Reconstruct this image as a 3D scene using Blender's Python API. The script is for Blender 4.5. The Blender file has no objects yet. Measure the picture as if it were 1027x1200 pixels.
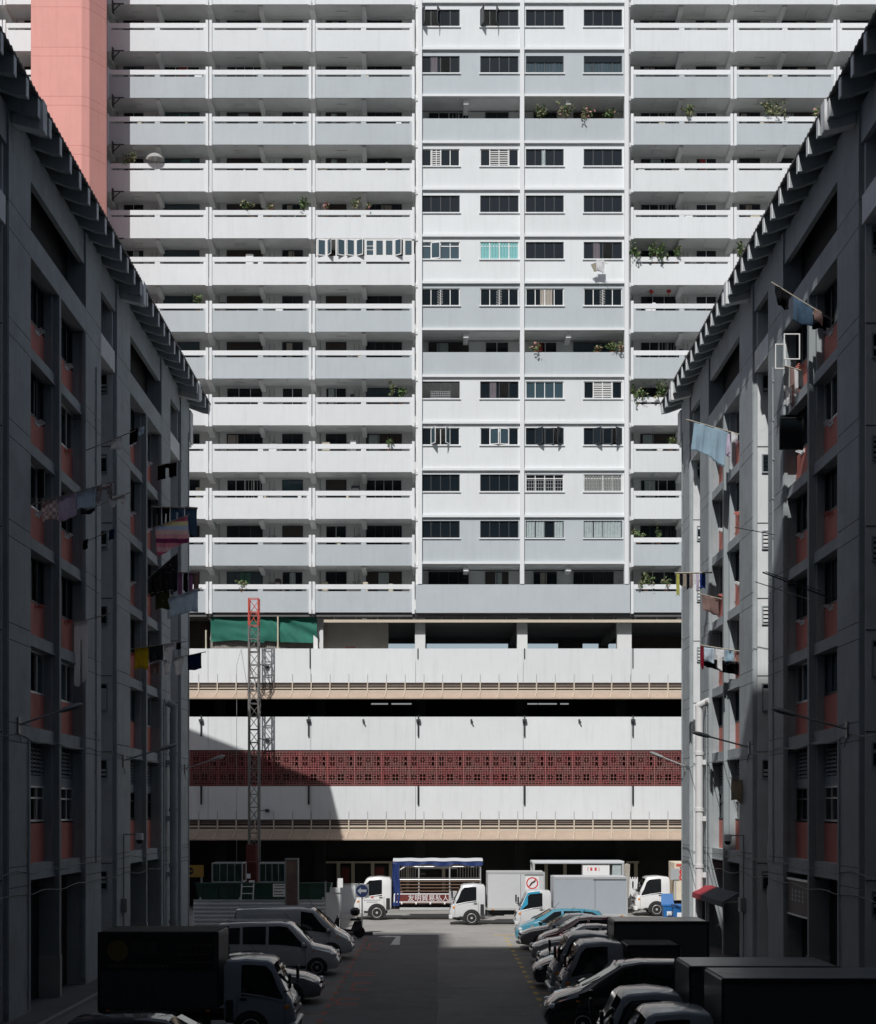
import bpy, math, random
from mathutils import Vector, Matrix
R = math.radians
rnd = random.Random(7)
scene = bpy.context.scene
COL = scene.collection
F, CX, CY, H = 1640.0, 513.0, 951.0, 5.7

def at(px, py, y):
    return Vector(((px - CX) * y / F, y, H - (py - CY) * y / F))
def ZF(py):
    return H - (py - CY) / 20.25
def XF(px):
    return (px - CX) / 20.25

# ---------------------------------------------------------------- materials
def mat(name, col, rough=0.8, var=0.0, scale=3.0, bump=0.0, bscale=40.0, metal=0.0, spec=0.5, coat=0.0,
        streak=0.0, emit=0.0, brick=None, col2=None, weave=0.0, dirt=None, tone=0.0):
    m = bpy.data.materials.new(name)
    m.use_nodes = True
    nt = m.node_tree
    N, L = nt.nodes, nt.links
    b = N['Principled BSDF']
    b.inputs['Base Color'].default_value = (*col, 1)
    b.inputs['Roughness'].default_value = rough
    b.inputs['Metallic'].default_value = metal
    b.inputs['Specular IOR Level'].default_value = spec
    b.inputs['Coat Weight'].default_value = coat
    if emit:
        b.inputs['Emission Color'].default_value = (*col, 1)
        b.inputs['Emission Strength'].default_value = emit
    tc0 = N.new('ShaderNodeTexCoord'); oi = N.new('ShaderNodeObjectInfo')
    sc_ = N.new('ShaderNodeVectorMath'); sc_.operation = 'SCALE'; sc_.inputs[0].default_value = (37.0, 11.0, 23.0); L.new(oi.outputs['Random'], sc_.inputs['Scale'])
    tcv = N.new('ShaderNodeVectorMath'); tcv.operation = 'ADD'; L.new(tc0.outputs['Object'], tcv.inputs[0]); L.new(sc_.outputs[0], tcv.inputs[1])
    class _T: outputs = {'Object': tcv.outputs[0]}
    tc = _T
    src = None
    if var or streak or dirt:
        nz = N.new('ShaderNodeTexNoise'); nz.inputs['Scale'].default_value = scale
        nz.inputs['Detail'].default_value = 6; nz.inputs['Roughness'].default_value = 0.65
        L.new(tc.outputs['Object'], nz.inputs['Vector'])
        rp = N.new('ShaderNodeMapRange'); rp.inputs[1].default_value = 0.3; rp.inputs[2].default_value = 0.72
        L.new(nz.outputs['Fac'], rp.inputs[0])
        mx = N.new('ShaderNodeMix'); mx.data_type = 'RGBA'
        c2 = col2 or tuple(c * (1 - var) for c in col)
        mx.inputs['A'].default_value = (*col, 1); mx.inputs['B'].default_value = (*c2, 1)
        L.new(rp.outputs[0], mx.inputs['Factor'])
        src = mx.outputs['Result']
        if streak:
            mp = N.new('ShaderNodeMapping'); mp.inputs['Scale'].default_value = (2.6, 2.6, 0.22)
            L.new(tc.outputs['Object'], mp.inputs['Vector'])
            n2 = N.new('ShaderNodeTexNoise'); n2.inputs['Scale'].default_value = 1.6; n2.inputs['Detail'].default_value = 7
            n2.inputs['Roughness'].default_value = 0.7
            L.new(mp.outputs[0], n2.inputs['Vector'])
            r2 = N.new('ShaderNodeMapRange'); r2.inputs[1].default_value = 0.5; r2.inputs[2].default_value = 0.78
            r2.inputs[4].default_value = streak
            L.new(n2.outputs['Fac'], r2.inputs[0])
            m2 = N.new('ShaderNodeMix'); m2.data_type = 'RGBA'
            L.new(src, m2.inputs['A']); m2.inputs['B'].default_value = (col[0]*0.45, col[1]*0.44, col[2]*0.42, 1)
            L.new(r2.outputs[0], m2.inputs['Factor'])
            src = m2.outputs['Result']
        if dirt:
            n3 = N.new('ShaderNodeTexNoise'); n3.inputs['Scale'].default_value = dirt[1]; n3.inputs['Detail'].default_value = 8
            n3.inputs['Roughness'].default_value = 0.75
            L.new(tc.outputs['Object'], n3.inputs['Vector'])
            r3 = N.new('ShaderNodeMapRange'); r3.inputs[1].default_value = 0.52; r3.inputs[2].default_value = 0.62
            r3.inputs[4].default_value = dirt[2]
            L.new(n3.outputs['Fac'], r3.inputs[0])
            m3 = N.new('ShaderNodeMix'); m3.data_type = 'RGBA'
            L.new(src, m3.inputs['A']); m3.inputs['B'].default_value = (*dirt[0], 1)
            L.new(r3.outputs[0], m3.inputs['Factor'])
            src = m3.outputs['Result']
        if tone:
            mr = N.new('ShaderNodeMapRange'); mr.inputs[3].default_value = 1-tone; mr.inputs[4].default_value = 1+tone*0.4; L.new(oi.outputs['Random'], mr.inputs[0])
            hs = N.new('ShaderNodeHueSaturation'); L.new(mr.outputs[0], hs.inputs['Value']); L.new(src, hs.inputs['Color']); src = hs.outputs[0]
        L.new(src, b.inputs['Base Color'])
    h = None
    if bump:
        n4 = N.new('ShaderNodeTexNoise'); n4.inputs['Scale'].default_value = bscale; n4.inputs['Detail'].default_value = 4
        L.new(tc.outputs['Object'], n4.inputs['Vector'])
        h = n4.outputs['Fac']
    if brick:
        br = N.new('ShaderNodeTexBrick')
        mp2 = N.new('ShaderNodeMapping'); mp2.inputs['Rotation'].default_value = (R(90), 0, 0)
        L.new(tc.outputs['Object'], mp2.inputs['Vector']); L.new(mp2.outputs[0], br.inputs['Vector'])
        br.inputs['Scale'].default_value = 1.0
        br.inputs['Brick Width'].default_value = brick[0]; br.inputs['Row Height'].default_value = brick[1]
        br.inputs['Mortar Size'].default_value = 0.012; br.inputs['Mortar Smooth'].default_value = 0.3
        br.inputs['Color1'].default_value = (1, 1, 1, 1); br.inputs['Color2'].default_value = (0.9, 0.9, 0.9, 1)
        br.inputs['Mortar'].default_value = (0, 0, 0, 1)
        if h is not None:
            ad = N.new('ShaderNodeMath'); ad.operation = 'MULTIPLY_ADD'; ad.inputs[1].default_value = 0.25
            L.new(h, ad.inputs[0]); L.new(br.outputs['Color'], ad.inputs[2]); h = ad.outputs[0]
        else:
            h = br.outputs['Color']
    if weave:
        wv = N.new('ShaderNodeTexWave'); wv.inputs['Scale'].default_value = weave; wv.inputs['Distortion'].default_value = 2.0
        L.new(tc.outputs['Object'], wv.inputs['Vector']); h = wv.outputs['Fac']
    if h is not None:
        bp = N.new('ShaderNodeBump'); bp.inputs['Strength'].default_value = bump or 0.25; bp.inputs['Distance'].default_value = 0.02
        L.new(h, bp.inputs['Height']); L.new(bp.outputs[0], b.inputs['Normal'])
    return m

def translucent(m, fac=0.55):
    nt = m.node_tree; N, L = nt.nodes, nt.links
    b = N['Principled BSDF']; out = N['Material Output']
    t = N.new('ShaderNodeBsdfTranslucent'); mx = N.new('ShaderNodeMixShader'); mx.inputs[0].default_value = fac
    if b.inputs['Base Color'].links: L.new(b.inputs['Base Color'].links[0].from_socket, t.inputs['Color'])
    else: t.inputs['Color'].default_value = b.inputs['Base Color'].default_value
    L.new(b.outputs[0], mx.inputs[1]); L.new(t.outputs[0], mx.inputs[2]); L.new(mx.outputs[0], out.inputs['Surface'])
    return m
def stripes(name, cols, scale, axis='Z', rough=0.9):
    """cloth or sign with bands of colour along an object axis"""
    m = bpy.data.materials.new(name); m.use_nodes = True
    N, L = m.node_tree.nodes, m.node_tree.links
    b = N['Principled BSDF']; b.inputs['Roughness'].default_value = rough
    tc = N.new('ShaderNodeTexCoord'); sp = N.new('ShaderNodeSeparateXYZ'); L.new(tc.outputs['Object'], sp.inputs[0])
    mu = N.new('ShaderNodeMath'); mu.operation = 'MULTIPLY'; mu.inputs[1].default_value = scale; L.new(sp.outputs[axis], mu.inputs[0])
    fr = N.new('ShaderNodeMath'); fr.operation = 'FRACT'; L.new(mu.outputs[0], fr.inputs[0])
    cr = N.new('ShaderNodeValToRGB'); cr.color_ramp.interpolation = 'CONSTANT'
    e = cr.color_ramp.elements
    while len(e) < len(cols): e.new(0.5)
    for i, c in enumerate(cols):
        e[i].position = i / len(cols); e[i].color = (*c, 1)
    L.new(fr.outputs[0], cr.inputs[0]); L.new(cr.outputs[0], b.inputs['Base Color'])
    return translucent(m)

def speckle(name, base, spots, scale, thr):
    m = bpy.data.materials.new(name); m.use_nodes = True
    N, L = m.node_tree.nodes, m.node_tree.links
    b = N['Principled BSDF']; b.inputs['Roughness'].default_value = 0.9
    tc = N.new('ShaderNodeTexCoord'); v = N.new('ShaderNodeTexVoronoi'); v.inputs['Scale'].default_value = scale
    L.new(tc.outputs['Object'], v.inputs['Vector'])
    lt = N.new('ShaderNodeMath'); lt.operation = 'LESS_THAN'; lt.inputs[1].default_value = thr; L.new(v.outputs['Distance'], lt.inputs[0])
    mx = N.new('ShaderNodeMix'); mx.data_type = 'RGBA'
    mx.inputs['A'].default_value = (*base, 1); mx.inputs['B'].default_value = (*spots, 1)
    L.new(lt.outputs[0], mx.inputs['Factor']); L.new(mx.outputs['Result'], b.inputs['Base Color'])
    return m

M = {}
M['white'] = mat('white_paint', (0.775, 0.80, 0.81), 0.85, 0.06, 0.6, 0.12, 30, streak=0.16, brick=(1.1, 0.2), tone=0.06)
M['rail'] = mat('rail_white', (0.80, 0.82, 0.83), 0.8, 0.05, 1.2, 0.08, 40, streak=0.08, tone=0.06)
M['grey'] = mat('grey_paint', (0.51, 0.555, 0.58), 0.85, 0.08, 0.7, 0.12, 30, streak=0.15, brick=(1.1, 0.2), tone=0.06)
M['pod'] = mat('podium_white', (0.775, 0.795, 0.80), 0.85, 0.07, 0.35, 0.15, 25, streak=0.2, brick=(1.4, 0.3), tone=0.06)
M['slab'] = mat('slab_paint', (0.85, 0.86, 0.855), 0.9, 0.15, 1.0, 0.1, 30)
M['corr'] = mat('corridor_paint', (0.82, 0.83, 0.82), 0.9, 0.12, 0.8, 0.1, 30, tone=0.10)
M['pink'] = mat('pink_paint', (0.82, 0.385, 0.335), 0.85, 0.1, 0.5, 0.15, 30, streak=0.16, brick=(0.9, 0.18))
M['side'] = mat('side_block_paint', (0.41, 0.45, 0.465), 0.88, 0.22, 0.8, 0.3, 22, streak=0.5, dirt=((0.24, 0.255, 0.26), 0.55, 0.4), tone=0.10)
M['slot'] = mat('service_wall_paint', (0.78, 0.80, 0.805), 0.88, 0.1, 0.9, 0.25, 25, streak=0.28, dirt=((0.5, 0.5, 0.49), 0.6, 0.35), tone=0.06)
M['red'] = mat('red_panel', (0.66, 0.225, 0.18), 0.8, 0.2, 1.5, 0.15, 30, streak=0.25)
M['fin'] = mat('fin_paint', (0.32, 0.355, 0.365), 0.85, 0.12, 0.8, 0.2, 30, streak=0.3)
M['groove'] = mat('groove_dark', (0.05, 0.05, 0.055), 0.9)
M['glass'] = mat('window_glass', (0.012, 0.018, 0.023), 0.08, spec=0.35)
M['glassb'] = mat('blue_window_glass', (0.05, 0.085, 0.105), 0.08, spec=0.6)
M['rearblock'] = mat('rear_block_paint', (0.16, 0.16, 0.16), 0.9)
M['redcurt'] = mat('red_curtain', (0.40, 0.05, 0.05), 0.9, 0.2, 6.0, weave=12)
M['greencurt'] = mat('green_curtain', (0.10, 0.24, 0.18), 0.9, 0.2, 6.0, weave=12)
M['teal'] = mat('teal_curtain', (0.25, 0.55, 0.55), 0.85, 0.15, 2.0, weave=9)
M['curt'] = mat('pale_curtain', (0.45, 0.52, 0.52), 0.9, 0.3, 6.0, weave=12)
M['beigecurt'] = mat('beige_curtain', (0.42, 0.38, 0.33), 0.9, 0.2, 6.0, weave=12)
M['alu'] = mat('aluminium_frame', (0.62, 0.63, 0.63), 0.4, metal=0.4)
M['frame'] = mat('dark_frame', (0.035, 0.04, 0.045), 0.5)
M['wframe'] = mat('white_frame', (0.78, 0.78, 0.77), 0.5)
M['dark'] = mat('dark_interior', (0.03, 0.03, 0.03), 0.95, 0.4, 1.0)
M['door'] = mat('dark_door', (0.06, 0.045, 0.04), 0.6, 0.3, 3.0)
M['concrete'] = mat('concrete', (0.42, 0.42, 0.41), 0.9, 0.2, 1.5, 0.3, 25, streak=0.3)
M['rooftile'] = mat('roof_tile', (0.13, 0.12, 0.115), 0.85, 0.3, 4.0, 0.3, 20)
M['soffit'] = mat('soffit_board', (0.22, 0.22, 0.225), 0.9, 0.2, 1.5)
M['screen'] = mat('red_lattice', (0.44, 0.09, 0.095), 0.7, 0.2, 0.9, col2=(0.30, 0.17, 0.15))
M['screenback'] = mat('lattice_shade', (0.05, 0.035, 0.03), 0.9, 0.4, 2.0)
M['awn'] = mat('salmon_awning', (0.48, 0.37, 0.285), 0.7, 0.15, 1.2, 0.1, 20, streak=0.25)
M['beige'] = mat('beige_frame', (0.64, 0.55, 0.44), 0.7, 0.12, 2.0)
M['louv'] = mat('louvre_slats', (0.22, 0.17, 0.14), 0.7, 0.2, 2.0)
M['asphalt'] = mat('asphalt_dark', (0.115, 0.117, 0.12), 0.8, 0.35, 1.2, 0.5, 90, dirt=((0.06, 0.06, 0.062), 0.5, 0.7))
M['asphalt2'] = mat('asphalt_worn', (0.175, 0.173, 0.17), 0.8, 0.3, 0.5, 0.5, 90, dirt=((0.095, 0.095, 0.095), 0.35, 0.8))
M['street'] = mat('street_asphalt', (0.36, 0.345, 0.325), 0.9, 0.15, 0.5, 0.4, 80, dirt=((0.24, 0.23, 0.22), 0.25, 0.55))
M['pave'] = mat('pavement_concrete', (0.12, 0.12, 0.12), 0.9, 0.25, 0.8, 0.3, 50, dirt=((0.09, 0.09, 0.09), 0.5, 0.6))
M['kerb'] = mat('kerb_concrete', (0.30, 0.30, 0.30), 0.9, 0.25, 2.0)
M['ground'] = mat('ground_earth', (0.18, 0.18, 0.16), 0.95, 0.3, 0.05)
M['ymark'] = mat('yellow_marking', (0.66, 0.46, 0.13), 0.85, 0.35, 6.0, dirt=((0.10, 0.09, 0.07), 5.0, 0.8))
M['rmark'] = mat('red_marking', (0.42, 0.12, 0.09), 0.85, 0.4, 5.0, dirt=((0.10, 0.08, 0.08), 4.0, 0.8))
M['wmark'] = mat('white_marking', (0.72, 0.72, 0.70), 0.85, 0.2, 5.0, dirt=((0.2, 0.2, 0.2), 3.0, 0.6))
M['net'] = mat('green_net', (0.02, 0.17, 0.12), 0.8, 0.35, 1.1)
M['ply'] = mat('beige_cladding', (0.80, 0.76, 0.69), 0.8, 0.12, 1.0, streak=0.2)
M['pipe'] = mat('white_pipe', (0.76, 0.76, 0.75), 0.5, 0.12, 1.5, streak=0.2)
M['mastgrey'] = mat('mast_steel', (0.24, 0.23, 0.22), 0.55, 0.35, 2.0, metal=0.2)
M['roofsteel'] = mat('box_roof_steel', (0.34, 0.36, 0.37), 0.28, 0.45, 0.9, metal=0.25, dirt=((0.14, 0.14, 0.14), 0.7, 0.8))
M['fenceply'] = mat('site_fence_sheet', (0.36, 0.34, 0.31), 0.8, 0.2, 1.0, streak=0.3)  # darker than the cladding sheet, with the fence's shade in the colour
M['galv'] = mat('galvanised', (0.42, 0.43, 0.43), 0.5, 0.25, 2.0, metal=0.3)
M['mastred'] = mat('mast_red', (0.62, 0.10, 0.07), 0.6, 0.2, 3.0)
M['shadedred'] = mat('hoist_red_shaded', (0.10, 0.015, 0.013), 0.6, 0.25, 3.0)  # red darkened to carry the shade at the mast foot
M['black'] = mat('black_plastic', (0.02, 0.02, 0.022), 0.5)
M['rubber'] = mat('tyre_rubber', (0.022, 0.022, 0.022), 0.85, 0.3, 8.0)
M['rim'] = mat('wheel_rim', (0.62, 0.62, 0.62), 0.4, 0.15, 6.0, metal=0.3)
M['chrome'] = mat('chrome', (0.7, 0.7, 0.7), 0.15, metal=1.0)
M['lens'] = mat('lamp_lens', (0.65, 0.67, 0.68), 0.1, spec=0.8)
M['amber'] = mat('amber_lens', (0.7, 0.25, 0.03), 0.2)
M['taill'] = mat('tail_lens', (0.45, 0.02, 0.02), 0.2)
M['carglass'] = mat('car_glass', (0.012, 0.014, 0.016), 0.03, spec=0.7)
M['chassis'] = mat('chassis_dark', (0.03, 0.03, 0.032), 0.8, 0.4, 4.0)
M['leaf'] = mat('leaf_green', (0.11, 0.19, 0.06), 0.7, 0.4, 5.0)
M['leaf2'] = mat('leaf_dry', (0.30, 0.30, 0.16), 0.7, 0.4, 5.0)
M['flower'] = mat('pink_flower', (0.6, 0.28, 0.28), 0.7)
M['stem'] = mat('plant_stem', (0.10, 0.075, 0.045), 0.85)
M['clay'] = mat('clay_pot', (0.36, 0.16, 0.09), 0.85, 0.2, 4.0)
M['bamboo'] = mat('laundry_pole', (0.48, 0.44, 0.36), 0.6, 0.2, 4.0)
M['lampgrey'] = mat('lamp_grey', (0.24, 0.25, 0.25), 0.45)
M['blue'] = mat('bin_blue', (0.02, 0.15, 0.42), 0.45, 0.15, 3.0)
M['skip'] = mat('skip_green', (0.013, 0.06, 0.042), 0.6, 0.35, 2.0)  # green darkened, the shade around the skip is in the colour
M['hoard'] = mat('hoarding_steel', (0.82, 0.84, 0.85), 0.4, 0.12, 1.5, metal=0.2, streak=0.2)
M['yellow'] = mat('yellow_sign', (0.42, 0.24, 0.04), 0.6, 0.15, 3.0)  # yellow darkened in place of the shade falling on the sign
M['signblue'] = mat('sign_blue', (0.008, 0.02, 0.075), 0.5)  # blue lowered for the shade the road sign stands in
M['signwhite'] = mat('sign_white', (0.8, 0.8, 0.8), 0.5)
M['signgrey'] = mat('sign_grey', (0.42, 0.43, 0.44), 0.5, 0.1, 2.0)
M['arrowshaded'] = mat('arrow_shaded', (0.30, 0.31, 0.33), 0.6)  # white arrow painted grey, its shade put into the colour
M['boardshaded'] = mat('board_shaded', (0.20, 0.21, 0.22), 0.6)  # grey back board darkened in colour for the same shade
M['deckshade'] = mat('deck_soffit_shade', (0.17, 0.17, 0.17), 0.9, 0.3, 0.8)  # darkened colour carries the shade under the deck
M['signred'] = mat('sign_red', (0.65, 0.03, 0.03), 0.5)
M['brown'] = mat('signboard_face', (0.30, 0.21, 0.17), 0.6, 0.5, 1.3, dirt=((0.16, 0.15, 0.14), 0.8, 0.8))
M['tarp'] = mat('blue_tarp', (0.015, 0.04, 0.17), 0.6, 0.25, 2.0, 0.3, 8)
M['tarptop'] = mat('tarp_roof', (0.62, 0.64, 0.66), 0.6, 0.15, 1.0)
M['maroonboard'] = mat('maroon_board', (0.17, 0.03, 0.025), 0.6, 0.3, 3.0)
M['wood'] = mat('timber_rail', (0.20, 0.12, 0.08), 0.7, 0.3, 4.0)
M['lampon'] = mat('tube_lamp', (0.8, 0.85, 0.85), 0.5, emit=0.25)
M['card'] = mat('carton', (0.80, 0.70, 0.55), 0.8, 0.12, 1.5, dirt=((0.5, 0.42, 0.33), 1.2, 0.5))
M['cardred'] = mat('carton_red', (0.55, 0.08, 0.07), 0.8)
M['canvas_maroon'] = mat('maroon_canvas', (0.36, 0.03, 0.045), 0.8, 0.15, 3.0)
M['canvas_navy'] = mat('navy_canvas', (0.035, 0.045, 0.07), 0.8, 0.15, 3.0)
M['poster'] = mat('red_poster', (0.20, 0.035, 0.03), 0.6, 0.4, 3.0)
M['cream'] = mat('cream_paint', (0.60, 0.55, 0.42), 0.7, 0.15, 2.0)

def paint(name, col, rough=0.14, coat=1.0, var=0.06):
    if name not in M:
        M[name] = mat(name, col, rough, var, 2.0, coat=coat, spec=0.5)
    return M[name]
def cloth_mat(name, col, var=0.2):
    if name not in M:
        M[name] = translucent(mat(name, col, 0.95, var, 5.0, 0.3, 60, spec=0.1))
    return M[name]

# ---------------------------------------------------------------- mesh builder
class MB:
    def __init__(s): s.v, s.f, s.m = [], [], []
    def add(s, verts, faces, mi=0):
        o = len(s.v); s.v += [tuple(p) for p in verts]
        for f in faces: s.f.append(tuple(i + o for i in f)); s.m.append(mi)
    def box(s, x0, x1, y0, y1, z0, z1, mi=0):
        if x0 > x1: x0, x1 = x1, x0
        if y0 > y1: y0, y1 = y1, y0
        if z0 > z1: z0, z1 = z1, z0
        s.add([(x0,y0,z0),(x1,y0,z0),(x1,y1,z0),(x0,y1,z0),(x0,y0,z1),(x1,y0,z1),(x1,y1,z1),(x0,y1,z1)],
              [(3,2,1,0),(4,5,6,7),(0,1,5,4),(1,2,6,5),(2,3,7,6),(3,0,4,7)], mi)
    def rbox(s, x0, x1, y0, y1, z0, z1, r=0.03, mi=0):
        """box with bevelled edges"""
        if x0 > x1: x0, x1 = x1, x0
        if y0 > y1: y0, y1 = y1, y0
        pts = []
        def ring(z, i):
            a, b, c, d = x0+i, x1-i, y0+i, y1-i
            k = r*0.9
            return [(a+k,c,z),(b-k,c,z),(b,c+k,z),(b,d-k,z),(b-k,d,z),(a+k,d,z),(a,d-k,z),(a,c+k,z)]
        rings = [ring(z0, r), ring(z0+r, 0), ring(z1-r, 0), ring(z1, r)]
        for q in rings: pts += q
        fs = [tuple(range(7,-1,-1)), tuple(range(24,32))]
        for j in range(3):
            for i in range(8):
                fs.append((j*8+i, j*8+(i+1)%8, (j+1)*8+(i+1)%8, (j+1)*8+i))
        s.add(pts, fs, mi)
    def poly(s, pts, mi=0): s.add(pts, [tuple(range(len(pts)))], mi)
    def prism(s, pts, vec, mi=0):
        """extrude polygon pts by vec"""
        n = len(pts); vec = Vector(vec); P = [Vector(p) for p in pts]
        nr = Vector((0,0,0))
        for i in range(n): nr += P[i].cross(P[(i+1) % n])
        if nr.dot(vec) > 0: P = P[::-1]
        Q = [p + vec for p in P]
        s.add(P + Q, [tuple(range(n)), tuple(range(2*n-1, n-1, -1))] +
              [((i+1) % n, i, n+i, n+(i+1) % n) for i in range(n)], mi)
    def tube(s, p0, p1, r, n=8, mi=0, r1=None):
        p0, p1 = Vector(p0), Vector(p1); d = p1 - p0
        if d.length < 1e-6: return
        q = d.to_track_quat('Z', 'Y'); r1 = r if r1 is None else r1
        a = [q @ Vector((math.cos(2*math.pi*i/n), math.sin(2*math.pi*i/n), 0)) for i in range(n)]
        s.add([p0 + v*r for v in a] + [p1 + v*r1 for v in a],
              [tuple(range(n-1,-1,-1)), tuple(range(n, 2*n))] + [(i,(i+1)%n,n+(i+1)%n,n+i) for i in range(n)], mi)
    def path(s, pts, r, n=8, mi=0):
        for a, b in zip(pts, pts[1:]): s.tube(a, b, r, n, mi)
        for p in pts[1:-1]: s.ball(p, r*1.02, mi)
    def ball(s, c, r, mi=0, n=8, sx=1, sy=1, sz=1):
        c = Vector(c); vs = [c + Vector((0,0,-r*sz))]; m = max(3, n//2)
        for j in range(1, m):
            t = math.pi*j/m
            for i in range(n):
                a = 2*math.pi*i/n
                vs.append(c + Vector((r*sx*math.sin(t)*math.cos(a), r*sy*math.sin(t)*math.sin(a), -r*sz*math.cos(t))))
        vs.append(c + Vector((0,0,r*sz))); fs = []
        for i in range(n): fs.append((0, 1+(i+1)%n, 1+i))
        for j in range(m-2):
            for i in range(n):
                fs.append((1+j*n+i, 1+j*n+(i+1)%n, 1+(j+1)*n+(i+1)%n, 1+(j+1)*n+i))
        l = len(vs)-1; o = 1+(m-2)*n
        for i in range(n): fs.append((o+i, o+(i+1)%n, l))
        s.add(vs, fs, mi)
    def lathe(s, prof, c, axis='Y', n=24, mi=0):
        """prof: list of (radius, height along axis)"""
        c = Vector(c); vs = []
        for r, h in prof:
            for i in range(n):
                a = 2*math.pi*i/n; u, w = r*math.cos(a), r*math.sin(a)
                vs.append(c + (Vector((w, h, u)) if axis == 'Y' else Vector((u, w, h)) if axis == 'Z' else Vector((h, u, w))))
        fs = []
        for j in range(len(prof)-1):
            for i in range(n):
                fs.append((j*n+i, j*n+(i+1)%n, (j+1)*n+(i+1)%n, (j+1)*n+i))
        fs.append(tuple(range(n-1,-1,-1))); fs.append(tuple(range((len(prof)-1)*n, len(prof)*n)))
        s.add(vs, fs, mi)
    def grid(s, fn, nu, nv, mi=0):
        vs = [fn(i/nu, j/nv) for j in range(nv+1) for i in range(nu+1)]
        s.add(vs, [(j*(nu+1)+i, j*(nu+1)+i+1, (j+1)*(nu+1)+i+1, (j+1)*(nu+1)+i) for j in range(nv) for i in range(nu)], mi)
    def mesh(s, name, mats, smooth=None):
        me = bpy.data.meshes.new(name)
        me.from_pydata(s.v, [], s.f)
        for m in (mats if isinstance(mats, (list, tuple)) else [mats]): me.materials.append(m)
        if any(s.m): me.polygons.foreach_set('material_index', s.m)
        me.update()
        if smooth:
            me.polygons.foreach_set('use_smooth', [True]*len(me.polygons))
            me.set_sharp_from_angle(angle=R(smooth))
        return me
    def build(s, name, mats, parent=None, smooth=None, loc=None):
        return link(name, s.mesh(name, mats, smooth), parent, loc)

def link(name, me, parent=None, loc=None):
    o = bpy.data.objects.new(name, me); COL.objects.link(o)
    if parent is not None:
        o.parent = parent
        base = parent.location if parent.type == 'EMPTY' and not parent.get('local') else Vector((0,0,0))
        o.location = Vector(loc or (0,0,0)) - base
    elif loc is not None: o.location = loc
    return o
def tag(o, label, cat, group=None):
    o['label'] = label; o['category'] = cat
    if group: o['group'] = group
    return o
def thing(name, label, cat, loc=(0,0,0), rz=0.0, group=None, local=False):
    o = bpy.data.objects.new(name, None); COL.objects.link(o)
    o.empty_display_size = 0.2
    o.location = loc; o.rotation_euler = (0,0,rz)
    tag(o, label, cat, group)
    if local: o['local'] = 1
    return o
def struct(o): o['kind'] = 'structure'; return o
def stuff(o): o['kind'] = 'stuff'; return o
def textmesh(name, body, size, mtl, parent, loc, rot, extrude=0.004, align='CENTER'):
    cu = bpy.data.curves.new('tmp_text', 'FONT'); cu.body = body; cu.size = size; cu.extrude = extrude
    cu.align_x = align; cu.align_y = 'CENTER'
    t = bpy.data.objects.new('tmp_text', cu); COL.objects.link(t)
    bpy.context.view_layer.update()
    me = bpy.data.meshes.new_from_object(t.evaluated_get(bpy.context.evaluated_depsgraph_get()))
    me.name = name
    bpy.data.objects.remove(t); bpy.data.curves.remove(cu)
    me.materials.clear(); me.materials.append(mtl)
    me.transform(Matrix.Translation(Vector(loc)) @ rot.to_matrix().to_4x4())
    return link(name, me, parent)

def clear_glass():
    m = bpy.data.materials.new('clear_glass'); m.use_nodes = True
    b = m.node_tree.nodes['Principled BSDF']; b.inputs['Base Color'].default_value = (0.75, 0.82, 0.82, 1); b.inputs['Roughness'].default_value = 0.02
    b.inputs['Transmission Weight'].default_value = 1.0; b.inputs['IOR'].default_value = 1.03
    return m
M['clear'] = clear_glass()
SUN_E, SKY_E, EXPO = 3.4, 0.078, 0.03
# ================================================================ MAIN APARTMENT BLOCK (far, facing the camera)
YF = 81.0
main = thing('apartment_block', 'huge white and grey slab block with open corridors closing the view', 'apartment block', (5, YF, 0))
ROWS = range(-1, 13)
def ztop(k): return ZF(26.6 + 54.85 * k)
GREY = {1, 2, 6, 7, 11, 12}
BW = 5.97
LB = [-1.30 - BW * (i + 0.5) for i in range(5)]
RB = [11.16 + BW * (i + 0.5) for i in range(4)]
XL, XR = -1.30 - BW * 5, 11.16 + BW * 4
ZSOF = 17.0
def parapet_panel(mb, ox=0, oy=0, oz=0, mi=0):
    w = BW/2 - 0.18
    mb.box(ox-w, ox+w, oy, oy+0.08, oz-1.62, oz-0.40, mi)
    for a, b in ((-w, -w+0.14), (-0.15, 0.15), (w-0.14, w)): mb.box(ox+a, ox+b, oy+0.004, oy+0.076, oz-0.40, oz-0.27, mi)
def parapet_rail(mb, ox=0, oy=0, oz=0, mi=0):
    w = BW/2 - 0.18
    mb.box(ox-w, ox+w, oy-0.004, oy+0.084, oz-0.27, oz, mi)
def parapet_post(mb, sgn, ox=0, oy=0, oz=0, mi=0):
    a, b = sgn*(BW/2-0.18), sgn*(BW/2-0.03)
    mb.box(ox+a, ox+b, oy-0.07, oy+0.16, oz-1.70, oz+0.15, mi)
def mk(fn, name, m, *a):
    mb = MB(); fn(mb, *a); return mb.mesh(name, m)
pm = {g: mk(parapet_panel, 'parapet', M[g]) for g in ('white', 'grey')}
rm = mk(parapet_rail, 'rail', M['rail'])
pmL, pmR = mk(parapet_post, 'post', M['rail'], -1), mk(parapet_post, 'post', M['rail'], 1)
rest = MB()
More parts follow.
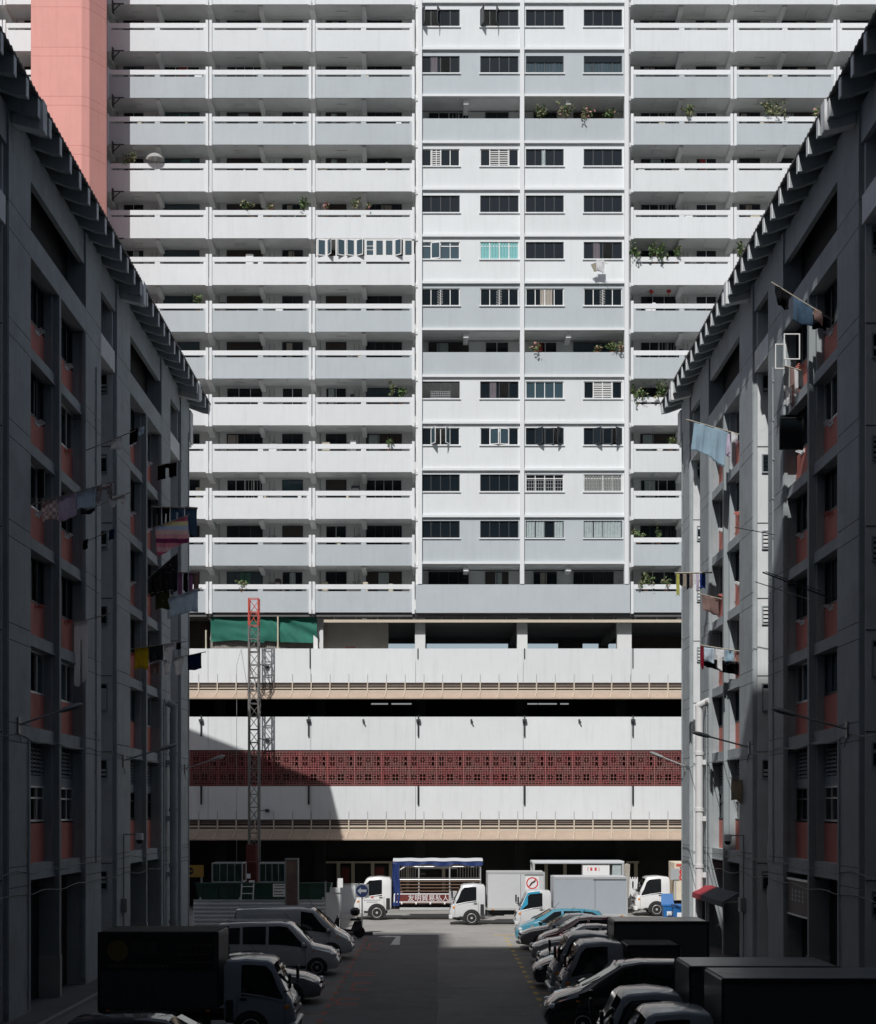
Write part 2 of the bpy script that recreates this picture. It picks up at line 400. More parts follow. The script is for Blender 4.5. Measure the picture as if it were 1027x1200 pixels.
for k in ROWS:
    z = ztop(k)
    for side, bays in (('L', LB), ('R', RB)):
        for i, cx in enumerate(bays):
            if side == 'L': vis = i < 3 or (i == 3 and k < 2)
            else: vis = i == 0 or (i == 1 and k < 6) or (i == 2 and k < 2)
            if vis and not (side == 'L' and i == 2 and k > 8 and False):
                p = link('parapet', pm['grey' if k in GREY else 'white'], main, (cx, YF, z))
                link('rail', rm, p)
                link('post', pmL, p); link('post', pmR, p)
            else:
                parapet_panel(rest, cx, YF, z, 1 if k in GREY else 0); parapet_rail(rest, cx, YF, z, 2)
                parapet_post(rest, -1, cx, YF, z, 2); parapet_post(rest, 1, cx, YF, z, 2)
stuff(rest.build('parapet', [M['white'], M['grey'], M['rail']], main))
# floor slabs with ribs, back corridor walls
YB = YF + 1.55
for k in ROWS:
    zb = ztop(k) - 1.60
    s = MB()
    s.box(XL, XR, YF+0.125, 93, zb, zb+0.16)
    for x0, n, sg in ((-1.30, 5, -1), (11.16, 4, 1)):
        for i in range(2*n+1):
            x = x0 + sg*i*BW/2
            w = 0.13 if i % 2 else 0.16
            s.prism([(x-w, YF+0.14, zb), (x-w, YB, zb), (x-w, YB, zb-0.34), (x-w, YF+0.35, zb-0.2), (x-w, YF+0.14, zb-0.1)], (2*w, 0, 0))
        for i in range(n):
            for fx in (0.25, 0.75):
                x = x0 + sg*(i+fx)*BW
                s.box(x-0.02, x+0.02, YF+0.2, YB-0.01, zb-0.05, zb-0.002)
    if k in (1, 6, 11):   # ribs under the open corridor in the middle
        for x in (1.65, 7.6):
            s.box(x-0.15, x+0.15, YF+0.2, YB, zb-0.3, zb)
    s.build('floor_slab', M['slab'], main)
cw = MB()
cw.box(XL, -1.15, YB, YB+0.12, ZSOF+0.2, 56); cw.box(11.05, XR, YB, YB+0.12, ZSOF+0.2, 56)
for k in (2, 7, 12): cw.box(-1.15, 11.05, YB, YB+0.12, ztop(k)-1.42, ztop(k)+1.05)
cw.box(-1.27, -1.13, YF+0.2, YB, ZSOF+0.2, 56); cw.box(11.02, 11.16, YF+0.2, YB, ZSOF+0.2, 56); cw.box(4.80, 4.98, YF+0.3, YB, ZSOF+0.2, 56)
cw.build('corridor_wall', M['corr'], main)
o = MB(); o.box(XL, XR, 92.8, 93, ZSOF+0.2, 57); o.box(XL, XL+0.2, YF+0.2, 92.8, 0, 57); o.box(XR-0.2, XR, YF+0.2, 92.8, 0, 57)
o.build('rear_wall', M['white'], main)
o = MB(); o.box(XL-0.3, XR+0.3, YF-0.3, 93.3, 56.9, 57.3); o.build('roof', M['concrete'], main)

# corridor windows and doors
def corr_window(mb, x0, x1, z0, z1, y, kind, seed):
    r = random.Random(seed)
    mb.box(x0, x1, y-0.03, y+0.02, z0, z1, 0)
    f = 0.035
    for a, b, c, d in ((x0-f, x1+f, z1, z1+f), (x0-f, x0, z0, z1), (x1, x1+f, z0, z1)): mb.box(a, b, y-0.05, y-0.001, c, d, 1)
    n = {'win': 2, 'door': 3, 'wide': 4}[kind]
    for i in range(1, n):
        x = x0 + (x1-x0)*i/n
        mb.box(x-0.02, x+0.02, y-0.045, y-0.031, z0, z1, 1)
    if kind == 'wide' and r.random() < 0.5:
        xm = x0 + (x1-x0)*0.5
        for i in range(6):
            x = xm + (x1-xm)*i/6
            mb.box(x+0.05, x+0.07, y-0.06, y-0.046, z0, z1, 1)
    if r.random() < 0.34:
        a = x0 + (x1-x0)*0.5*r.random(); mb.box(a, a+(x1-x0)*0.3, y-0.04, y-0.032, z1-0.9-r.random()*0.5, z1-0.03, 2)
wl = []
for k in ROWS:
    zf = ztop(k) - 1.44
    for side, bays in (('L', LB), ('R', RB)):
        for i, cx in enumerate(bays):
            g = 1 if (i % 2 == (0 if side == 'L' else 1)) else -1
            items = [('win', g*-1.70, 1.15), ('wide' if (k+i) % 3 else 'door', g*1.12, 2.05)]
            for kd, dx, w in items:
                px = CX + (cx+dx)*20.25*0.98
                vis = (222 < px < 800) if k > 7 else (150 < px < 900) if k > 2 else (125 < px < 1000)
                wl.append((k if vis else k-30, kd, cx+dx, w, zf))
    if k in (2, 7, 12):
        for cx, g in ((1.75, 1), (8.1, -1)):
            for kd, dx, w in (('wide', -1.1*g, 2.3), ('win', 1.75*g, 1.3)):
                wl.append((k+40, kd, cx+dx, w, zf))
wl.sort(key=lambda t: -t[0])
fm = [M['glass'], M['frame'], M['beigecurt']]
fm2 = [M['door'], M['frame'], M['curt']]; fm3 = [M['glass'], M['alu'], M['curt']]; fm4 = [M['glass'], M['wframe'], M['redcurt']]; fm5 = [M['glassb'], M['frame'], M['greencurt']]
rest = MB()
for n, (k, kd, x, w, zf) in enumerate(wl):
    mb = MB() if n < 98 else rest
    zz0, zz1 = zf + (0.9 if kd == 'win' else 0.02), zf + 2.40
    corr_window(mb, x-w/2, x+w/2, zz0, zz1, YB-0.002, kd, n)
    if n < 98:
        mb.build('corridor_window', (fm, fm2, fm3, fm, fm4, fm, fm5, fm2, fm3)[(n*7) % 9], main)
stuff(rest.build('corridor_window', fm, main))
# meters, switch boxes and conduits on the corridor walls
rm_ = random.Random(3)
mb = MB()
for k in ROWS:
    zf = ztop(k) - 1.44
    for bays in (LB, RB):
        for i, cx in enumerate(bays):
            g = 1 if (i % 2 == (0 if bays is LB else 1)) else -1
            for dx in (-0.62, -0.35):
                x = cx + dx*g; z = zf + 1.35 + rm_.random()*0.25
                mb.box(x-0.1, x+0.1, YB-0.15, YB-0.001, z, z+0.34); mb.tube((x, YB-0.03, z+0.3), (x, YB-0.03, zf+2.35), 0.02, 5)
            x = cx - BW/2 + 0.35; mb.tube((x, YB-0.06, zf), (x, YB-0.06, zf+2.45), 0.035, 6)
stuff(mb.build('meter_box', M['concrete'], main))

mb = MB()
for k in ROWS:
    zs_ = ztop(k) - 1.60
    for bays in (LB, RB):
        for cx in bays: mb.box(cx-1.6, cx-1.0, YF+0.7, YF+0.78, zs_-0.07, zs_-0.001); mb.tube((cx-2.4, YF+1.3, zs_-0.03), (cx+2.4, YF+1.3, zs_-0.03), 0.02, 5)
stuff(mb.build('corridor_light', M['corr'], main))
mb = MB(); rq = random.Random(77)
for k in ROWS:
    zf = ztop(k) - 1.44
    for bays in (LB, RB):
        for cx in bays:
            for q in range(3):
                if rq.random() < .6:
                    x = cx+rq.uniform(-2.5, 2.5); w = rq.uniform(.12, .5); h = rq.uniform(1.45, 1.95)
                    mb.rbox(x-w/2, x+w/2, YF+1.15-rq.uniform(0, .5), YF+1.3, zf+rq.uniform(.9, 1.3), zf+h, 0.03, rq.randrange(4))
stuff(mb.build('corridor_clutter', [M['door'], M['frame'], M['corr'], M['cream']], main))
# ---- middle part with punched windows
XM = [-1.02, 4.89, 10.93]
def zledge(k): return ZF(2 + 54.8*k)
WIN = [[(494, 539), (563, 608)], [(616.5, 661), (684.5, 729.5)]]
def zw(k): t = ZF(10 + 54.55*k); return t-0.99, t
styles = {0: ['openl', 'openl', 'slide', 'slide'], 1: ['part', 'slide', 'pane4', 'pane4'], 3: ['louvc', 'louvc', 'curtg', 'slide'],
          4: ['slide', 'slide', 'slide', 'slide'], 5: ['trans', 'tealt', 'slide', 'part'], 6: ['white4', 'white4', 'wcurt', 'white4b'],
          8: ['grill', 'part', 'blue4', 'louvc2'], 9: ['casew', 'casew2', 'casedk', 'casedk'], 10: ['slide', 'slide', 'gridw', 'gridw2'],
          11: ['slide', 'slide', 'curt', 'curt']}
YW = YF + 0.06
def mid_window(style, x0, x1, z0, z1, seed):
    r = random.Random(seed)
    w = x1 - x0
    wh = style in ('louvc', 'trans', 'tealt', 'white4', 'wcurt', 'white4b', 'blue4', 'louvc2', 'casew', 'casew2', 'gridw', 'gridw2')
    fr = M['wframe'] if wh else M['frame']
    f = 0.045
    b = MB()
    for a, c, d, e in ((x0, x1, z1-f, z1), (x0, x1, z0, z0+f), (x0, x0+f, z0+f, z1-f), (x1-f, x1, z0+f, z1-f)): b.box(a, c, YW+0.05, YW+0.12, d, e)
    n = 4
    for i in range(1, n):
        x = x0 + w*i/n; b.box(x-f/2, x+f/2, YW+0.055, YW+0.11, z0+f, z1-f)
    if style in ('trans', 'tealt', 'gridw', 'gridw2'):
        b.box(x0+f, x1-f, YW+0.052, YW+0.115, z1-0.26, z1-0.21)
    win = b.build('window', fr, main)
    gl = MB(); gls = [gl]
    for i in range(n):
        a, c = x0 + w*i/n + f/2, x0 + w*(i+1)/n - f/2
        if style == 'grill' or (style == 'part' and i == 2):
            gl = MB(); gls.append(gl); continue
        if style in ('openl',) and i in (0, 1):
            gl = MB(); gls.append(gl); continue
        if style.startswith('casew') and i in (1, 2):
            gl = MB(); gls.append(gl); continue
        if style == 'casedk' and i in (1, 3):
            gl = MB(); gls.append(gl); continue
        t = r.uniform(-0.014, 0.014)
        gl.add([(a-0.02, YW+0.085+t, z0+f), (c+0.02, YW+0.085-t, z0+f), (c+0.02, YW+0.085-t, z1-f), (a-0.02, YW+0.085+t, z1-f)], [(0, 1, 2, 3)])
    for gl in gls:
      if gl.v: gl.build('pane', M['glassb'] if style in ('blue4', 'pane4', 'trans') else M['glass'], win)
    def curtain(xa, xb, m, zc=None, yy=0.075):
        c = MB(); zb = z0+f if zc is None else zc
        c.grid(lambda u, v: (xa+(xb-xa)*u, YW+yy-0.02+0.02*math.sin(u*(xb-xa)*38+seed), zb+(z1-f-zb)*v), max(8, int((xb-xa)*30)), 2)
        c.build('curtain', m, win)
    if style == 'tealt':
        curtain(x0+f, x1-f, M['teal'])
        for i in range(1, 4): c = MB(); x = x0+w*i/4; c.box(x-0.03, x+0.03, YW+0.03, YW+0.052, z0+f, z1-f); c.build('mullion', M['wframe'], win)
    if style == 'pane4':
        curtain(x0+f, x1-f, cloth_mat('grey_blind', (0.16, 0.22, 0.24)), yy=0.10)
        c = MB(); c.box(x0+f, x1-f, YW+0.03, YW+0.08, z1-0.36, z1-f); c.build('pelmet', M['glass'], win)
    if style == 'curt':
        curtain(x0+f, x0+w*0.24, M['curt']); curtain(x0+w*0.27, x0+w*0.5, M['curt']); curtain(x0+w*0.76, x1-f, M['curt'])
        if seed % 2 == 0: curtain(x0+w*0.5, x0+w*0.76, M['curt'])
    if style == 'wcurt': curtain(x0+w*0.38, x0+w*0.7, M['beigecurt'])
    if style == 'curtg': curtain(x0+w*0.42, x0+w*0.52, M['curt'])
    if style == 'part': curtain(x0+w*0.25, x0+w*0.42, cloth_mat('mauve_curtain', (0.4, 0.36, 0.4)))
    if style == 'gridw2': curtain(x0+f, x1-f, cloth_mat('pale_net_curtain', (0.5, 0.53, 0.5)))
    if style.startswith('louvc'):
        c = MB(); a0 = x0+w*(0.26 if seed % 2 == 0 else 0.28); a1 = x0+w*(0.72 if seed % 2 == 0 else 0.5)
        m_ = (a0+a1)/2
        for xa, xb in ((a0, m_-0.02), (m_+0.02, a1)):
            for i in range(8):
                z = z0+0.09+i*(z1-z0-0.16)/8
                c.add([(xa, YW+0.02, z), (xb, YW+0.02, z), (xb, YW+0.07, z+0.06), (xa, YW+0.07, z+0.06)], [(0,1,2,3)])
        for x in (a0-0.03, m_-0.02, a1): c.box(x, x+0.04, YW+0.0, YW+0.08, z0+f, z1-f)
        c.build('louvre', M['wframe'], win)
    if style in ('white4', 'white4b') and seed % 2 == 0 or style == 'white4':
        c = MB(); a0 = x0+w*0.42
        for i in range(9):
            z = z0+0.07+i*(z1-z0-0.14)/9
            c.tube((a0, YW+0.04, z), (a0+w*0.14, YW+0.04, z+0.1), 0.012, 4)
        c.build('grille', M['wframe'], win)
    if style in ('gridw', 'grill', 'gridw2'):
        c = MB(); mstep = 0.14 if style != 'grill' else 0.11
        za, zb = (z0+f, z1-0.3) if style != 'grill' else (z0+f, z0+0.45)
        xa, xb = (x0+f, x1-f) if style != 'grill' else (x0+w*0.25, x0+w*0.75)
        i = xa
        while i < xb:
            c.tube((i, YW+0.045, za), (i, YW+0.045, zb), 0.011, 4); i += mstep
        for j in range(4): c.tube((xa, YW+0.045, za+(zb-za)*j/3.2), (xb, YW+0.045, za+(zb-za)*j/3.2), 0.011, 4)
        c.build('grille', M['alu'], win)
    def sash(xh, sgn, ang, wd, m, zlo=None):
        c = MB(); zl = z0+0.02 if zlo is None else zlo; zh = z1-0.02; t = 0.05
        q = Matrix.Rotation(ang, 3, 'Z')
        def P(x, y, z): v = q @ Vector((x*sgn, y, 0)); return (xh+v.x, YW+0.03+v.y, z)
        for a0, a1, b0, b1 in ((0, wd, zl, zl+t), (0, wd, zh-t, zh), (0, t, zl+t, zh-t), (wd-t, wd, zl+t, zh-t)):
            c.add([P(a0,-.018,b0),P(a1,-.018,b0),P(a1,-.018,b1),P(a0,-.018,b1),P(a0,.018,b0),P(a1,.018,b0),P(a1,.018,b1),P(a0,.018,b1)],
                  [(0,1,2,3),(7,6,5,4),(0,4,5,1),(1,5,6,2),(2,6,7,3),(3,7,4,0)], 0)
        c.add([P(t,0,zl+t),P(wd-t,0,zl+t),P(wd-t,0,zh-t),P(t,0,zh-t)], [(0,1,2,3)], 1)
        c.build('sash', [m, M['glass'] if m is M['frame'] else M['glassb']], win)
    q = w/4
    if style == 'casew': sash(x0+q, 1, R(-62), q, M['wframe']); sash(x0+3*q, -1, R(62), q, M['wframe'])
    if style == 'casew2': sash(x0+q, 1, R(-18), q, M['wframe']); sash(x0+3*q, -1, R(14), q, M['wframe'])
    if style == 'casedk':
        sash(x0+q, 1, R(-40), q, M['frame']); sash(x0+2*q, 1, R(-16), q, M['frame']); sash(x1, -1, R(44), q, M['frame'])
    if style == 'openl': sash(x0, 1, R(-68), q, M['frame']); sash(x0+2*q, -1, R(70), q, M['frame'])
    if style == 'trans' : sash(x0+q, 1, R(-14), q, M['wframe'])
    s = MB(); s.box(x0-0.06, x1+0.06, YW-0.07, YW+0.11, z0-0.07, z0); s.build('sill', M['rail'], win)
seed = 0
for k in range(-1, 13):
    z1, z0 = zledge(k), zledge(k+1)
    g = M['grey'] if k in GREY else M['white']
    for bi in range(2):
        xa, xb = XM[bi]+0.12, XM[bi+1]-0.12
        p = MB()
        if k in (2, 7, 12):
            if k == 12: continue
            t = ztop(k) - 0.08
            p.box(xa, xb, YW, YW+0.12, z0+0.07, t); p.build('corridor_parapet', g, main); continue
        if k == -1:
            p.box(xa, xb, YW, YW+0.15, z0+0.07, z1-0.07); p.build('wall_panel', g, main); continue
        w0, w1 = zw(k)
        (a, b), (c, d) = [(XF(l), XF(r)) for l, r in WIN[bi]]
        p.box(xa, xb, YW, YW+0.15, z0+0.07, w0-0.07); p.box(xa, xb, YW, YW+0.15, w1, z1-0.07)
        for u, v in ((xa, a), (b, c), (d, xb)):
            if v - u > 0.01: p.box(u, v, YW, YW+0.15, w0-0.07, w1)
        for u, v in ((a, b), (c, d)): p.box(u, v, YW+0.125, YW+0.15, w0-0.07, w0-0.001)
        p.build('wall_panel', g, main)
        for j, (u, v) in enumerate(((a, b), (c, d))):
            seed += 1
            mid_window(styles[k][bi*2+j], u, v, w0, w1, seed)
o = MB()
for k in range(0, 13):
    for bi in range(2): o.box(XM[bi]+0.12, XM[bi+1]-0.12, YF-0.07, YF+0.2, zledge(k)-0.07, zledge(k)+0.07)
o.build('floor_ledge', M['rail'], main)
zb12 = ztop(12)
for x in XM: 
    o = MB(); o.box(x-0.12, x+0.12, YF-0.14, YF+0.3, zb12 if True else 17, 56.9); o.build('pier', M['rail'], main)
o = MB(); o.box(-1.27, 11.13, YF-0.1, YF+0.12, zb12-1.66, zb12-0.02); o.build('corridor_parapet', M['grey'], main)
# inside walls of the flats, so that open windows look into rooms
o = MB()
for k in range(-1, 12):
    if k in (2, 7): continue
    o.box(-1.0, 10.9, YF+3.6, YF+3.7, zledge(k+1), zledge(k))
for k in range(-1, 12):
    if k in (2, 7): continue
    for x in (-1.0, 1.9, 4.8, 7.9, 10.8): o.box(x, x+0.1, YF+0.22, YF+3.6, zledge(k+1)+0.09, zledge(k)-0.09)
o.build('room_wall', M['corr'], main)

# ---- void deck
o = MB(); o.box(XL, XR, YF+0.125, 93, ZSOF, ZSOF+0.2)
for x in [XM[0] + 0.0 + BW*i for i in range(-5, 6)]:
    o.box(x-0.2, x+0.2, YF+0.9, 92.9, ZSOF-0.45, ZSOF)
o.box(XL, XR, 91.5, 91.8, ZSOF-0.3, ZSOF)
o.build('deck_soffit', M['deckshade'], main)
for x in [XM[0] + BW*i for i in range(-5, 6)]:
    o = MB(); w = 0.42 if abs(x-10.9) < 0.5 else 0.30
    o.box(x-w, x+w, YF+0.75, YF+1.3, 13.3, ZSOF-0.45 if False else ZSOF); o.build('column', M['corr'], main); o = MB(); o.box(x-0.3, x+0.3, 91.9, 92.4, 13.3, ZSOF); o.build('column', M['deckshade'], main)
o = MB()
o.box(-6.6, XR, YF+0.18, YF+0.36, ZSOF-0.33, ZSOF-0.17)
for i in range(22): o.tube((-6+i*1.25, YF+0.27, ZSOF-0.17), (-6+i*1.25, YF+0.27, ZSOF), 0.02, 5)
o.build('cable_tray', M['beige'], main)
o = MB(); o.box(XL, XR, YF+0.12, 93, 13.0, 13.3); o.box(XL, XR, 92.7, 92.9, 13.3, 14.4); o.build('deck_floor', M['concrete'], main)
o = MB(); o.box(XL, XF(371), YF+2.2, YF+2.3, 13.3, ZSOF); o.build('deck_shade_wall', M['door'], main); o = MB(); o.box(XF(670), XF(702), YF+9, YF+9.1, 13.3, ZSOF-0.3); o.build('deck_shade_wall', M['door'], main); o = MB(); o.box(XF(755), XR, YF+7, YF+7.1, 13.3, ZSOF-0.3); o.build('deck_shade_wall', M['door'], main)  # dark walls added so the deck opening reads as deep shade
for x0, x1 in [(-31, -25), (-25, -13.3), (-13.28, -7.35), (-7.33, -1.28), (-1.26, 4.95), (4.97, 11.2), (11.22, 17.2), (17.22, 35)]:
    o = MB(); o.box(x0, x1, YF, YF+0.12, ZF(800), ZF(760)); o.build('deck_parapet', M['pod'], main)
    o = MB(); o.box(x0, x1, YF, YF+0.12, ZF(879), ZF(840)); o.build('podium_band', M['pod'], main)
    o = MB(); o.box(x0, x1, YF, YF+0.12, ZF(960.5), ZF(921.5)); o.build('podium_band', M['pod'], main)
# cladding wall on the deck
o = MB()
for i in range(38):
    x = XF(371)+i*0.107; o.box(x, x+0.075, YF+1.70, YF+1.77, 13.3, ZSOF)
o.box(XF(371), XF(454), YF+1.77, YF+1.85, 13.3, ZSOF)
cl = o.build('cladding_wall', M['ply'], main)
for j in range(2):
    o = MB()
    for i in range(6): o.box(XF(402.5)+0.1*i+0.02, XF(402.5)+0.1*i+0.085, YF+1.68, YF+1.698, ZF(755.5)-j*0.14, ZF(755.5)+0.08-j*0.14)
    o.build('small_lettering', M['cardred'], cl)
# corrugated site fence behind the net
o = MB()
for i in range(60):
    x = XF(244)+i*0.104; o.box(x, x+0.06, YF+0.62, YF+0.66, 13.3, ZF(745))
o.box(XF(244), XF(372), YF+0.66, YF+0.69, 13.3, ZF(745))
fence_o = o.build('site_fence', M['fenceply'])
tag(fence_o, 'beige corrugated site fence under the green net on the deck', 'fence')
n = MB()
x0, x1, zt, zb = XF(246), XF(371), ZF(722.5), ZF(753)
def netp(u, v):
    sag = 0.10*math.sin(u*math.pi*2)**2 if v < 0.5 else 0
    rr = 0.05*math.sin(u*9+3*math.sin(v*3+u*5)+v*4) + 0.025*math.sin(u*31+6*math.sin(v*2.5+u*7)) + 0.03*math.sin(v*5+u*13)
    dz = -0.22*(1-v)*math.sin(u*3.1)*(-1 if u > .5 else 1)*0.3
    return (x0+(x1-x0)*u, YF+0.36+rr, zb+(zt-zb)*v + dz + (0.55*(1-v)*max(0, 0.42-abs(u-0.25))))
n.grid(netp, 90, 14)
nt_ = n.build('safety_net', M['net'], smooth=60)
tag(nt_, 'sagging green safety net hung across the deck opening', 'safety net')
for px in (241, 325.5):
    o = MB(); o.tube((XF(px), YF+0.14, 13.3), (XF(px), YF+0.14, ZF(738 if px < 300 else 722)), 0.05, 8)
    tag(o.build('scaffold_post', M['cream']), 'bare timber post left of the green net' if px < 300 else 'timber post standing against the middle of the green net', 'post')
o = MB()
a = [(XF(367), YF+0.25, 13.4), (XF(367), YF+0.25, ZF(743.5)), (XF(372), YF+0.25, ZF(748)), (XF(372), YF+0.25, 13.4)]
o.prism(a, (0, 0.05, 0)); tag(o.build('folded_sign', M['signwhite']), 'small white board leaning at the right end of the green net', 'board')

# ---- podium: parapet gullies, interior, red screen, awnings
for px in (363.5, 490, 615, 742):
    o = MB(); o.box(XF(px)-0.03, XF(px)+0.03, YF-0.045, YF-0.002, ZF(783 if px in (363.5, 742) else 772), ZF(760)); o.build('weep_pipe', M['black'], main)
for px in (236, 362, 490.5, 615, 742):
    x = XF(px)
    o = MB(); o.tube((x, YF-0.06, ZF(863)), (x, YF-0.06, ZF(845)), 0.05, 8); o.box(x-0.12, x+0.12, YF-0.2, YF-0.002, ZF(846), ZF(843)); o.box(x-0.03, x+0.03, YF-0.1, YF, ZF(843), ZF(838)); o.build('drain_pipe', M['frame'], main)
    o = MB(); o.tube((x, YF-0.06, ZF(943)), (x, YF-0.06, ZF(921)), 0.055, 8); o.build('drain_pipe', M['black'], main)
for px in (426, 552.5, 679):
    o = MB(); x = XF(px); o.box(x-0.05, x+0.05, YF-0.12, YF-0.002, ZF(846.5), ZF(843)); o.tube((x, YF-0.08, ZF(845)), (x+0.08, YF-0.22, ZF(847)), 0.045, 8)
    o.build('floodlight', M['frame'], main)
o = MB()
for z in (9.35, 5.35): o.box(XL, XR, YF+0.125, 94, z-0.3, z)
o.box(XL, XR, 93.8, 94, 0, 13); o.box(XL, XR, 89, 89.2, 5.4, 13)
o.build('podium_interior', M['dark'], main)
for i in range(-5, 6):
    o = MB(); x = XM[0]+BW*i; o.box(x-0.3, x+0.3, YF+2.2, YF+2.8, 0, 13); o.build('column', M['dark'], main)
for a, b in ((434, 454), (458, 482), (620, 632), (633, 655), (659, 669)):
    o = MB(); o.box(XF(a), XF(b), YF+1.2, YF+1.3, ZF(823.8), ZF(822.2)); o.build('tube_lamp', M['lampon'], main)
# lattice screen tile 1.58 x 2.06 m : a grid with omitted bars
TW, TH = 32/20.25, (ZF(880)-ZF(921))
nc, nr = 16, 20
cwid, chei = TW/nc, TH/nr
def pat(c, r):
    """key-fret panel: returns (vertical bar kept, horizontal bar kept)"""
    cc, rr_ = min(c, nc-c), r % 10
    v = h = True
    if 3 <= r <= 6 and c in (7, 9): v = False
    if r in (4, 6) and 6 <= c <= 9: h = False
    if r in (3, 4, 5, 6) and cc in (2, 4): v = r in (3, 6)
    if r in (4, 6) and cc in (1, 2, 3): h = False
    if 11 <= r <= 17 and cc in (2, 4): v = r in (11, 14, 17)
    if r in (12, 13, 15, 16) and cc in (2, 3): h = False
    if 13 <= r <= 16 and c in (7, 9): v = r in (13, 16)
    if r in (14, 16) and c in (7, 8): h = False
    if r in (9, 10) and cc in (1, 6): v = False
    if r in (18, 1) and cc in (3, 5, 7): v = False
    return v, h
def skipV(c, r): return not pat(c, r)[0]
def skipH(c, r): return not pat(c, r)[1]
t = MB(); th = 0.0115
for c in range(nc+1):
    for r in range(nr):
        if 0 < c < nc and skipV(c, r): continue
        wd = 0.022 if c in (0, nc) else th
        if c == nc: continue
        t.box(c*cwid-wd, c*cwid+wd, 0, 0.03, r*chei, (r+1)*chei)
for r in range(nr+1):
    for c in range(nc):
        if 0 < r < nr and skipH(c, r): continue
        wd = 0.02 if r in (0, nr, 10) else th
        t.box(c*cwid, (c+1)*cwid, 0.003, 0.027, max(0, r*chei-wd), min(TH, r*chei+wd))
tm = t.mesh('lattice_panel', M['screen'])
x = XF(511.5) - TW*20
for i in range(37):
    link('lattice_panel', tm, main, (x+TW*i, YF+0.03, ZF(921.3)))
o = MB(); o.box(XL, XR, YF+1.6, YF+1.7, ZF(922), ZF(879)); o.build('screen_shade_sheet', M['screenback'], main)  # near-black sheet stands in for the shaded void behind the lattice
# awnings
def awning_mesh(zt, zb, lower):
    w = 22.0/20.25
    a = MB(); hgt = zt - zb; zr = zb + hgt*(0.40 if not lower else 0.42)
    # louvres and posts
    for j in range(5):
        z = zr + (zt-zr)*(j+0.5)/5 ; a.add([(0.03, YF+0.12, z+0.05), (w, YF+0.12, z+0.05), (w, YF+0.04, z-0.03), (0.03, YF+0.04, z-0.03)], [(3,2,1,0)], 1)
    for v in (0,):
        a.box(-0.035, 0.035, -0.10+YF, YF+0.08, zb+0.2, zt-0.002, 0)
        a.box(-0.012, 0.012, YF-0.03, YF-0.005, zt+0.0, zt+0.5, 3)
    a.box(0.035, w-0.035, YF-0.06, YF+0.05, zr-0.02, zr+0.13, 0)
    if lower: a.box(0.035, w-0.035, YF-0.06, YF+0.05, zr+0.22, zr+0.30, 0)
    else: a.box(0.035, w-0.035, YF-0.06, YF+0.05, zr+0.2, zr+0.25, 0)
    # sloping sheet with thickness and seam
    out = 0.75 if lower else 0.42
    a.prism([(0.004, YF-0.11, zr-0.02), (0.004, YF-0.11-out, zb+0.02), (0.004, YF-0.11-out, zb-0.05), (0.004, YF-0.11, zr-0.09)], (w-0.008, 0, 0), 2)
    sk = -0.14
    a.prism([(sk-0.02, YF-0.13-out, zb+0.03), (sk+0.02, YF-0.13-out, zb+0.03), (0.02, YF-0.1, zr+0.005), (-0.02, YF-0.1, zr+0.005)], (0, 0, 0.02), 0)
    return a.mesh('awning_panel', [M['beige'], M['louv'], M['awn'], M['galv']])
for zt, zb, lower in ((ZF(800.2), ZF(819), False), (ZF(961), ZF(983.5), True)):
    am = awning_mesh(zt, zb, lower)
    for i in range(48):
        x = XF(497) + (i-24)*22.0/20.25
        link('awning_panel', am, main, (x, 0, 0))
# ground floor front behind the lorries
o = MB(); o.box(XL, XR, YF+4.0, YF+4.15, 0.02, 4.8); o.build('shop_wall', M['dark'], main)
for i, px in enumerate((372, 397, 414, 437, 458, 478, 520, 640, 662, 695, 715, 745)):
    o = MB(); x = (px-CX)*85/F; o.box(x-0.1, x+0.1, YF+3.75, YF+3.99, 0.02, 2.55); o.build('shop_post', M['cream'], main)
o = MB(); o.box(XF(372)-0.4, XF(475), YF+3.7, YF+3.99, 2.56, 2.68); o.box(XF(630), XF(760), YF+3.7, YF+3.99, 2.56, 2.68); o.build('shop_beam', M['cream'], main)
for a, b in ((399, 411), (438, 452)):
    xx0, xx1 = (a-CX)*84.8/F, (b-CX)*84.8/F
    o = MB(); o.box(xx0, xx1, YF+3.85, YF+3.95, 1.2, 2.4, 0); o.box(xx0+0.1, xx1-0.1, YF+3.83, YF+3.849, 1.3, 2.3, 1); o.build('notice_frame', [M['black'], M['poster']], main)
# pink stair and lift tower in front of the left end
tw = MB()
y1 = 77.1
tp = [(-22.56, YF-0.01), (-22.56, y1+0.5), (-22.4, y1), (-19.62, y1), (-19.24, y1+0.2), (-18.55, y1+1.25), (-19.14, YF-0.01)]
def jz(): 
    z, L = 2.0, []
    while z < 57: L.append(z); z += 2.709
    return L
base = ZF(55) if False else H + (951-65.25)*77.1/F
zs = [base - 2.709*i for i in range(-2, 18)]
cuts = sorted([z for z in zs if 0.5 < z < 57.5] + [z+0.49 for z in zs if 0.5 < z+0.49 < 57.5])
prev = 0.0
for z in cuts + [57.6]:
    tw.prism([(a, b, prev) for a, b in tp], (0, 0, z-0.012-prev)); 
    ins = [(a+(0.02 if a < -21 else -0.02 if a > -20 else 0), b+0.02, z-0.012) for a, b in tp[:-1]] + [(tp[-1][0]-0.02, tp[-1][1], z-0.012)]
    ins[0] = (tp[0][0]+0.02, tp[0][1], z-0.012)
    tw.prism([((a+20.8)*0.99-20.8, (b-79)*0.985+79, z-0.012) for a, b in tp], (0, 0, 0.012)); prev = z
tw.build('stair_tower', M['pink'], main)
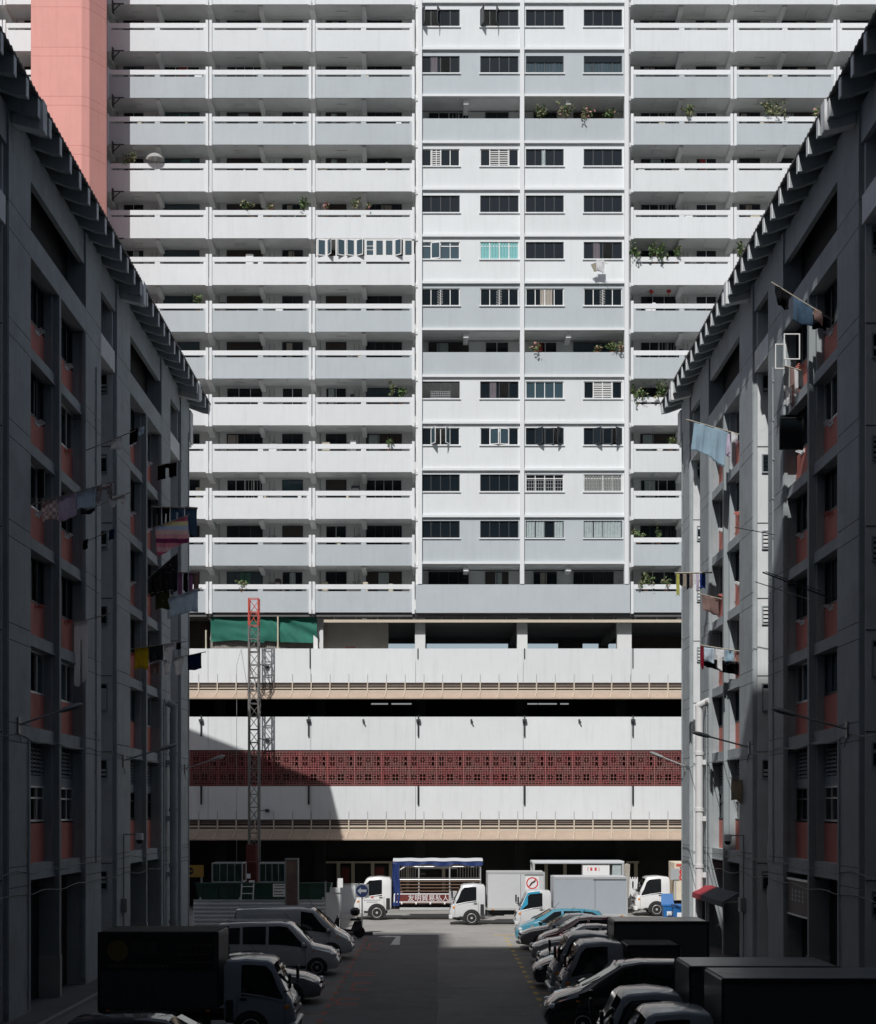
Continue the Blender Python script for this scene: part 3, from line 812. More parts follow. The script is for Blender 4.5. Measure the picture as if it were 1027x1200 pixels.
for k in range(-1, 8):
    z = ztop(k) - 1.75
    o = MB(); o.box(-18.78, -18.1, YF-0.3, YF-0.25, z-0.03, z+0.03); o.tube((-18.75, YF-0.27, z-0.45), (-18.3, YF-0.27, z), 0.03, 6); o.box(-18.78, -18.7, YF-0.4, YF-0.1, z-0.5, z+0.15); o.build('bracket', M['frame'], main)
# the glazed-in balcony (white casements on the parapet)
gb = thing('balcony_glazing', 'row of white casement windows enclosing one balcony, several sashes open', 'window', (XF(428), YF+0.05, ztop(5)))
zt0, zt1 = ztop(5)+0.005, ztop(5)+1.06
o = MB(); xs0, xs1 = XF(371.5), XF(484.5)
o.box(xs0, xs1, YF, YF+0.08, zt1-0.05, zt1); o.box(xs0, xs1, YF, YF+0.08, zt0, zt0+0.05)
NP = 10
for i in range(NP+1): x = xs0+(xs1-xs0)*i/NP; o.box(x-0.035, x+0.035, YF+0.001, YF+0.079, zt0+0.05, zt1-0.05)
o.build('frame', M['wframe'], gb)
pw = (xs1-xs0)/NP
for i in range(NP):
    o = MB(); a = xs0+pw*i+0.04; b = a+pw-0.08
    ang = {0: 0.25, 1: -1.0, 2: 0.45, 3: 0.3, 4: -0.55, 8: -0.6}.get(i, 0)
    sg = 1 if ang >= 0 else -1
    hx = a if ang <= 0 else b
    c_, s_ = math.cos(abs(ang)), math.sin(abs(ang))
    def P(u, d, z):   # u from hinge
        xx = hx + (u*c_ if ang <= 0 else -u*c_); return (xx, YF+0.03-u*s_+d, z)
    wd = b-a; t = 0.05
    for a0, a1, b0, b1 in ((0, wd, zt0+0.06, zt0+0.11), (0, wd, zt1-0.11, zt1-0.06), (0, t, zt0+0.11, zt1-0.11), (wd-t, wd, zt0+0.11, zt1-0.11)):
        o.add([P(a0,-.02,b0),P(a1,-.02,b0),P(a1,-.02,b1),P(a0,-.02,b1),P(a0,.02,b0),P(a1,.02,b0),P(a1,.02,b1),P(a0,.02,b1)],
              [(0,1,2,3),(7,6,5,4),(0,4,5,1),(1,5,6,2),(2,6,7,3),(3,7,4,0)], 0)
    if i == 5: 
        for zz in (0.4, 0.62): o.box(a+t, b-t, YF+0.02, YF+0.04, zt0+zz, zt0+zz+0.03, 0)
    o.add([P(t,0,zt0+0.11),P(wd-t,0,zt0+0.11),P(wd-t,0,zt1-0.11),P(t,0,zt1-0.11)], [(0,1,2,3)], 1)
    o.build('sash', [M['wframe'], M['glassb']], gb)
# fluff on the facade: satellite-like umbrella, card and cloth under a window
u = thing('parasol', 'open white umbrella leaning on a high balcony rail beside the pink tower', 'umbrella', (XF(182), YF-0.1, ztop(3)))
o = MB(); c = Vector((XF(182), YF-0.15, ztop(3)+0.18))
vs = []
for j in range(5):
    a = j/4*1.25
    for i in range(16): 
        t_ = 2*math.pi*i/16; vs.append(c + Vector((0.50*math.sin(a)*math.cos(t_)/math.sin(1.25), 0.35*math.sin(a)*math.sin(t_), 0.46*math.cos(a)-0.12)))
o.add(vs, [(j*16+i, j*16+(i+1)%16, (j+1)*16+(i+1)%16, (j+1)*16+i) for j in range(4) for i in range(16)])
o.build('canopy', cloth_mat('offwhite_cloth', (0.7, 0.69, 0.66)), u, smooth=50)
o = MB(); o.tube(c+Vector((0,0,0.28)), c+Vector((0.02, 0.1, -0.5)), 0.02, 6); o.build('shaft', M['alu'], u)
# ================================================================ SIDE BLOCKS (low flats left and right)
YEND = 64.25
# along the street, far to near: ('p' pilaster, 's' slot, 'b' bay)
SEG = [('p', 62.2, 64.25), ('s', 59.7, 62.2), ('p', 57.8, 59.7), ('b', 51.9, 57.8), ('p', 49.75, 51.9), ('s', 47.4, 49.75),
       ('p', 45.35, 47.4), ('b', 39.2, 45.35), ('p', 37.2, 39.2), ('s', 34.85, 37.2), ('p', 32.8, 34.85)]
YNEAR = 0.5
BANDS = [(3.65, 4.2), (7.6, 8.1), (10.3, 10.75), (13.05, 13.5), (15.72, 16.18), (18.43, 18.88), (21.25, 22.0)]
ZTOPO = 23.45
ZW = 24.5
SL = 0.39           # roof slope
def side_block(sg, X0, name, label):
    root = thing(name, label, 'apartment block', (sg*X0, 48, 0))
    def B(mb, u0, u1, y0, y1, z0, z1, mi=0): mb.box(sg*(X0+u0), sg*(X0+u1), y0, y1, z0, z1, mi)
    def P(u, y, z): return (sg*(X0+u), y, z)
    def add(mb, pts, faces, mi=0):
        if sg < 0: faces = [f[::-1] for f in faces]
        mb.add([P(*p) for p in pts], faces, mi)
    DEP = 16.5
    rr = random.Random(5 if sg < 0 else 9)
    # ---- pilasters with grooves
    for kind, y0, y1 in SEG:
        if kind != 'p': continue
        mb = MB(); cuts = sorted([z for b in BANDS for z in b])
        prev = 0.0
        for z in cuts + [ZW]:
            B(mb, 0, 1.6, y0, y1, prev, z-0.022); 
            if z < ZW: B(mb, 0.025, 1.58, y0+0.02, y1-0.02, z-0.022, z, 1)
            prev = z
        # vertical joint on the face turned to the street end
        mb.box(sg*(X0+0.02), sg*(X0+0.14), y0-0.05, y0-0.001, 0.3, ZTOPO-1.6)
        mb.build('pilaster', [M['side'], M['groove']], root)
    mb = MB(); B(mb, 0, 1.6, YNEAR, 32.79, 0, ZW); B(mb, DEP-0.2, DEP, YNEAR, YEND, 0, ZW); B(mb, 1.6, DEP-0.2, YNEAR, YNEAR+0.2, 0, ZW)
    # gable end towards the far street
    B(mb, 1.6, DEP-0.2, YEND-0.25, YEND-0.02, 0, ZW)
    add(mb, [(0.1, YEND-0.06, ZW), (DEP-0.1, YEND-0.06, ZW), (DEP/2, YEND-0.06, ZW+SL*DEP/2-0.1), (0.1, YEND-0.2, ZW), (DEP-0.1, YEND-0.2, ZW), (DEP/2, YEND-0.2, ZW+SL*DEP/2-0.1)], [(0,1,2), (5,4,3)])
    mb.build('end_wall', M['side'], root)
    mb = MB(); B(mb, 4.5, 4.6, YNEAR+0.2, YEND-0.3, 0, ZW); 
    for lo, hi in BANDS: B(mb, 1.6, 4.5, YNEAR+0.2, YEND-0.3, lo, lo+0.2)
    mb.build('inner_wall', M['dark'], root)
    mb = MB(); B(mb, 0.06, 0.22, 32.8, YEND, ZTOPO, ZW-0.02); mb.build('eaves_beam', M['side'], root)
    mb = MB(); B(mb, 0.6, 0.7, 32.9, YEND-0.3, 21.3, ZW); mb.build('roof_shade_panel', M['dark'], root)  # dark panel added to stand in for the shaded open roof space
    # ---- slots with small louvred windows
    for kind, y0, y1 in SEG:
        if kind != 's': continue
        mb = MB()
        B(mb, 0.15, 2.6, y1-0.12, y1+0.05, 0, ZW)          # wall turned to the camera
        B(mb, 2.6, 2.7, y0, y1, 0, ZW)
        B(mb, 0.05, 0.5, y0, y1-0.12, BANDS[-1][0], BANDS[-1][1])
        for lo, hi in BANDS[:-1]: B(mb, 0.14, 2.6, y1-0.135, y1-0.121, lo+0.2, lo+0.225, 1)
        mb.build('service_wall', [M['slot'], M['groove']], root)
        for fi, (lo, hi) in enumerate(BANDS):
            if fi == 2: za, zb_ = lo-1.0, lo-0.1
            else: za, zb_ = lo-0.68, lo-0.10
            w = MB(); yy = y1-0.12
            B(w, 0.34, 1.05, yy-0.03, yy-0.001, za, zb_, 0)
            for a, b, c, d in ((0.30, 1.09, za-0.05, za), (0.30, 1.09, zb_, zb_+0.04), (0.30, 0.34, za, zb_), (1.05, 1.09, za, zb_)): B(w, a, b, yy-0.06, yy-0.001, c, d, 1)
            lit = sg > 0 and (fi in (4, 3) or (fi == 1 and y1 > 60))
            if fi == 2:
                B(w, 0.34, 1.05, yy-0.04, yy-0.031, za, zb_-0.14, 2)
            else:
                for j in range(4):
                    z = za+0.05+j*0.14
                    add(w, [(0.35, yy-0.05, z), (1.04, yy-0.05, z), (1.04, yy-0.032, z+0.09), (0.35, yy-0.032, z+0.09)], [(0,1,2,3)], 3 if (lit or rr.random() < 0.25) else 0)
            w.build('louvre_window', [M['glass'], M['side'], M['slot'], M['alu']], root)
    # ---- bays
    for kind, y0, y1 in SEG:
        if kind != 'b': continue
        ym = (y0+y1)/2
        fb = 0.10                      # half thickness of the fin
        mb = MB()
        for lo, hi in BANDS[:-1]: B(mb, 0.15, 0.9, y0, y1, lo+0.1, hi); B(mb, 0.12, 0.15, y0, y1, lo+0.1, lo+0.15)
        B(mb, 0.004, 0.55, y0, y1, BANDS[-1][0], BANDS[-1][1])
        B(mb, 0.20, 0.9, ym-0.22, ym+0.22, 4.2, BANDS[-1][0])
        mb.build('spandrel', M['side'], root)
        mb = MB(); z0f = 0.0
        B(mb, 0.0, 0.195, ym-fb, ym+fb, 1.35, BANDS[-1][0]-0.002)
        B(mb, -0.02, 0.9, ym-fb-0.02, ym+fb+0.02, 0.05, 1.35, 1)
        B(mb, 0.195, 0.9, ym-fb+0.01, ym+fb-0.01, 1.35, 3.65)
        mb.build('fin', [M['fin'], M['concrete']], root)
        # dark panel added in place of shade in the ground floor recess
        mb = MB(); B(mb, 0.62, 0.7, y0, y1, 0.05, 3.75); mb.build('recess_shade_panel', M['dark'], root)
        for (a, b) in ((y0, ym-0.22), (ym+0.22, y1)):
            for fi in range(1, 7):
                z0, z1 = BANDS[fi-1][1], BANDS[fi][0]+(0.1 if fi < 6 else 0)
                if fi == 1:
                    rh = 1.15
                    p = MB(); B(p, 0.430, 0.580, a, b, z0, z0+rh); p.build('red_panel', M['red'], root)
                    p = MB(); B(p, 0.450, 0.580, a, b, 6.45, 6.75); p.build('mid_panel', M['fin'], root)
                    g = MB()
                    B(g, 0.520, 0.560, a, b, 6.75, z1, 0)
                    for j in range(7): add(g, [(0.440, a, 6.78+j*0.12), (0.440, b, 6.78+j*0.12), (0.500, b, 6.86+j*0.12), (0.500, a, 6.86+j*0.12)], [(3,2,1,0)], 1)
                    for j in range(8): yy = a+(b-a)*j/7; g.tube(P(0.430, yy, 6.75), P(0.430, yy, z1), 0.012, 4, 1)
                    g.build('vent_grille', [M['dark'], M['fin']], root)
                    zb_, zt_ = z0+rh+0.05, 6.45
                else:
                    rh = 1.06
                    p = MB(); B(p, 0.430, 0.580, a, b, z0, z0+rh); 
                    pnl = p.build('red_panel', M['red'], root)
                    h = MB()
                    if fi > 2:
                        yc = b-0.75 if a < ym else b-0.8
                        for j in range(3):
                            h.tube(P(0.42, yc-0.16+j*0.16, z0+rh-0.10), P(0.24, yc-0.16+j*0.16, z0+rh-0.03), 0.024, 6)
                        B(h, 0.41, 0.428, yc-0.22, yc+0.22, z0+rh-0.16, z0+rh-0.04)
                        h.build('pole_holder', M['slot'] if rr.random() < 0.5 else M['red'], pnl)
                    zb_, zt_ = z0+rh, z1
                # window
                w = MB(); f = 0.045
                for c, d, e, g in ((a, b, zb_, zb_+0.06), (a, b, zt_-0.05, zt_)): B(w, 0.420, 0.540, c, d, e, g)
                n = 4
                for j in range(n+1):
                    yy = a+(b-a)*j/n; yy = min(max(yy, a+0.025), b-0.025); B(w, 0.440, 0.520, yy-0.025, yy+0.025, zb_+0.06, zt_-0.05)
                if fi == 1: B(w, 0.435, 0.525, a, b, zt_-0.38, zt_-0.33)
                win = w.build('window', M['alu'] if rr.random() < 0.6 else M['frame'], root)
                pns = [MB()]
                skip = rr.choice([-1, 0, 2, 3])
                for j in range(n):
                    if j == skip: pns.append(MB()); continue
                    ya, yb = a+(b-a)*j/n, a+(b-a)*(j+1)/n; t = rr.uniform(-0.012, 0.012)
                    add(pns[-1], [(0.48+t, ya, zb_+0.06), (0.48-t, yb, zb_+0.06), (0.48-t, yb, zt_-0.05), (0.48+t, ya, zt_-0.05)], [(0,1,2,3)])
                for pn in pns:
                    if pn.v: pn.build('pane', M['glassb'] if fi == 2 else M['glass'], win)
                if rr.random() < 0.6 or fi == 1:
                    c = MB(); yy = a+(b-a)*rr.choice([0.3, 0.55, 0.72]); wd = 0.28
                    c.grid(lambda s, v: P(0.510+0.02*math.sin(s*20), yy+wd*s, zb_+0.08+(zt_-zb_-0.2)*v*1.0), 8, 2)
                    c.build('curtain', rr.choice([M['curt'], M['beigecurt'], M['slot']]), win)
        # ground floor soffit edge
    # ---- roof
    mb = MB()
    yv = YEND + 1.15
    eu = -0.80
    ez = 24.72
    # tiled sheet, corrugated along the slope
    pts, fs = [], []
    n = int((yv-YNEAR)/0.14)
    us = [eu, eu+0.6, DEP/2]
    for (ua, ub) in ((eu, DEP/2),):
        def rp(s, v):
            y = YNEAR + (yv-YNEAR)*s
            u = ua+(ub-ua)*v
            k = (s*n) % 2
            return P(u, y, ez+SL*(u-eu)+(0.06 if round(s*n) % 2 else 0.0))
        mb.grid(rp, n, 3)
        mb.grid(lambda s, v: P(ua+(ub-ua)*v, YNEAR+(yv-YNEAR)*s, ez+SL*(ua+(ub-ua)*v-eu)-0.035), 2, 1, 1)
        mb.grid(lambda s, v: P(DEP-(ua+(ub-ua)*v), YNEAR+(yv-YNEAR)*s, ez+SL*(ua+(ub-ua)*v-eu)), 2, 1)
        mb.grid(lambda s, v: P(eu, YNEAR+(yv-YNEAR)*s, ez-0.035 + v*(0.035+(0.06 if round(s*n) % 2 else 0.0))), n, 1)
    mb.build('roof', [M['rooftile'], M['soffit']], root)
    o = MB()
    o.prism([P(eu+0.02, yv-0.12, ez-0.04), P(DEP/2, yv-0.12, ez-0.04+SL*(DEP/2-eu-0.02)), P(DEP/2, yv-0.12, ez-0.34+SL*(DEP/2-eu)), P(eu+0.02, yv-0.12, ez-0.34)], (0, 0.1, 0))
    o.build('verge_board', M['slot'], root)
    # rafters
    y = 33.0; step = 1.066; i = 0
    raf = []
    while y < YEND+0.9:
        raf.append(y); y += step
    for y in raf:
        big = any(abs(y-b) < step/2 for b in (37.45, 50.0, 61.6))
        w = 0.09
        o = MB(); u1 = 1.0
        zt = lambda u: ez-0.05+SL*(u-eu)
        o.prism([P(eu+0.04, y-w, zt(eu+0.04)), P(u1, y-w, zt(u1)), P(u1, y-w, zt(u1)-0.62), P(eu+0.30, y-w, zt(eu+0.3)-0.58), P(eu+0.04, y-w, zt(eu)-0.50)], (0, 2*w, 0))
        rf = o.build('rafter', M['side'], root)
        o = MB(); o.prism([P(eu+0.035, y-w-0.015, zt(eu)-0.02), P(eu+0.035, y+w+0.015, zt(eu)-0.02), P(eu+0.035, y+w+0.015, zt(eu)-0.50), P(eu+0.035, y-w-0.015, zt(eu)-0.50)], (-sg*0.03, 0, 0)); o.build('rafter_lit_plate', M['rail'], rf)  # white plate added; skylight on the rafter tip is put into its colour
        if big:
            o = MB(); zb_ = ez-0.85
            B(o, eu-0.06, eu+0.10, y+0.12, y+0.5, ez-0.80, ez+0.02)
            o.prism([P(eu+0.1, y+0.14, ez-0.05), P(0.8, y+0.14, ez+0.30), P(0.8, y+0.14, ez-0.42), P(eu+0.1, y+0.14, ez-0.78)], (0, 0.34, 0))
            o.build('eaves_bracket', M['slot'], root)
    o = MB(); B(o, -0.05, 0.36, YEND+0.01, YEND+0.7, 22.7, 24.15); B(o, 0.0, 0.3, YEND+0.01, YEND+0.55, 22.55, 22.7); o.build('eaves_box', M['slot'], root)
    return root, P, B

left_root, PL, BL = side_block(-1, 11.4, 'flat_block', 'grey walk-up block on the left wholly in shade with red panels')
right_root, PR, BR = side_block(1, 11.2, 'flat_block', 'grey walk-up block on the right with its far end in sunlight')

# cables and conduits along the low blocks
for root, P in ((left_root, PL), (right_root, PR)):
    for zc, off in ((7.75, 0.0), (4.05, 0.12), (3.45, 0.2)):
        o = MB(); pts = []
        yy = 33.0
        while yy < 64.2:
            inb = any(k == 'p' and a-0.1 <= yy <= b+0.1 for k, a, b in SEG)
            pts.append(P(-0.02, yy, zc + 0.05*math.sin(yy*1.7+off*9) - (0 if inb else 0.06))); yy += 0.8
        for a, b in zip(pts, pts[1:]): o.tube(a, b, 0.012, 4)
        o.build('cable', M['frame'], root)
    for yy, z0_, z1_ in ((38.9, 0.2, 7.7), (46.6, 4.0, 20.5), (58.1, 0.2, 10.2), (63.9, 0.2, 23.0)):
        o = MB(); o.tube(P(-0.03, yy, z0_), P(-0.03, yy, z1_), 0.022, 6)
        z = z0_+0.4
        while z < z1_: o.box(P(-0.05,0,0)[0], P(0,0,0)[0], yy-0.05, yy+0.05, z, z+0.04); z += 1.3
        o.build('conduit', M['side'], root)
# big white drain pipes near the far end
for root, P, y in ((left_root, PL, 58.9), (right_root, PR, 58.4)):
    mb = MB(); zt = 5.7 + (951-826)*y/F
    u = -0.28
    mb.tube(P(u, y, 0.12), P(u, y, zt-0.35), 0.16, 14)
    mb.path([P(u, y, zt-0.36), P(u-0.02, y, zt-0.05), P(u+0.3, y-0.25, zt+0.12), P(0.1, y-0.6, zt+0.12)], 0.15, 12)
    z = 1.0
    while z < zt: 
        mb.tube(P(u, y, z), P(u, y, z+0.14), 0.195, 14); mb.box(P(u+.1, 0, 0)[0], P(0, 0, 0)[0], y-0.22, y+0.22, z-0.4, z-0.2); z += 2.35
    mb.build('drain_pipe', M['pipe'] if root is right_root else M['side'], root, smooth=40)

# ---- wall lamps
def wall_lamp(P, y, z, u_end, dy, label, sc=1.0):
    c = P(0, y, z)
    t = thing('wall_lamp', label, 'street lamp', c, group='lamps on arms along the low blocks')
    o = MB(); a = Vector(P(-0.02, y, z)); e = Vector(P(u_end, y+dy, z+0.42)); o.tube(a, e, 0.03, 8); o.build('arm', M['lampgrey'], t)
    o = MB(); o.box(P(-0.05, 0, 0)[0], P(0, 0, 0)[0], y-0.1, y+0.1, z-0.25, z+0.2); o.tube(P(-0.03, y, z-0.2), P(-0.05, y+0.15, z-0.5), 0.015, 5); o.build('bracket', M['lampgrey'], t)
    d = (e-a).normalized()
    o = MB(); h0 = e - d*0.05; 
    q = d.to_track_quat('X', 'Z')
    def hd(v): return h0 + q @ Vector(v)
    ring = []
    secs = [(0, .05, .04), (.12, .09, .07), (.4, .13, .08), (.62, .1, .06), (.7, .03, .02)]
    for x, w, h in secs:
        for i in range(8):
            an = 2*math.pi*i/8; ring.append(hd((x*sc, w*math.cos(an), h*math.sin(an))))
    o.add(ring, [(j*8+i, j*8+(i+1)%8, (j+1)*8+(i+1)%8, (j+1)*8+i) for j in range(4) for i in range(8)] + [tuple(range(7,-1,-1)), tuple(range(32,40))])
    o.build('lamp_head', M['lampgrey'], t, smooth=50)
    o = MB(); o.add([hd((x, w, -0.075)) for x, w in ((.2,-.07),(.55,-.07),(.55,.07),(.2,.07))], [(0,1,2,3)]); o.build('lens', M['lens'], t)
wall_lamp(PL, 38.0, 8.05, -1.0, 0.6, 'wall lamp on the left block nearest the camera')
wall_lamp(PL, 50.7, 7.55, -1.25, 0.5, 'wall lamp between the two window bays of the left block')
wall_lamp(PL, 63.0, 7.62, -1.15, 0.5, 'wall lamp on the far corner of the left block, seen against the red screen')
wall_lamp(PR, 38.2, 7.95, -1.35, 0.4, 'wall lamp on the right block nearest the camera')
wall_lamp(PR, 50.2, 8.0, -1.35, 0.6, 'wall lamp beside the sunlit window bay of the right block')
wall_lamp(PR, 63.2, 7.75, -0.95, 0.5, 'wall lamp on the far corner of the right block, seen against the red screen')
# ---- dome cameras with conduits
for P, y, lab, zz in ((PL, 50.6, 'white dome camera on the left block with conduit down its pilaster', 4.75), (PR, 51.0, 'white dome camera on the right block above a grey switch box', 4.7)):
    t = thing('dome_camera', lab, 'security camera', P(0, y, 0))
    o = MB(); o.path([P(-0.05, y, 0.3), P(-0.05, y, zz+0.12), P(-0.62, y, zz+0.12)], 0.025, 6); o.build('conduit', M['lampgrey'], t)
    o = MB(); o.tube(P(-0.62, y, zz+0.16), P(-0.62, y, zz-0.08), 0.14, 12); o.build('housing', M['signwhite'], t)
    o = MB(); o.ball(P(-0.62, y, zz-0.1), 0.13, n=12); o.build('dome', M['black'], t, smooth=60)
    o = MB(); o.box(P(-0.2,0,0)[0], P(-0.0,0,0)[0], y-0.2, y+0.2, 2.05, 2.55); o.build('switch_box', M['lampgrey'], t)
# ---- awnings of the shop on the right
for y0, y1, m, lab in ((56.4, 58.4, 'canvas_maroon', 'sunlit maroon shop awning at the foot of the right block'), (52.2, 56.35, 'canvas_navy', 'dark navy awning in shade next to the maroon awning')):
    t = thing('shop_awning', lab, 'awning', PR(0, (y0+y1)/2, 2.6))
    o = MB(); o.prism([PR(0.05, y0, 2.66), PR(-0.55, y0, 2.33), PR(-0.55, y0, 2.29), PR(0.05, y0, 2.62)], (0, y1-y0, 0)); o.build('canvas', M[m], t)
    o = MB(); 
    o.prism([PR(-0.55, y0, 2.32), PR(-0.56, y0, 2.12), PR(-0.58, y0, 2.12), PR(-0.57, y0, 2.32)], (0, y1-y0, 0)); o.build('valance', M[m], t)
    o = MB(); o.tube(PR(-0.53, y0, 2.3), PR(-0.53, y1, 2.3), 0.025, 6); 
    for yy in (y0+0.1, y1-0.1): o.tube(PR(0.0, yy, 2.32), PR(-0.53, yy, 2.29), 0.02, 6)
    o.build('awning_frame', M['signwhite'], t)
t = thing('support_post', 'thin dark post under the front corner of the maroon awning', 'post', PR(-0.6, 56.2, 0.1))
o = MB(); o.tube(PR(-0.5, 56.3, 0.1), PR(-0.5, 56.3, 2.28), 0.07, 8); o.box(PR(-0.7,0,0)[0], PR(-0.3,0,0)[0], 56.1, 56.5, 0.1, 0.3); o.build('post', M['frame'], t)
# ---- shop sign on the right, second bay
t = thing('shop_sign', 'dark hanging signboard with four pale characters over the right passage', 'sign', PR(0.1, 43.9, 3.0))
o = MB(); BR(o, 0.12, 0.2, 42.7, 45.2, 2.45, 3.52); o.build('board', mat('signboard_dark', (0.13, 0.115, 0.105), 0.6, 0.3, 3.0), t)
o = MB(); BR(o, 0.08, 0.22, 42.65, 45.25, 3.52, 3.58); BR(o, 0.1, 0.21, 42.65, 45.25, 2.40, 2.45); o.build('edge_trim', M['alu'], t)
q = Matrix(((0, 0, -1), (-1, 0, 0), (0, 1, 0))).to_quaternion()
o = MB()
for i in range(4):
    yc = 44.6 - i*0.42
    for j in range(3): BR(o, 0.112, 0.118, yc-0.11, yc+0.11, 2.88+j*0.14, 2.92+j*0.14)
    BR(o, 0.110, 0.1115, yc-0.03, yc+0.03, 2.85, 3.25)
o.build('lettering', M['signgrey'], t)
# ---- air conditioners in the slot on the right
for i, (y, z, lab) in enumerate(((47.2, 3.9, 'upper air conditioner in the dark service slot of the right block'), (47.2, 2.4, 'lower air conditioner in the dark service slot of the right block'))):
    t = thing('air_conditioner', lab, 'air conditioner', PR(0.5, y, z))
    o = MB(); BR(o, 0.15, 0.55, y-0.15, y+0.95, z, z+0.75); o.build('casing', M['lampgrey'], t)
    o = MB(); c = PR(0.145, y+0.4, z+0.38); o.lathe([(0.30, 0), (0.30, -0.02*1), (0.26, -0.03), (0.05, -0.03)], c, 'X', 20); o.build('fan_grille', M['frame'], t)
    o = MB(); BR(o, 0.15, 0.62, y+0.0, y+0.06, z-0.12, z-0.002); BR(o, 0.15, 0.62, y+0.75, y+0.81, z-0.12, z-0.002); o.build('bracket', M['galv'], t)

# ================================================================ TALL BLOCK BEHIND THE CAMERA (casts the courtyard shade)
HB = 1.12*(58.9+1.5)
bk = thing('apartment_block', 'tall grey slab block behind the courtyard, facing the other slab block', 'apartment block', (0, -1.5, 0))
o = MB(); 
for k in range(25):
    z = k*2.71
    o.box(-70, 60, -1.62, -1.5, z, z+1.2); o.box(-70, 60, -14, -1.6, z+2.5, z+2.71)
o.box(-70, 60, -14, -1.5, HB-2.0, HB)
o.build('corridor_wall', M['rearblock'], bk)
o = MB(); o.box(-70, 60, -3.2, -3.1, 0, HB-2); o.build('rear_wall', M['rearblock'], bk)
o = MB(); o.box(-70, -18.4, -9, -1.7, HB, HB+7.6); o.build('water_tank', M['concrete'], bk)
for i in range(20):
    o = MB(); x = -66+i*6.5; o.box(x, x+0.3, -3.1, -1.62, 0, HB-2); o.build('pier', M['rearblock'], bk)
# ================================================================ GROUND
def sheet(name, x0, x1, y0, y1, z, m):
    o = MB(); o.add([(x0,y0,z),(x1,y0,z),(x1,y1,z),(x0,y1,z)], [(0,1,2,3)]); return struct(o.build(name, m))
sheet('ground', -2500, 2500, -2500, 2500, -0.02, M['ground'])
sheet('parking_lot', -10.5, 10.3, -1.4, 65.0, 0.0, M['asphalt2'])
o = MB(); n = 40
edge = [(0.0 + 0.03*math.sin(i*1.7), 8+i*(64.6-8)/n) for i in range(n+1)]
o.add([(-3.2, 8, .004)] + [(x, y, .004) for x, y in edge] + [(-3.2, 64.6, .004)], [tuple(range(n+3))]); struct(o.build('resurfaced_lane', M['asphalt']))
sheet('sunlit_patch', 0.06, 10.1, 58.0, 64.99, 0.004, M['street'])  # paler sheet painted where the sun patch falls on the lane
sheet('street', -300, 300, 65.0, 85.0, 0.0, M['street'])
for nm, x0, x1 in (('pavement', -24, -10.5), ('pavement', 10.3, 24)):
    o = MB(); o.box(x0, x1, -1.4, 64.9, -0.02, 0.10); struct(o.build(nm, M['pave']))
for x0, x1 in ((-10.5, -10.36), (10.16, 10.3)):
    o = MB()
    for i in range(44): o.box(x0, x1, 10+i*1.25+0.006, 10+(i+1)*1.25-0.006, -0.02, 0.125)
    struct(o.build('kerb', M['kerb']))
o = MB()
for i in range(26):   # short yellow dashes along the right-hand bays
    y = 26 + i*1.46; o.add([(3.0, y, .008), (3.16, y, .008), (3.16, y+0.62, .008), (3.0, y+0.62, .008)], [(0,1,2,3)])
for y in (30.0, 32.55, 35.0, 37.8, 40.8, 43.8, 46.9, 50.8, 54.5, 57.1, 59.4, 62.6): o.add([(3.16, y, .008), (9.6, y, .008), (9.6, y+0.09, .008), (3.16, y+0.09, .008)], [(0,1,2,3)])
o.add([(2.6, 64.2, .008), (4.2, 64.2, .008), (4.2, 64.45, .008), (2.6, 64.45, .008)], [(0,1,2,3)])
struct(o.build('yellow_road_marking', M['ymark']))
o = MB()
for i in range(26):
    y = 26 + i*1.46; o.add([(-3.28, y, .008), (-3.12, y, .008), (-3.12, y+0.66, .008), (-3.28, y+0.66, .008)], [(0,1,2,3)])
for (x0, x1, y0, y1) in ((-2.95, -2.35, 57.5, 60.3), (-2.8, -2.2, 44.5, 46.6), (-3.05, -2.35, 41.2, 42.6), (-2.95, -2.2, 48.4, 49.5)):
    for a in (0, 1):
        yy = y0 if a == 0 else y1-0.3
        o.add([(x0, yy, .008), (x1, yy, .008), (x1, yy+0.3, .008), (x0, yy+0.3, .008)], [(0,1,2,3)])
    o.add([(x0, y0+.31, .008), (x0+.1, y0+.31, .008), (x0+.1, y1-.31, .008), (x0, y1-.31, .008)], [(0,1,2,3)])
for y in (36.6, 39.4, 43.4, 46.2, 51, 56): o.add([(-9.8, y, .008), (-3.3, y, .008), (-3.3, y+0.09, .008), (-9.8, y+0.09, .008)], [(0,1,2,3)])
struct(o.build('red_road_marking', M['rmark']))
o = MB()
o.add([(-3.1, 64.55, .012), (0.15, 64.55, .012), (0.15, 64.9, .012), (-3.1, 64.9, .012)], [(0,1,2,3)])
o.add([(-2.02, 59.7, .012), (-1.62, 59.7, .012), (-1.68, 63.3, .012), (-1.88, 63.3, .012)], [(0,1,2,3)])
o.add([(-1.68, 63.31, .012), (-1.68, 63.9, .012), (-2.2, 63.9, .012), (-2.2, 63.31, .012)], [(0,1,2,3)])
o.add([(-2.2, 63.2, .012), (-2.2, 64.1, .012), (-2.75, 63.6, .012)], [(0,1,2)])
for i in range(12): o.add([(-9+i*2.2, 71.3, .012), (-8.1+i*2.2, 71.3, .012), (-8.1+i*2.2, 71.42, .012), (-9+i*2.2, 71.42, .012)], [(0,1,2,3)])
struct(o.build('white_road_marking', M['wmark']))
o = MB(); o.box(-4.2, -3.0, 64.3, 64.9, 0, 0.13); struct(o.build('kerb_island', M['asphalt']))

# ================================================================ STREET THINGS
def P3(px, py, y): return at(px, py, y)
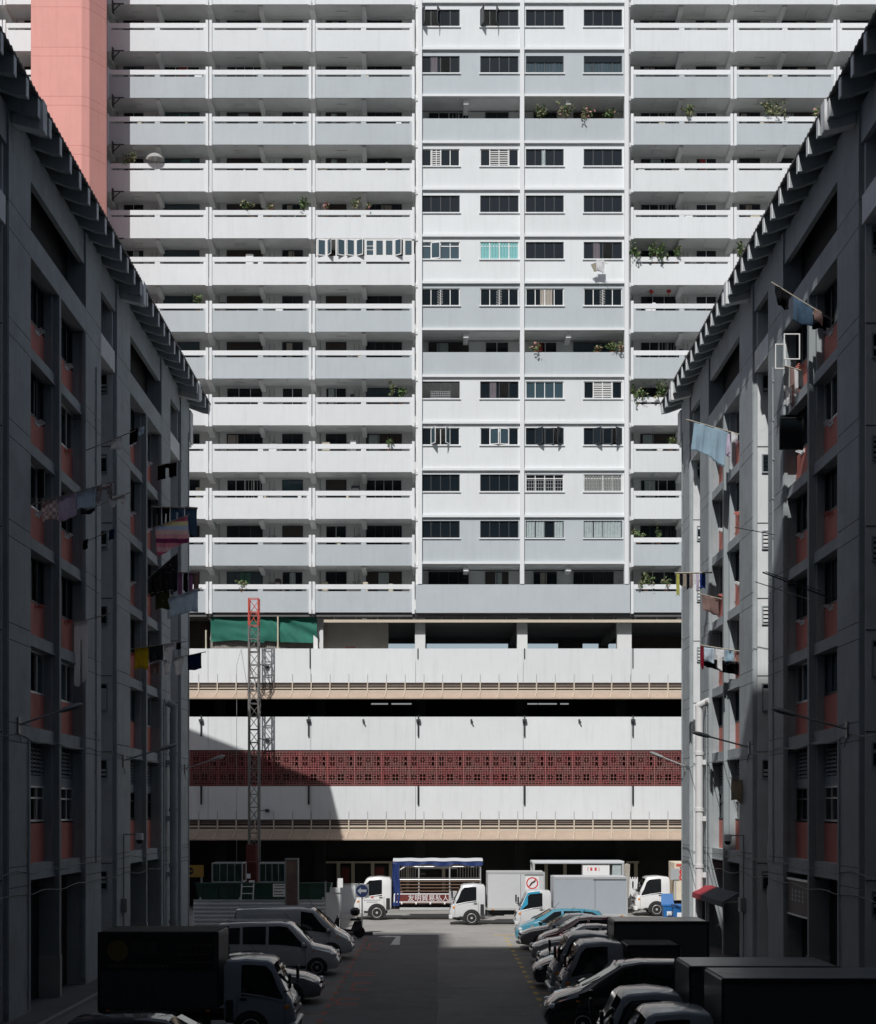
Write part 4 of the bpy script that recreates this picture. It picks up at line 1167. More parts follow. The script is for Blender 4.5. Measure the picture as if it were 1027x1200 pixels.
# arrow sign
y = 64.6; p = at(424.5, 1044, y); x = p.x
t = thing('road_sign', 'round blue arrow sign on a grey board on a thin pole', 'road sign', (x, y, 0.13))
o = MB(); o.tube((x, y, 0.13), (x, y, p.z+0.3), 0.035, 8); o.build('pole', M['galv'], t)
o = MB(); s = 0.31; o.box(x-s, x+s, y-0.07, y-0.04, p.z-s, p.z+s); o.build('back_board', M['boardshaded'], t)
o = MB(); o.lathe([(0.28, 0), (0.28, -0.012)], (x, y-0.072, p.z), 'Y', 32); f_ = o.build('sign_face', M['signblue'], t)
o = MB(); yy = y-0.0845-0.004; o.prism([(x-0.22, yy, p.z), (x-0.05, yy, p.z+0.16), (x-0.05, yy, p.z+0.06), (x+0.21, yy, p.z+0.06), (x+0.21, yy, p.z-0.06), (x-0.05, yy, p.z-0.06), (x-0.05, yy, p.z-0.16)], (0, 0.003, 0)); o.build('arrow', M['arrowshaded'], t)
# tall signboard pillar
y = 66.2; a, b = at(334, 1062, y), at(350, 1006, y)
t = thing('signboard', 'tall narrow free-standing signboard with a faded brown face', 'signboard', (0.5*(a.x+b.x), y, 0))
o = MB(); o.box(a.x+0.07, b.x-0.07, y, y+0.14, 0.5, b.z-0.09); o.build('board', M['brown'], t)
o = MB()
for xx in (a.x, b.x-0.07): o.box(xx, xx+0.07, y-0.03, y+0.2, 0, b.z)
o.box(a.x+0.07, b.x-0.07, y-0.03, y+0.2, b.z-0.09, b.z); o.build('board_frame', M['galv'], t)
# corrugated hoarding
y = 67.0; a, b = at(227, 1052, y), at(381, 1052, y)
t = thing('hoarding', 'low silver corrugated steel hoarding behind the parked vans', 'hoarding', (0.5*(a.x+b.x), y, 0))
o = MB(); hz = a.z; prof = []; nr_ = 8; z = 0.02
for i in range(nr_):
    h0 = 0.02+(hz-0.02)*i/nr_; d = (hz-0.02)/nr_
    prof += [(y, h0), (y, h0+d*0.12), (y-0.10, h0+d*0.30), (y-0.10, h0+d*0.52)]
xs = [a.x, a.x+2.2, a.x+4.4, b.x]
for i in range(3):
    x0, x1 = xs[i], xs[i+1]-0.006
    n = len(prof)
    o.add([(x0, q[0]+0.01*i, q[1]) for q in prof] + [(x1, q[0]+0.01*i, q[1]) for q in prof], [(j, n+j, n+j+1, j+1) for j in range(n-1)])
o.build('sheet', M['hoard'], t)
o = MB()
for xx in (a.x+0.3, a.x+2.2, a.x+4.4, b.x-0.1): o.box(xx-0.04, xx+0.04, y+0.05, y+0.13, 0, hz); o.tube((xx, y+0.1, hz*0.9), (xx, y+1.3, 0.02), 0.03, 6)
o.build('brace', M['galv'], t)
# gate panels at the end of the hoarding
t = thing('site_gate', 'white site gate panel at the right end of the hoarding', 'gate', (at(392, 1060, 68).x, 68, 0))
o = MB(); a, b = at(381.5, 1046, 68), at(399, 1046, 68)
o.box(a.x, b.x, 68, 68.05, 0.05, 1.75); o.box(b.x-0.5, b.x, 67.94, 67.995, 1.75, 2.0); o.build('panel', M['hoard'], t)
o = MB(); o.box(a.x+0.6, a.x+0.85, 67.95, 67.998, 2.0, 2.45); o.build('notice', M['signwhite'], t)
o = MB(); 
for xx in (a.x, a.x+0.6, b.x): o.box(xx-0.04, xx+0.04, 68.06, 68.12, 0, 2.3)
o.build('gate_post', M['galv'], t)
# white wall behind, at the street
y = 78.6; a, b = at(396, 1037, y), at(418, 1037, y)
t = thing('low_wall', 'white painted wall half in sun left of the covered lorry', 'wall', (-5, y, 0))
o = MB(); o.box(a.x, b.x+0.8, y, y+0.2, 0, a.z); o.build('wall', M['pod'], t)
o = MB(); o.box(a.x-0.03, b.x+0.83, y-0.03, y+0.23, a.z, a.z+0.06); o.build('coping', M['concrete'], t)
# green netted cages and the dark green bin
def cage(px0, px1, py0, py1, y, label):
    a, b = at(px0, py1, y), at(px1, py0, y)
    t = thing('site_cage', label, 'cage', (0.5*(a.x+b.x), y, a.z))
    o = MB(); 
    for xx in (a.x, b.x):
        for yy in (y, y+1.4): o.tube((xx, yy, a.z), (xx, yy, b.z), 0.04, 6)
    for zz in (a.z, b.z):
        o.tube((a.x, y, zz), (b.x, y, zz), 0.035, 6); o.tube((a.x, y+1.4, zz), (b.x, y+1.4, zz), 0.035, 6)
        for xx in (a.x, b.x): o.tube((xx, y, zz), (xx, y+1.4, zz), 0.035, 6)
    for i in range(1, 4): xx = a.x+(b.x-a.x)*i/4; o.tube((xx, y-0.02, a.z), (xx, y-0.02, b.z), 0.02, 6)
    o.build('cage_frame', M['galv'], t)
    o = MB()
    o.grid(lambda u, v: (a.x+0.03+(b.x-a.x-0.06)*u, y+0.05+0.05*math.sin(u*21+v*4), a.z+(b.z-a.z)*v*0.95), 30, 6); o.build('net', M['skip'], t)
    return t
cage(249, 284, 1012, 1034, 72.5, 'left green netted cage beside the red hoist car')
cage(304, 334, 1012, 1034, 72.5, 'right green netted cage between the red hoist car and the signboard')
a, b = at(229, 1053, 70.5), at(388, 1036, 70.5)
t = thing('site_skip', 'long dark green skip behind the silver hoarding', 'skip', (0.5*(a.x+b.x), 71, 0))
o = MB(); o.prism([(a.x+0.4, 70.5, 0.15), (b.x-0.4, 70.5, 0.15), (b.x, 70.5, b.z), (a.x, 70.5, b.z)], (0, 1.4, 0)); o.build('body', M['skip'], t)
o = MB()
for i in range(9): xx = a.x+0.3+(b.x-a.x-0.6)*i/8; o.box(xx-0.05, xx+0.05, 70.42, 70.499, 0.3, b.z-0.05)
o.box(a.x, b.x, 70.4, 70.5, b.z-0.04, b.z+0.06); o.build('rib', M['skip'], t)
# stepladder against it
t = thing('ladder', 'small pale ladder leaning on the green skip under the hoist', 'ladder', (at(290, 1050, 70.2).x, 70.2, 0))
o = MB(); 
for px in (283, 297): 
    q = at(px, 1036, 70.2); o.tube((q.x, 69.6, 0.02), (q.x, 70.36, q.z), 0.035, 6)
o.build('stile', M['alu'], t)
o = MB(); q0, q1 = at(283, 1036, 70.2), at(297, 1036, 70.2)
for i in range(6): f = (i+0.6)/6; o.tube((q0.x, 69.6+0.76*f, q0.z*f), (q1.x, 69.6+0.76*f, q0.z*f), 0.025, 6)
o.build('rung', M['alu'], t)
# notice board
y = 69.8; a, b = at(320, 1051, y), at(334.5, 1036, y)
t = thing('notice_board', 'white notice with rows of black print between ladder and signboard', 'sign', (0.5*(a.x+b.x), y, a.z))
o = MB(); o.box(a.x, b.x, y, y+0.03, a.z, b.z); o.build('board', M['signwhite'], t)
r_ = random.Random(4)
for j in range(4):
    xx = a.x+0.06; o = MB()
    while xx < b.x-0.1:
        w = 0.03+r_.random()*0.06; o.box(xx, min(xx+w, b.x-0.05), y-0.006, y-0.001, a.z+0.08+j*0.145, a.z+0.14+j*0.145); xx += w+0.02
    o.build('print_line', M['black'], t)
# yellow sign
y = 73; a, b = at(216, 1028, y), at(238.5, 1014, y)
t = thing('site_sign', 'yellow sign with a black disc, half hidden behind the left block', 'sign', (0.5*(a.x+b.x), y, 0))
o = MB(); o.box(a.x, b.x, y, y+0.04, a.z, b.z); o.build('board', M['yellow'], t)
o = MB(); q = at(222.5, 1021, y); o.lathe([(0.2, 0), (0.2, -0.01)], (q.x, y-0.002, q.z), 'Y', 24); o.build('disc', M['black'], t)
o = MB(); q = at(222.5, 1021, y); o.box(q.x-0.12, q.x+0.14, y-0.02, y-0.0135, q.z-0.035, q.z+0.035); o.build('bar', M['yellow'], t)
o = MB(); 
for px in (219, 236): q = at(px, 1021, y); o.box(q.x-0.05, q.x+0.05, y+0.041, y+0.11, 0, a.z+0.4)
o.build('post', M['galv'], t)
# ---- hoist mast
y = 78.7; xc = at(297, 900, y).x; w = 0.27; zt = at(297, 701, y).z; zr = at(297, 733, y).z
t = thing('hoist_mast', 'tall lattice hoist mast with red top section in front of the car park', 'hoist mast', (xc, y, 0))
def lattice(o, z0, z1, mi=0):
    n = max(1, round((z1-z0)/0.75)); d = (z1-z0)/n
    cs = [(-w, 0), (w, 0), (w, 2*w), (-w, 2*w)]
    for cx, cy in cs: o.tube((xc+cx, y+cy, z0), (xc+cx, y+cy, z1), 0.04, 6, mi)
    for i in range(n+1):
        for j in range(4):
            (ax, ay), (bx, by) = cs[j], cs[(j+1) % 4]
            o.tube((xc+ax, y+ay, z0+i*d), (xc+bx, y+by, z0+i*d), 0.025, 5, mi)
            if i < n:
                if (i+j) % 2: ax, ay, bx, by = bx, by, ax, ay
                o.tube((xc+ax, y+ay, z0+i*d), (xc+bx, y+by, z0+(i+1)*d), 0.022, 5, mi)
n = round((zr-0.1)/1.5); 
for i in range(n):
    o = MB(); lattice(o, 0.1+(zr-0.1)*i/n, 0.1+(zr-0.1)*(i+1)/n-0.01); o.build('mast_section', M['mastgrey'], t)
o = MB(); lattice(o, zr+0.01, zt); o.build('mast_section', M['mastred'], t)
for py in (777, 865, 950):
    q = at(297, py, y); o = MB()
    for s_ in (-1, 1): o.tube((xc+s_*w, y+0.5, q.z), (xc+s_*0.5, YF-0.01, q.z), 0.03, 6)
    o.box(xc+0.4, xc+0.62, YF-0.12, YF-0.01, q.z-0.08, q.z+0.08); o.build('wall_tie', M['frame'], t)
t = thing('hoist_car', 'shaded red hoist car at the foot of the lattice mast', 'hoist car', (xc, y-1, 0))
a, b = at(284, 1047, 76.5), at(304, 990, 76.5)
o = MB(); zt_ = b.z; 
o.rbox(a.x+0.1, b.x-0.12, 76.4, 77.6, a.z-0.6, zt_-0.9, 0.04); o.box(a.x+0.2, b.x-0.2, 76.5, 77.4, zt_-0.9, zt_); o.build('body', M['shadedred'], t)
o = MB(); 
for i in range(5): xx = a.x+0.25+i*(b.x-a.x-0.5)/4; o.box(xx-0.02, xx+0.02, 76.36, 76.399, a.z-0.2, zt_-1.0)
o.build('rib', M['shadedred'], t)
o = MB(); q = at(294, 1035, 76.3); o.box(q.x-0.25, q.x-0.02, 76.3, 76.35, q.z+0.25, q.z+0.5); o.box(q.x-0.1, q.x+0.2, 76.3, 76.35, q.z-0.25, q.z+0.15); o.build('notice', M['signwhite'], t)
# hoist ropes
for px in (277.5, 305.5):
    o = MB(); q = at(px, 780, 79.2); o.tube((q.x, 79.2, 0.05), (q.x, 79.2, q.z), 0.012, 5)
    o.tube((q.x, 79.2, q.z), (q.x, YF+0.1, q.z+1.2), 0.012, 5)
    tag(o.build('hoist_rope', M['galv']), 'thin rope hanging left of the hoist mast' if px < 290 else 'thin rope hanging right of the hoist mast', 'rope')
# wheelie bins
def bin_(px, y, open_, label):
    x = at(px, 1060, y).x
    t = thing('wheelie_bin', label, 'bin', (x, y, 0), local=True)
    o = MB(); b0, b1, w0, w1 = 0.24, 0.29, 0.26, 0.33
    o.add([(-w0,-b0,.1),(w0,-b0,.1),(w0,b0,.1),(-w0,b0,.1),(-w1,-b1,.92),(w1,-b1,.92),(w1,b1,.92),(-w1,b1,.92)], [(3,2,1,0),(0,1,5,4),(1,2,6,5),(2,3,7,6),(3,0,4,7)])
    o.rbox(-w1-0.03, w1+0.03, -b1-0.03, b1+0.03, 0.88, 0.93, 0.012); o.build('body', M['blue'], t)
    o = MB()
    if open_:
        o.prism([(-w1, 0.31, 0.93), (w1, 0.31, 0.93), (w1*0.9, 0.55, 1.45), (-w1*0.9, 0.55, 1.45)], (0, 0.04, 0.02))
    else:
        o.prism([(-w1-.03, -b1-.04, .935), (-w1-.03, b1, .935), (-w1-.03, b1-0.05, 1.03), (-w1-.03, -b1+0.1, 1.01)], (2*w1+.06, 0, 0))
    o.build('lid', M['blue'], t)
    for s_ in (-1, 1):
        o = MB(); o.lathe([(.1, -.03), (.1, .03)], (s_*0.25, 0.26, .1), 'X', 14); o.build('wheel', M['rubber'], t)
    o = MB(); o.box(-0.14, 0.1, -b1-0.002, -b1+0.02, .4, .62); o.build('sticker', M['signwhite'], t)
bin_(796, 70.5, False, 'closed blue wheelie bin with a white sticker beside the right block corner')
bin_(784, 71.4, True, 'blue wheelie bin with its lid up, left of the closed bin')
# cream barrier posts and white gate left of the white lorry on the right
t = thing('yard_gate', 'white slatted yard gate behind the plain grey box lorry', 'gate', (at(735, 1045, 80).x, 80, 0))
o = MB(); a, b = at(728, 1060, 80), at(747, 1030, 80)
o.box(a.x, b.x, 80, 80.04, 0.2, b.z); o.build('panel', M['pod'], t)
o = MB()
for i in range(8): xx = a.x+(b.x-a.x)*i/7; o.box(xx-0.03, xx+0.03, 79.93, 79.999, 0.1, b.z+0.1)
o.build('slat', M['signwhite'], t)
t = thing('guard_post', 'cream guard post beside the yard gate', 'post', (at(731.5, 1060, 77).x, 77, 0))
o = MB(); q = at(731.5, 1056, 77); o.tube((q.x, 77, 0), (q.x, 77, q.z), 0.09, 12); o.ball((q.x, 77, q.z), 0.09); o.build('post', M['cream'], t)
# ================================================================ VEHICLES
def lerp(a, b, t): return a + (b-a)*t
class Shell:
    """lofted vehicle body; st = [(x, zb, wb, w, zbelt, wbelt, ztop, wtop)] from tail to nose"""
    def __init__(s, st): s.st = sorted(st)
    def par(s, x):
        st = s.st
        if x <= st[0][0]: return st[0][1:]
        for a, b in zip(st, st[1:]):
            if a[0] <= x <= b[0]:
                t = (x-a[0])/max(1e-6, b[0]-a[0]); return tuple(lerp(p, q, t) for p, q in zip(a[1:], b[1:]))
        return st[-1][1:]
    RY, RZ = 0.10, 0.055
    def half(s, x):
        zb, wb, w, zbe, wbe, zt, wt = s.par(x)
        zm = lerp(zb, zbe, 0.45)
        zs = max(zbe+0.02, zt-s.RZ)
        return [(0, zb), (wb, zb), (w*0.985, zb+0.10), (w, zm), (lerp(w, wbe, .5)+.008, lerp(zm, zbe, .7)), (wbe, zbe), (lerp(wbe, wt, .55)+.008, lerp(zbe, zs, .55)), (wt, zs), (wt-s.RY*0.35, zt-s.RZ*0.3), (wt-s.RY, zt), (0, zt+0.018)]
    def body(s, mb, mi=0):
        rings = []
        for st in s.st:
            h = s.half(st[0]); rings.append([(st[0], y, z) for y, z in h] + [(st[0], -y, z) for y, z in h[-2:0:-1]])
        n = len(rings[0]); vs = [p for r in rings for p in r]
        fs = [(j*n+i, (j+1)*n+i, (j+1)*n+(i+1)%n, j*n+(i+1)%n) for j in range(len(rings)-1) for i in range(n)]
        fs.append(tuple(range(n))); fs.append(tuple(range(len(vs)-1, len(vs)-n-1, -1)))
        mb.add(vs, fs, mi)
    def side(s, x, t, off=0.012):
        """point on the right side between belt (t=0) and roof shoulder (t=1)"""
        h = s.half(x); a, m, b = h[5], h[6], h[7]
        if t < 0.55: p = (lerp(a[0], m[0], t/0.55), lerp(a[1], m[1], t/0.55))
        else: p = (lerp(m[0], b[0], (t-.55)/.45), lerp(m[1], b[1], (t-.55)/.45))
        return (x, p[0]+off, p[1])
    def low(s, x, t, off=0.01):
        h = s.half(x); a, b = h[3], h[5]; return (x, lerp(a[0], b[0], t)+off, lerp(a[1], b[1], t))
    def side_panel(s, mb, pts, sgn, n=8, off=0.012, mi=0):
        """pts: [(x, t_low, t_high)...]"""
        out = []
        xs = []
        for (xa, la, ha), (xb, lb, hb) in zip(pts, pts[1:]):
            m = max(1, int(abs(xb-xa)/0.12))
            for i in range(m): f = i/m; xs.append((lerp(xa, xb, f), lerp(la, lb, f), lerp(ha, hb, f)))
        xs.append(pts[-1])
        vs = []
        for x, l, h in xs:
            for j in range(4): p = s.side(x, lerp(l, h, j/3), off); vs.append((p[0], p[1]*sgn, p[2]))
        fs = []
        for i in range(len(xs)-1):
            for j in range(3):
                f = (i*4+j, i*4+j+1, (i+1)*4+j+1, (i+1)*4+j); fs.append(f if sgn*(xs[1][0]-xs[0][0]) < 0 else f[::-1])
        mb.add(vs, fs, mi)
    def top_panel(s, mb, x0, x1, inset=0.0, off=0.014, mi=0, n=6):
        vs = []; m = 6
        for i in range(n+1):
            x = lerp(x0, x1, i/n); zb, wb, w, zbe, wbe, zt, wt = s.par(x); e = 0.02
            dz = s.par(x+e)[5]-s.par(x-e)[5]; L = math.hypot(2*e, dz); nx, nz = -dz/L, 2*e/L
            for j in range(m+1):
                yy = lerp(-1, 1, j/m); hw = wt-s.RY*0.6-inset
                vs.append((x+nx*off, yy*hw, zt+0.018*(1-abs(yy))+nz*off))
        mb.add(vs, [(i*(m+1)+j, (i+1)*(m+1)+j, (i+1)*(m+1)+j+1, i*(m+1)+j+1) for i in range(n) for j in range(m)], mi)
def wheel_mesh(r, w):
    t = MB(); t.lathe([(r*0.62, -w/2), (r*0.93, -w/2), (r, -w/2+0.03), (r, w/2-0.03), (r*0.93, w/2), (r*0.62, w/2)], (0,0,0), 'Y', 24)
    a = MB(); a.lathe([(r*0.3, -w/2+0.03), (r*0.62, -w/2-0.004), (r*0.64, -w/2), (r*0.64, w/2), (r*0.62, w/2+0.004), (r*0.3, w/2-0.03)], (0,0,0), 'Y', 20)
    for k in range(5):
        an = 2*math.pi*k/5
        for sg in (-1, 1):
            c = Vector((math.cos(an)*r*0.42, sg*(w/2-0.012), math.sin(an)*r*0.42)); a.ball(c, r*0.09, 1, 6, 1, 0.4, 1)
    a.lathe([(r*0.17, w/2-0.03), (r*0.15, w/2+0.02), (r*0.05, w/2+0.025)], (0,0,0), 'Y', 12); a.lathe([(r*0.05, -w/2-0.025), (r*0.15, -w/2-0.02), (r*0.17, -w/2+0.03)], (0,0,0), 'Y', 12)
    return t.mesh('tyre', M['rubber'], 40), a.mesh('rim', [M['rim'], M['chassis']], 40)
WM = {}
def wheels(t, xs, hw, r, w=0.22):
    key = (r, w)
    if key not in WM: WM[key] = wheel_mesh(r, w)
    for x in xs:
        for s_ in (-1, 1):
            wo = thing_child('wheel', t, (x, s_*(hw-w/2+0.035), r))
            link('rim', WM[key][1], wo)
def thing_child(nm, t, loc):
    r = round(loc[2], 4); key = [k for k in WM if abs(k[0]-r) < 1e-4][0]
    o = bpy.data.objects.new(nm, WM[key][0]); COL.objects.link(o); o.parent = t; o.location = loc; return o
def arch(t, x, hw, r, mi=0):
    for s_ in (-1, 1):
        mb = MB()
        pts = [(x+r*1.16*math.cos(math.pi*i/12), s_*(hw-0.012), r*0.95+r*1.16*math.sin(math.pi*i/12)) for i in range(13)] + [(x-r*1.16, s_*(hw-.012), r*0.55), (x+r*1.16, s_*(hw-.012), r*0.55)]
        mb.prism(pts, (0, s_*0.02, 0), mi); mb.build('wheel_arch', M['chassis'], t)
def mirror(t, m, x, hw, z, big=False):
    for s_ in (-1, 1):
        mb = MB()
        if big:
            mb.path([(x, s_*hw, z-0.25), (x+0.18, s_*(hw+0.14), z-0.2), (x+0.18, s_*(hw+0.16), z+0.05)], 0.014, 5); mb.rbox(x+0.14, x+0.21, s_*(hw+0.06), s_*(hw+0.26), z-0.14, z+0.22, 0.02)
        else:
            mb.rbox(x-0.02, x+0.1, s_*(hw+0.02), s_*(hw+0.2), z-0.02, z+0.13, 0.03)
        mb.build('mirror', m, t, smooth=40)
def lamp_pair(t, x, hw, z, sy, sz, m, nm, dx=0.04, inn=0.04):
    for s_ in (-1, 1):
        o = MB(); o.rbox(x-dx, x+dx, s_*(hw-inn), s_*(hw-inn-sy), z, z+sz, min(sz, sy, dx*2)*0.25); o.build(nm, m, t, smooth=40)
def seams(s, mb, xs, sgns=(-1, 1)):
    for x in xs:
        for sg in sgns:
            vs = []
            h = s.half(x)
            for (y_, z_) in h[2:6]: vs += [(x-0.006, sg*(y_+0.004), z_), (x+0.006, sg*(y_+0.004), z_)]
            mb.add(vs, [(2*i, 2*i+1, 2*i+3, 2*i+2) if sg > 0 else (2*i+2, 2*i+3, 2*i+1, 2*i) for i in range(3)])

def place(name, label, cat, nose, y, rz, L, group=None):
    """nose = world x of the front; rz 0 faces +x, pi faces -x"""
    cx = nose - L/2 if abs(rz) < 0.1 else nose + L/2
    return thing(name, label, cat, (cx, y, 0), rz, group, local=True)
CARGRP = None
def car(kind, col, label, nose, y, rz, name='parked_car'):
    pm_ = paint('car_paint_%s' % '_'.join(str(int(c*1000)) for c in col), col)
    if kind == 'sedan':
        L, hw, r = 4.45, 0.86, 0.31
        st = [(-2.22,.42,.66,.70,.66,.69,.74,.66), (-2.12,.28,.76,.82,.84,.80,.92,.72), (-1.62,.22,.80,.86,.93,.83,1.00,.74), (-0.80,.2,.80,.86,.95,.83,1.40,.60), (-0.3,.2,.80,.86,.94,.83,1.455,.62), (0.25,.2,.80,.86,.92,.83,1.43,.61), (1.12,.2,.80,.86,.88,.83,.955,.75), (1.75,.2,.80,.85,.78,.81,.84,.70), (2.05,.22,.74,.80,.66,.75,.72,.62), (2.2,.26,.66,.70,.55,.66,.6,.52), (2.24,.36,.5,.56,.48,.52,.52,.4)]
        win = [(-1.25,.12,.5), (-0.75,.06,.9), (0.2,.06,.92), (0.95,.08,.45)]; split = [-0.35]
        ws, rs = (1.06, 0.3), (-1.55, -0.86); wx = (-1.32, 1.38); lz = .56
    elif kind == 'hatch':
        L, hw, r = 4.0, 0.85, 0.30
        st = [(-2.0,.4,.70,.74,.72,.73,.85,.66), (-1.93,.26,.78,.83,.88,.80,1.0,.70), (-1.55,.2,.80,.85,.95,.82,1.44,.60), (-0.9,.2,.80,.85,.96,.82,1.52,.62), (0.0,.2,.80,.85,.94,.82,1.53,.63), (0.4,.2,.80,.85,.92,.82,1.48,.62), (1.25,.2,.80,.85,.9,.82,1.0,.74), (1.65,.2,.78,.83,.8,.79,.86,.70), (1.9,.22,.72,.77,.66,.72,.72,.6), (2.0,.3,.6,.66,.55,.6,.58,.5)]
        win = [(-1.65,.15,.55), (-1.3,.06,.92), (0.35,.06,.92), (1.05,.08,.45)]; split = [-0.85, 0.0]
        ws, rs = (1.18, 0.45), (-1.86, -1.58); wx = (-1.22, 1.25); lz = .6
    elif kind == 'van':   # tall panel van
        L, hw, r = 4.55, 0.86, 0.33
        st = [(-2.27,.45,.74,.79,1.0,.78,1.75,.68), (-2.2,.3,.80,.85,1.05,.83,1.93,.72), (-1.2,.24,.80,.86,1.06,.84,1.98,.74), (0.3,.24,.80,.86,1.06,.84,1.99,.74), (0.75,.24,.80,.86,1.05,.84,1.94,.73), (1.62,.24,.80,.86,1.02,.84,1.13,.78), (2.05,.26,.76,.82,.82,.8,.9,.70), (2.22,.3,.70,.75,.62,.70,.68,.6), (2.28,.4,.6,.66,.5,.62,.56,.5)]
        win = [(0.28,.1,.92), (0.72,.08,.9), (1.42,.06,.32)]; split = []
        ws, rs = (1.55, 0.82), None; wx = (-1.4, 1.45); lz = .62
    elif kind == 'wagonvan':   # small glazed van with a bonnet
        L, hw, r = 4.25, 0.84, 0.31
        st = [(-2.12,.42,.72,.77,1.0,.76,1.6,.66), (-2.05,.28,.78,.83,1.02,.81,1.78,.70), (-1.0,.22,.80,.84,1.03,.82,1.85,.72), (0.1,.22,.80,.84,1.02,.82,1.86,.72), (0.42,.22,.80,.84,1.0,.82,1.80,.71), (1.2,.22,.80,.84,.96,.82,1.06,.75), (1.8,.24,.76,.81,.82,.78,.92,.68), (2.06,.26,.70,.75,.62,.7,.7,.58), (2.13,.36,.58,.64,.5,.6,.55,.46)]
        win = [(-1.9,.12,.86), (0.35,.08,.9), (1.02,.06,.35)]; split = [-1.25, -0.35]
        ws, rs = (1.12, 0.47), None; wx = (-1.35, 1.38); lz = .66
    else:               # 'mpv' dark people carrier
        L, hw, r = 4.85, 0.90, 0.33
        st = [(-2.42,.42,.76,.82,1.0,.80,1.55,.68), (-2.34,.28,.82,.88,1.04,.86,1.76,.72), (-1.3,.22,.84,.90,1.06,.87,1.86,.74), (0.0,.22,.84,.90,1.05,.87,1.87,.75), (0.45,.22,.84,.90,1.04,.87,1.80,.74), (1.6,.22,.84,.90,1.0,.87,1.12,.80), (2.1,.24,.80,.86,.86,.83,.95,.72), (2.36,.26,.72,.78,.68,.74,.74,.6), (2.44,.36,.6,.66,.55,.62,.6,.48)]
        win = [(-2.1,.12,.86), (0.4,.08,.92), (1.35,.06,.35)]; split = [-1.1, 0.05]
        ws, rs = (1.5, 0.5), None; wx = (-1.5, 1.5); lz = .68
    t = place(name, label, 'van' if kind in ('van', 'wagonvan') else 'car', nose, y, rz, L)
    s = Shell(st); o = MB(); s.body(o); bd = o.build('body', pm_, t, smooth=38)
    o = MB(); seams(s, o, [win[-1][0]-0.05, -0.38 if kind != 'van' else 0.2, win[0][0]+0.25]); o.build('door_seam', M['chassis'], bd)
    o = MB(); 
    for x in wx: arch(t, x, hw, r)
    for sgn in (-1, 1):
        segs = [win[0]] ; bounds = [win[0][0]] + split + [win[-1][0]]
        def tt(x):
            for a, b in zip(win, win[1:]):
                if a[0] <= x <= b[0]: f = (x-a[0])/(b[0]-a[0]); return (x, lerp(a[1], b[1], f), lerp(a[2], b[2], f))
            return win[-1]
        for a, b in zip(bounds, bounds[1:]):
            a2, b2 = a+(0.05 if a != win[0][0] else 0), b-(0.05 if b != win[-1][0] else 0)
            pts = [tt(a2)] + [w_ for w_ in win if a2 < w_[0] < b2] + [tt(b2)]
            o = MB(); s.side_panel(o, pts, sgn); o.build('side_window', M['carglass'], t)
        if kind == 'van':
            o = MB(); s.side_panel(o, [(-1.95, .12, .8), (-0.15, .12, .8)], sgn, off=0.006); o.build('side_panel', pm_, t)
    o = MB(); s.top_panel(o, ws[1], ws[0], 0.03); o.build('windscreen', M['carglass'], t)
    if rs: o = MB(); s.top_panel(o, rs[0], rs[1], 0.04); o.build('rear_window', M['carglass'], t)
    else:
        x = st[0][0]; o = MB(); o.rbox(x-0.012, x+0.04, -0.6, 0.6, 1.08, 1.55, 0.01); o.build('rear_window', M['carglass'], t)
    mirror(t, pm_, ws[0]-0.25, hw-0.06, s.par(ws[0]-.25)[3]+0.06)
    nx = st[-2][0]
    lamp_pair(t, nx-0.10, st[-2][3]+0.06, lz, 0.24, 0.13, M['lens'], 'headlight', 0.09)
    lamp_pair(t, st[0][0]+0.02, hw-0.08, 0.78, 0.12, 0.2, M['taill'], 'tail_light', 0.04)
    o = MB(); o.rbox(nx+0.005, nx+0.06, -0.42, 0.42, .42, .50, 0.015); o.rbox(nx-0.01, nx+0.055, -0.36, 0.36, .58, .66, 0.015); o.build('grille', M['black'], t)
    o = MB(); o.box(nx+0.062, nx+0.07, -0.24, 0.24, .38, .5); o.build('number_plate', M['black'], t)
    if kind in ('van', 'wagonvan', 'mpv'):
        o = MB(); 
        for k in (-0.95, 0.35):
            for sg in (-1, 1): p = s.low(k, 0.75, 0.02); o.rbox(k-0.09, k+0.09, sg*(p[1]-0.02), sg*(p[1]+0.02), p[2]-0.02, p[2]+0.02, 0.008)
        o.build('door_handle', pm_, t)
    for a in (0.35, -0.35): o = MB(); x0_, x1_ = ws[0]-0.03, lerp(ws[0], ws[1], 0.45); z0_, z1_ = s.par(x0_)[5]+0.03, s.par(x1_)[5]+0.035; o.tube((x0_, a, z0_+.01), (x1_, a+0.3, z1_+.012), 0.012, 5); o.build('wiper', M['black'], t)
    # sill trim, crease line, bumper strip, roof ribs, aerial
    for sg in (-1, 1):
        o = MB(); vs = []
        xs_ = [lerp(st[2][0]+0.1, st[-3][0]-0.15, i/14) for i in range(15)]
        for x_ in xs_: p, q = s.low(x_, 0.62, .006), s.low(x_, 0.67, .010); vs += [(p[0], sg*p[1], p[2]), (q[0], sg*q[1], q[2])]
        o.add(vs, [(2*i, 2*i+1, 2*i+3, 2*i+2) if sg < 0 else (2*i+2, 2*i+3, 2*i+1, 2*i) for i in range(14)]); o.build('side_moulding', M['black'] if kind != 'sedan' else pm_, t)
        o = MB(); h_ = s.half(0.0); o.rbox(wx[0]+r+0.08, wx[1]-r-0.08, sg*(h_[2][0]-0.03), sg*(h_[2][0]+0.015), h_[2][1]-0.06, h_[2][1]+0.04, 0.015); o.build('sill_trim', M['chassis'], t)
        o = MB(); p = s.low(ws[0]+0.12, 0.75, .01); o.rbox(p[0]-0.05, p[0]+0.05, sg*(p[1]-.01), sg*(p[1]+.01), p[2]-.02, p[2]+.02, .006); o.build('side_lamp', M['amber'], t)
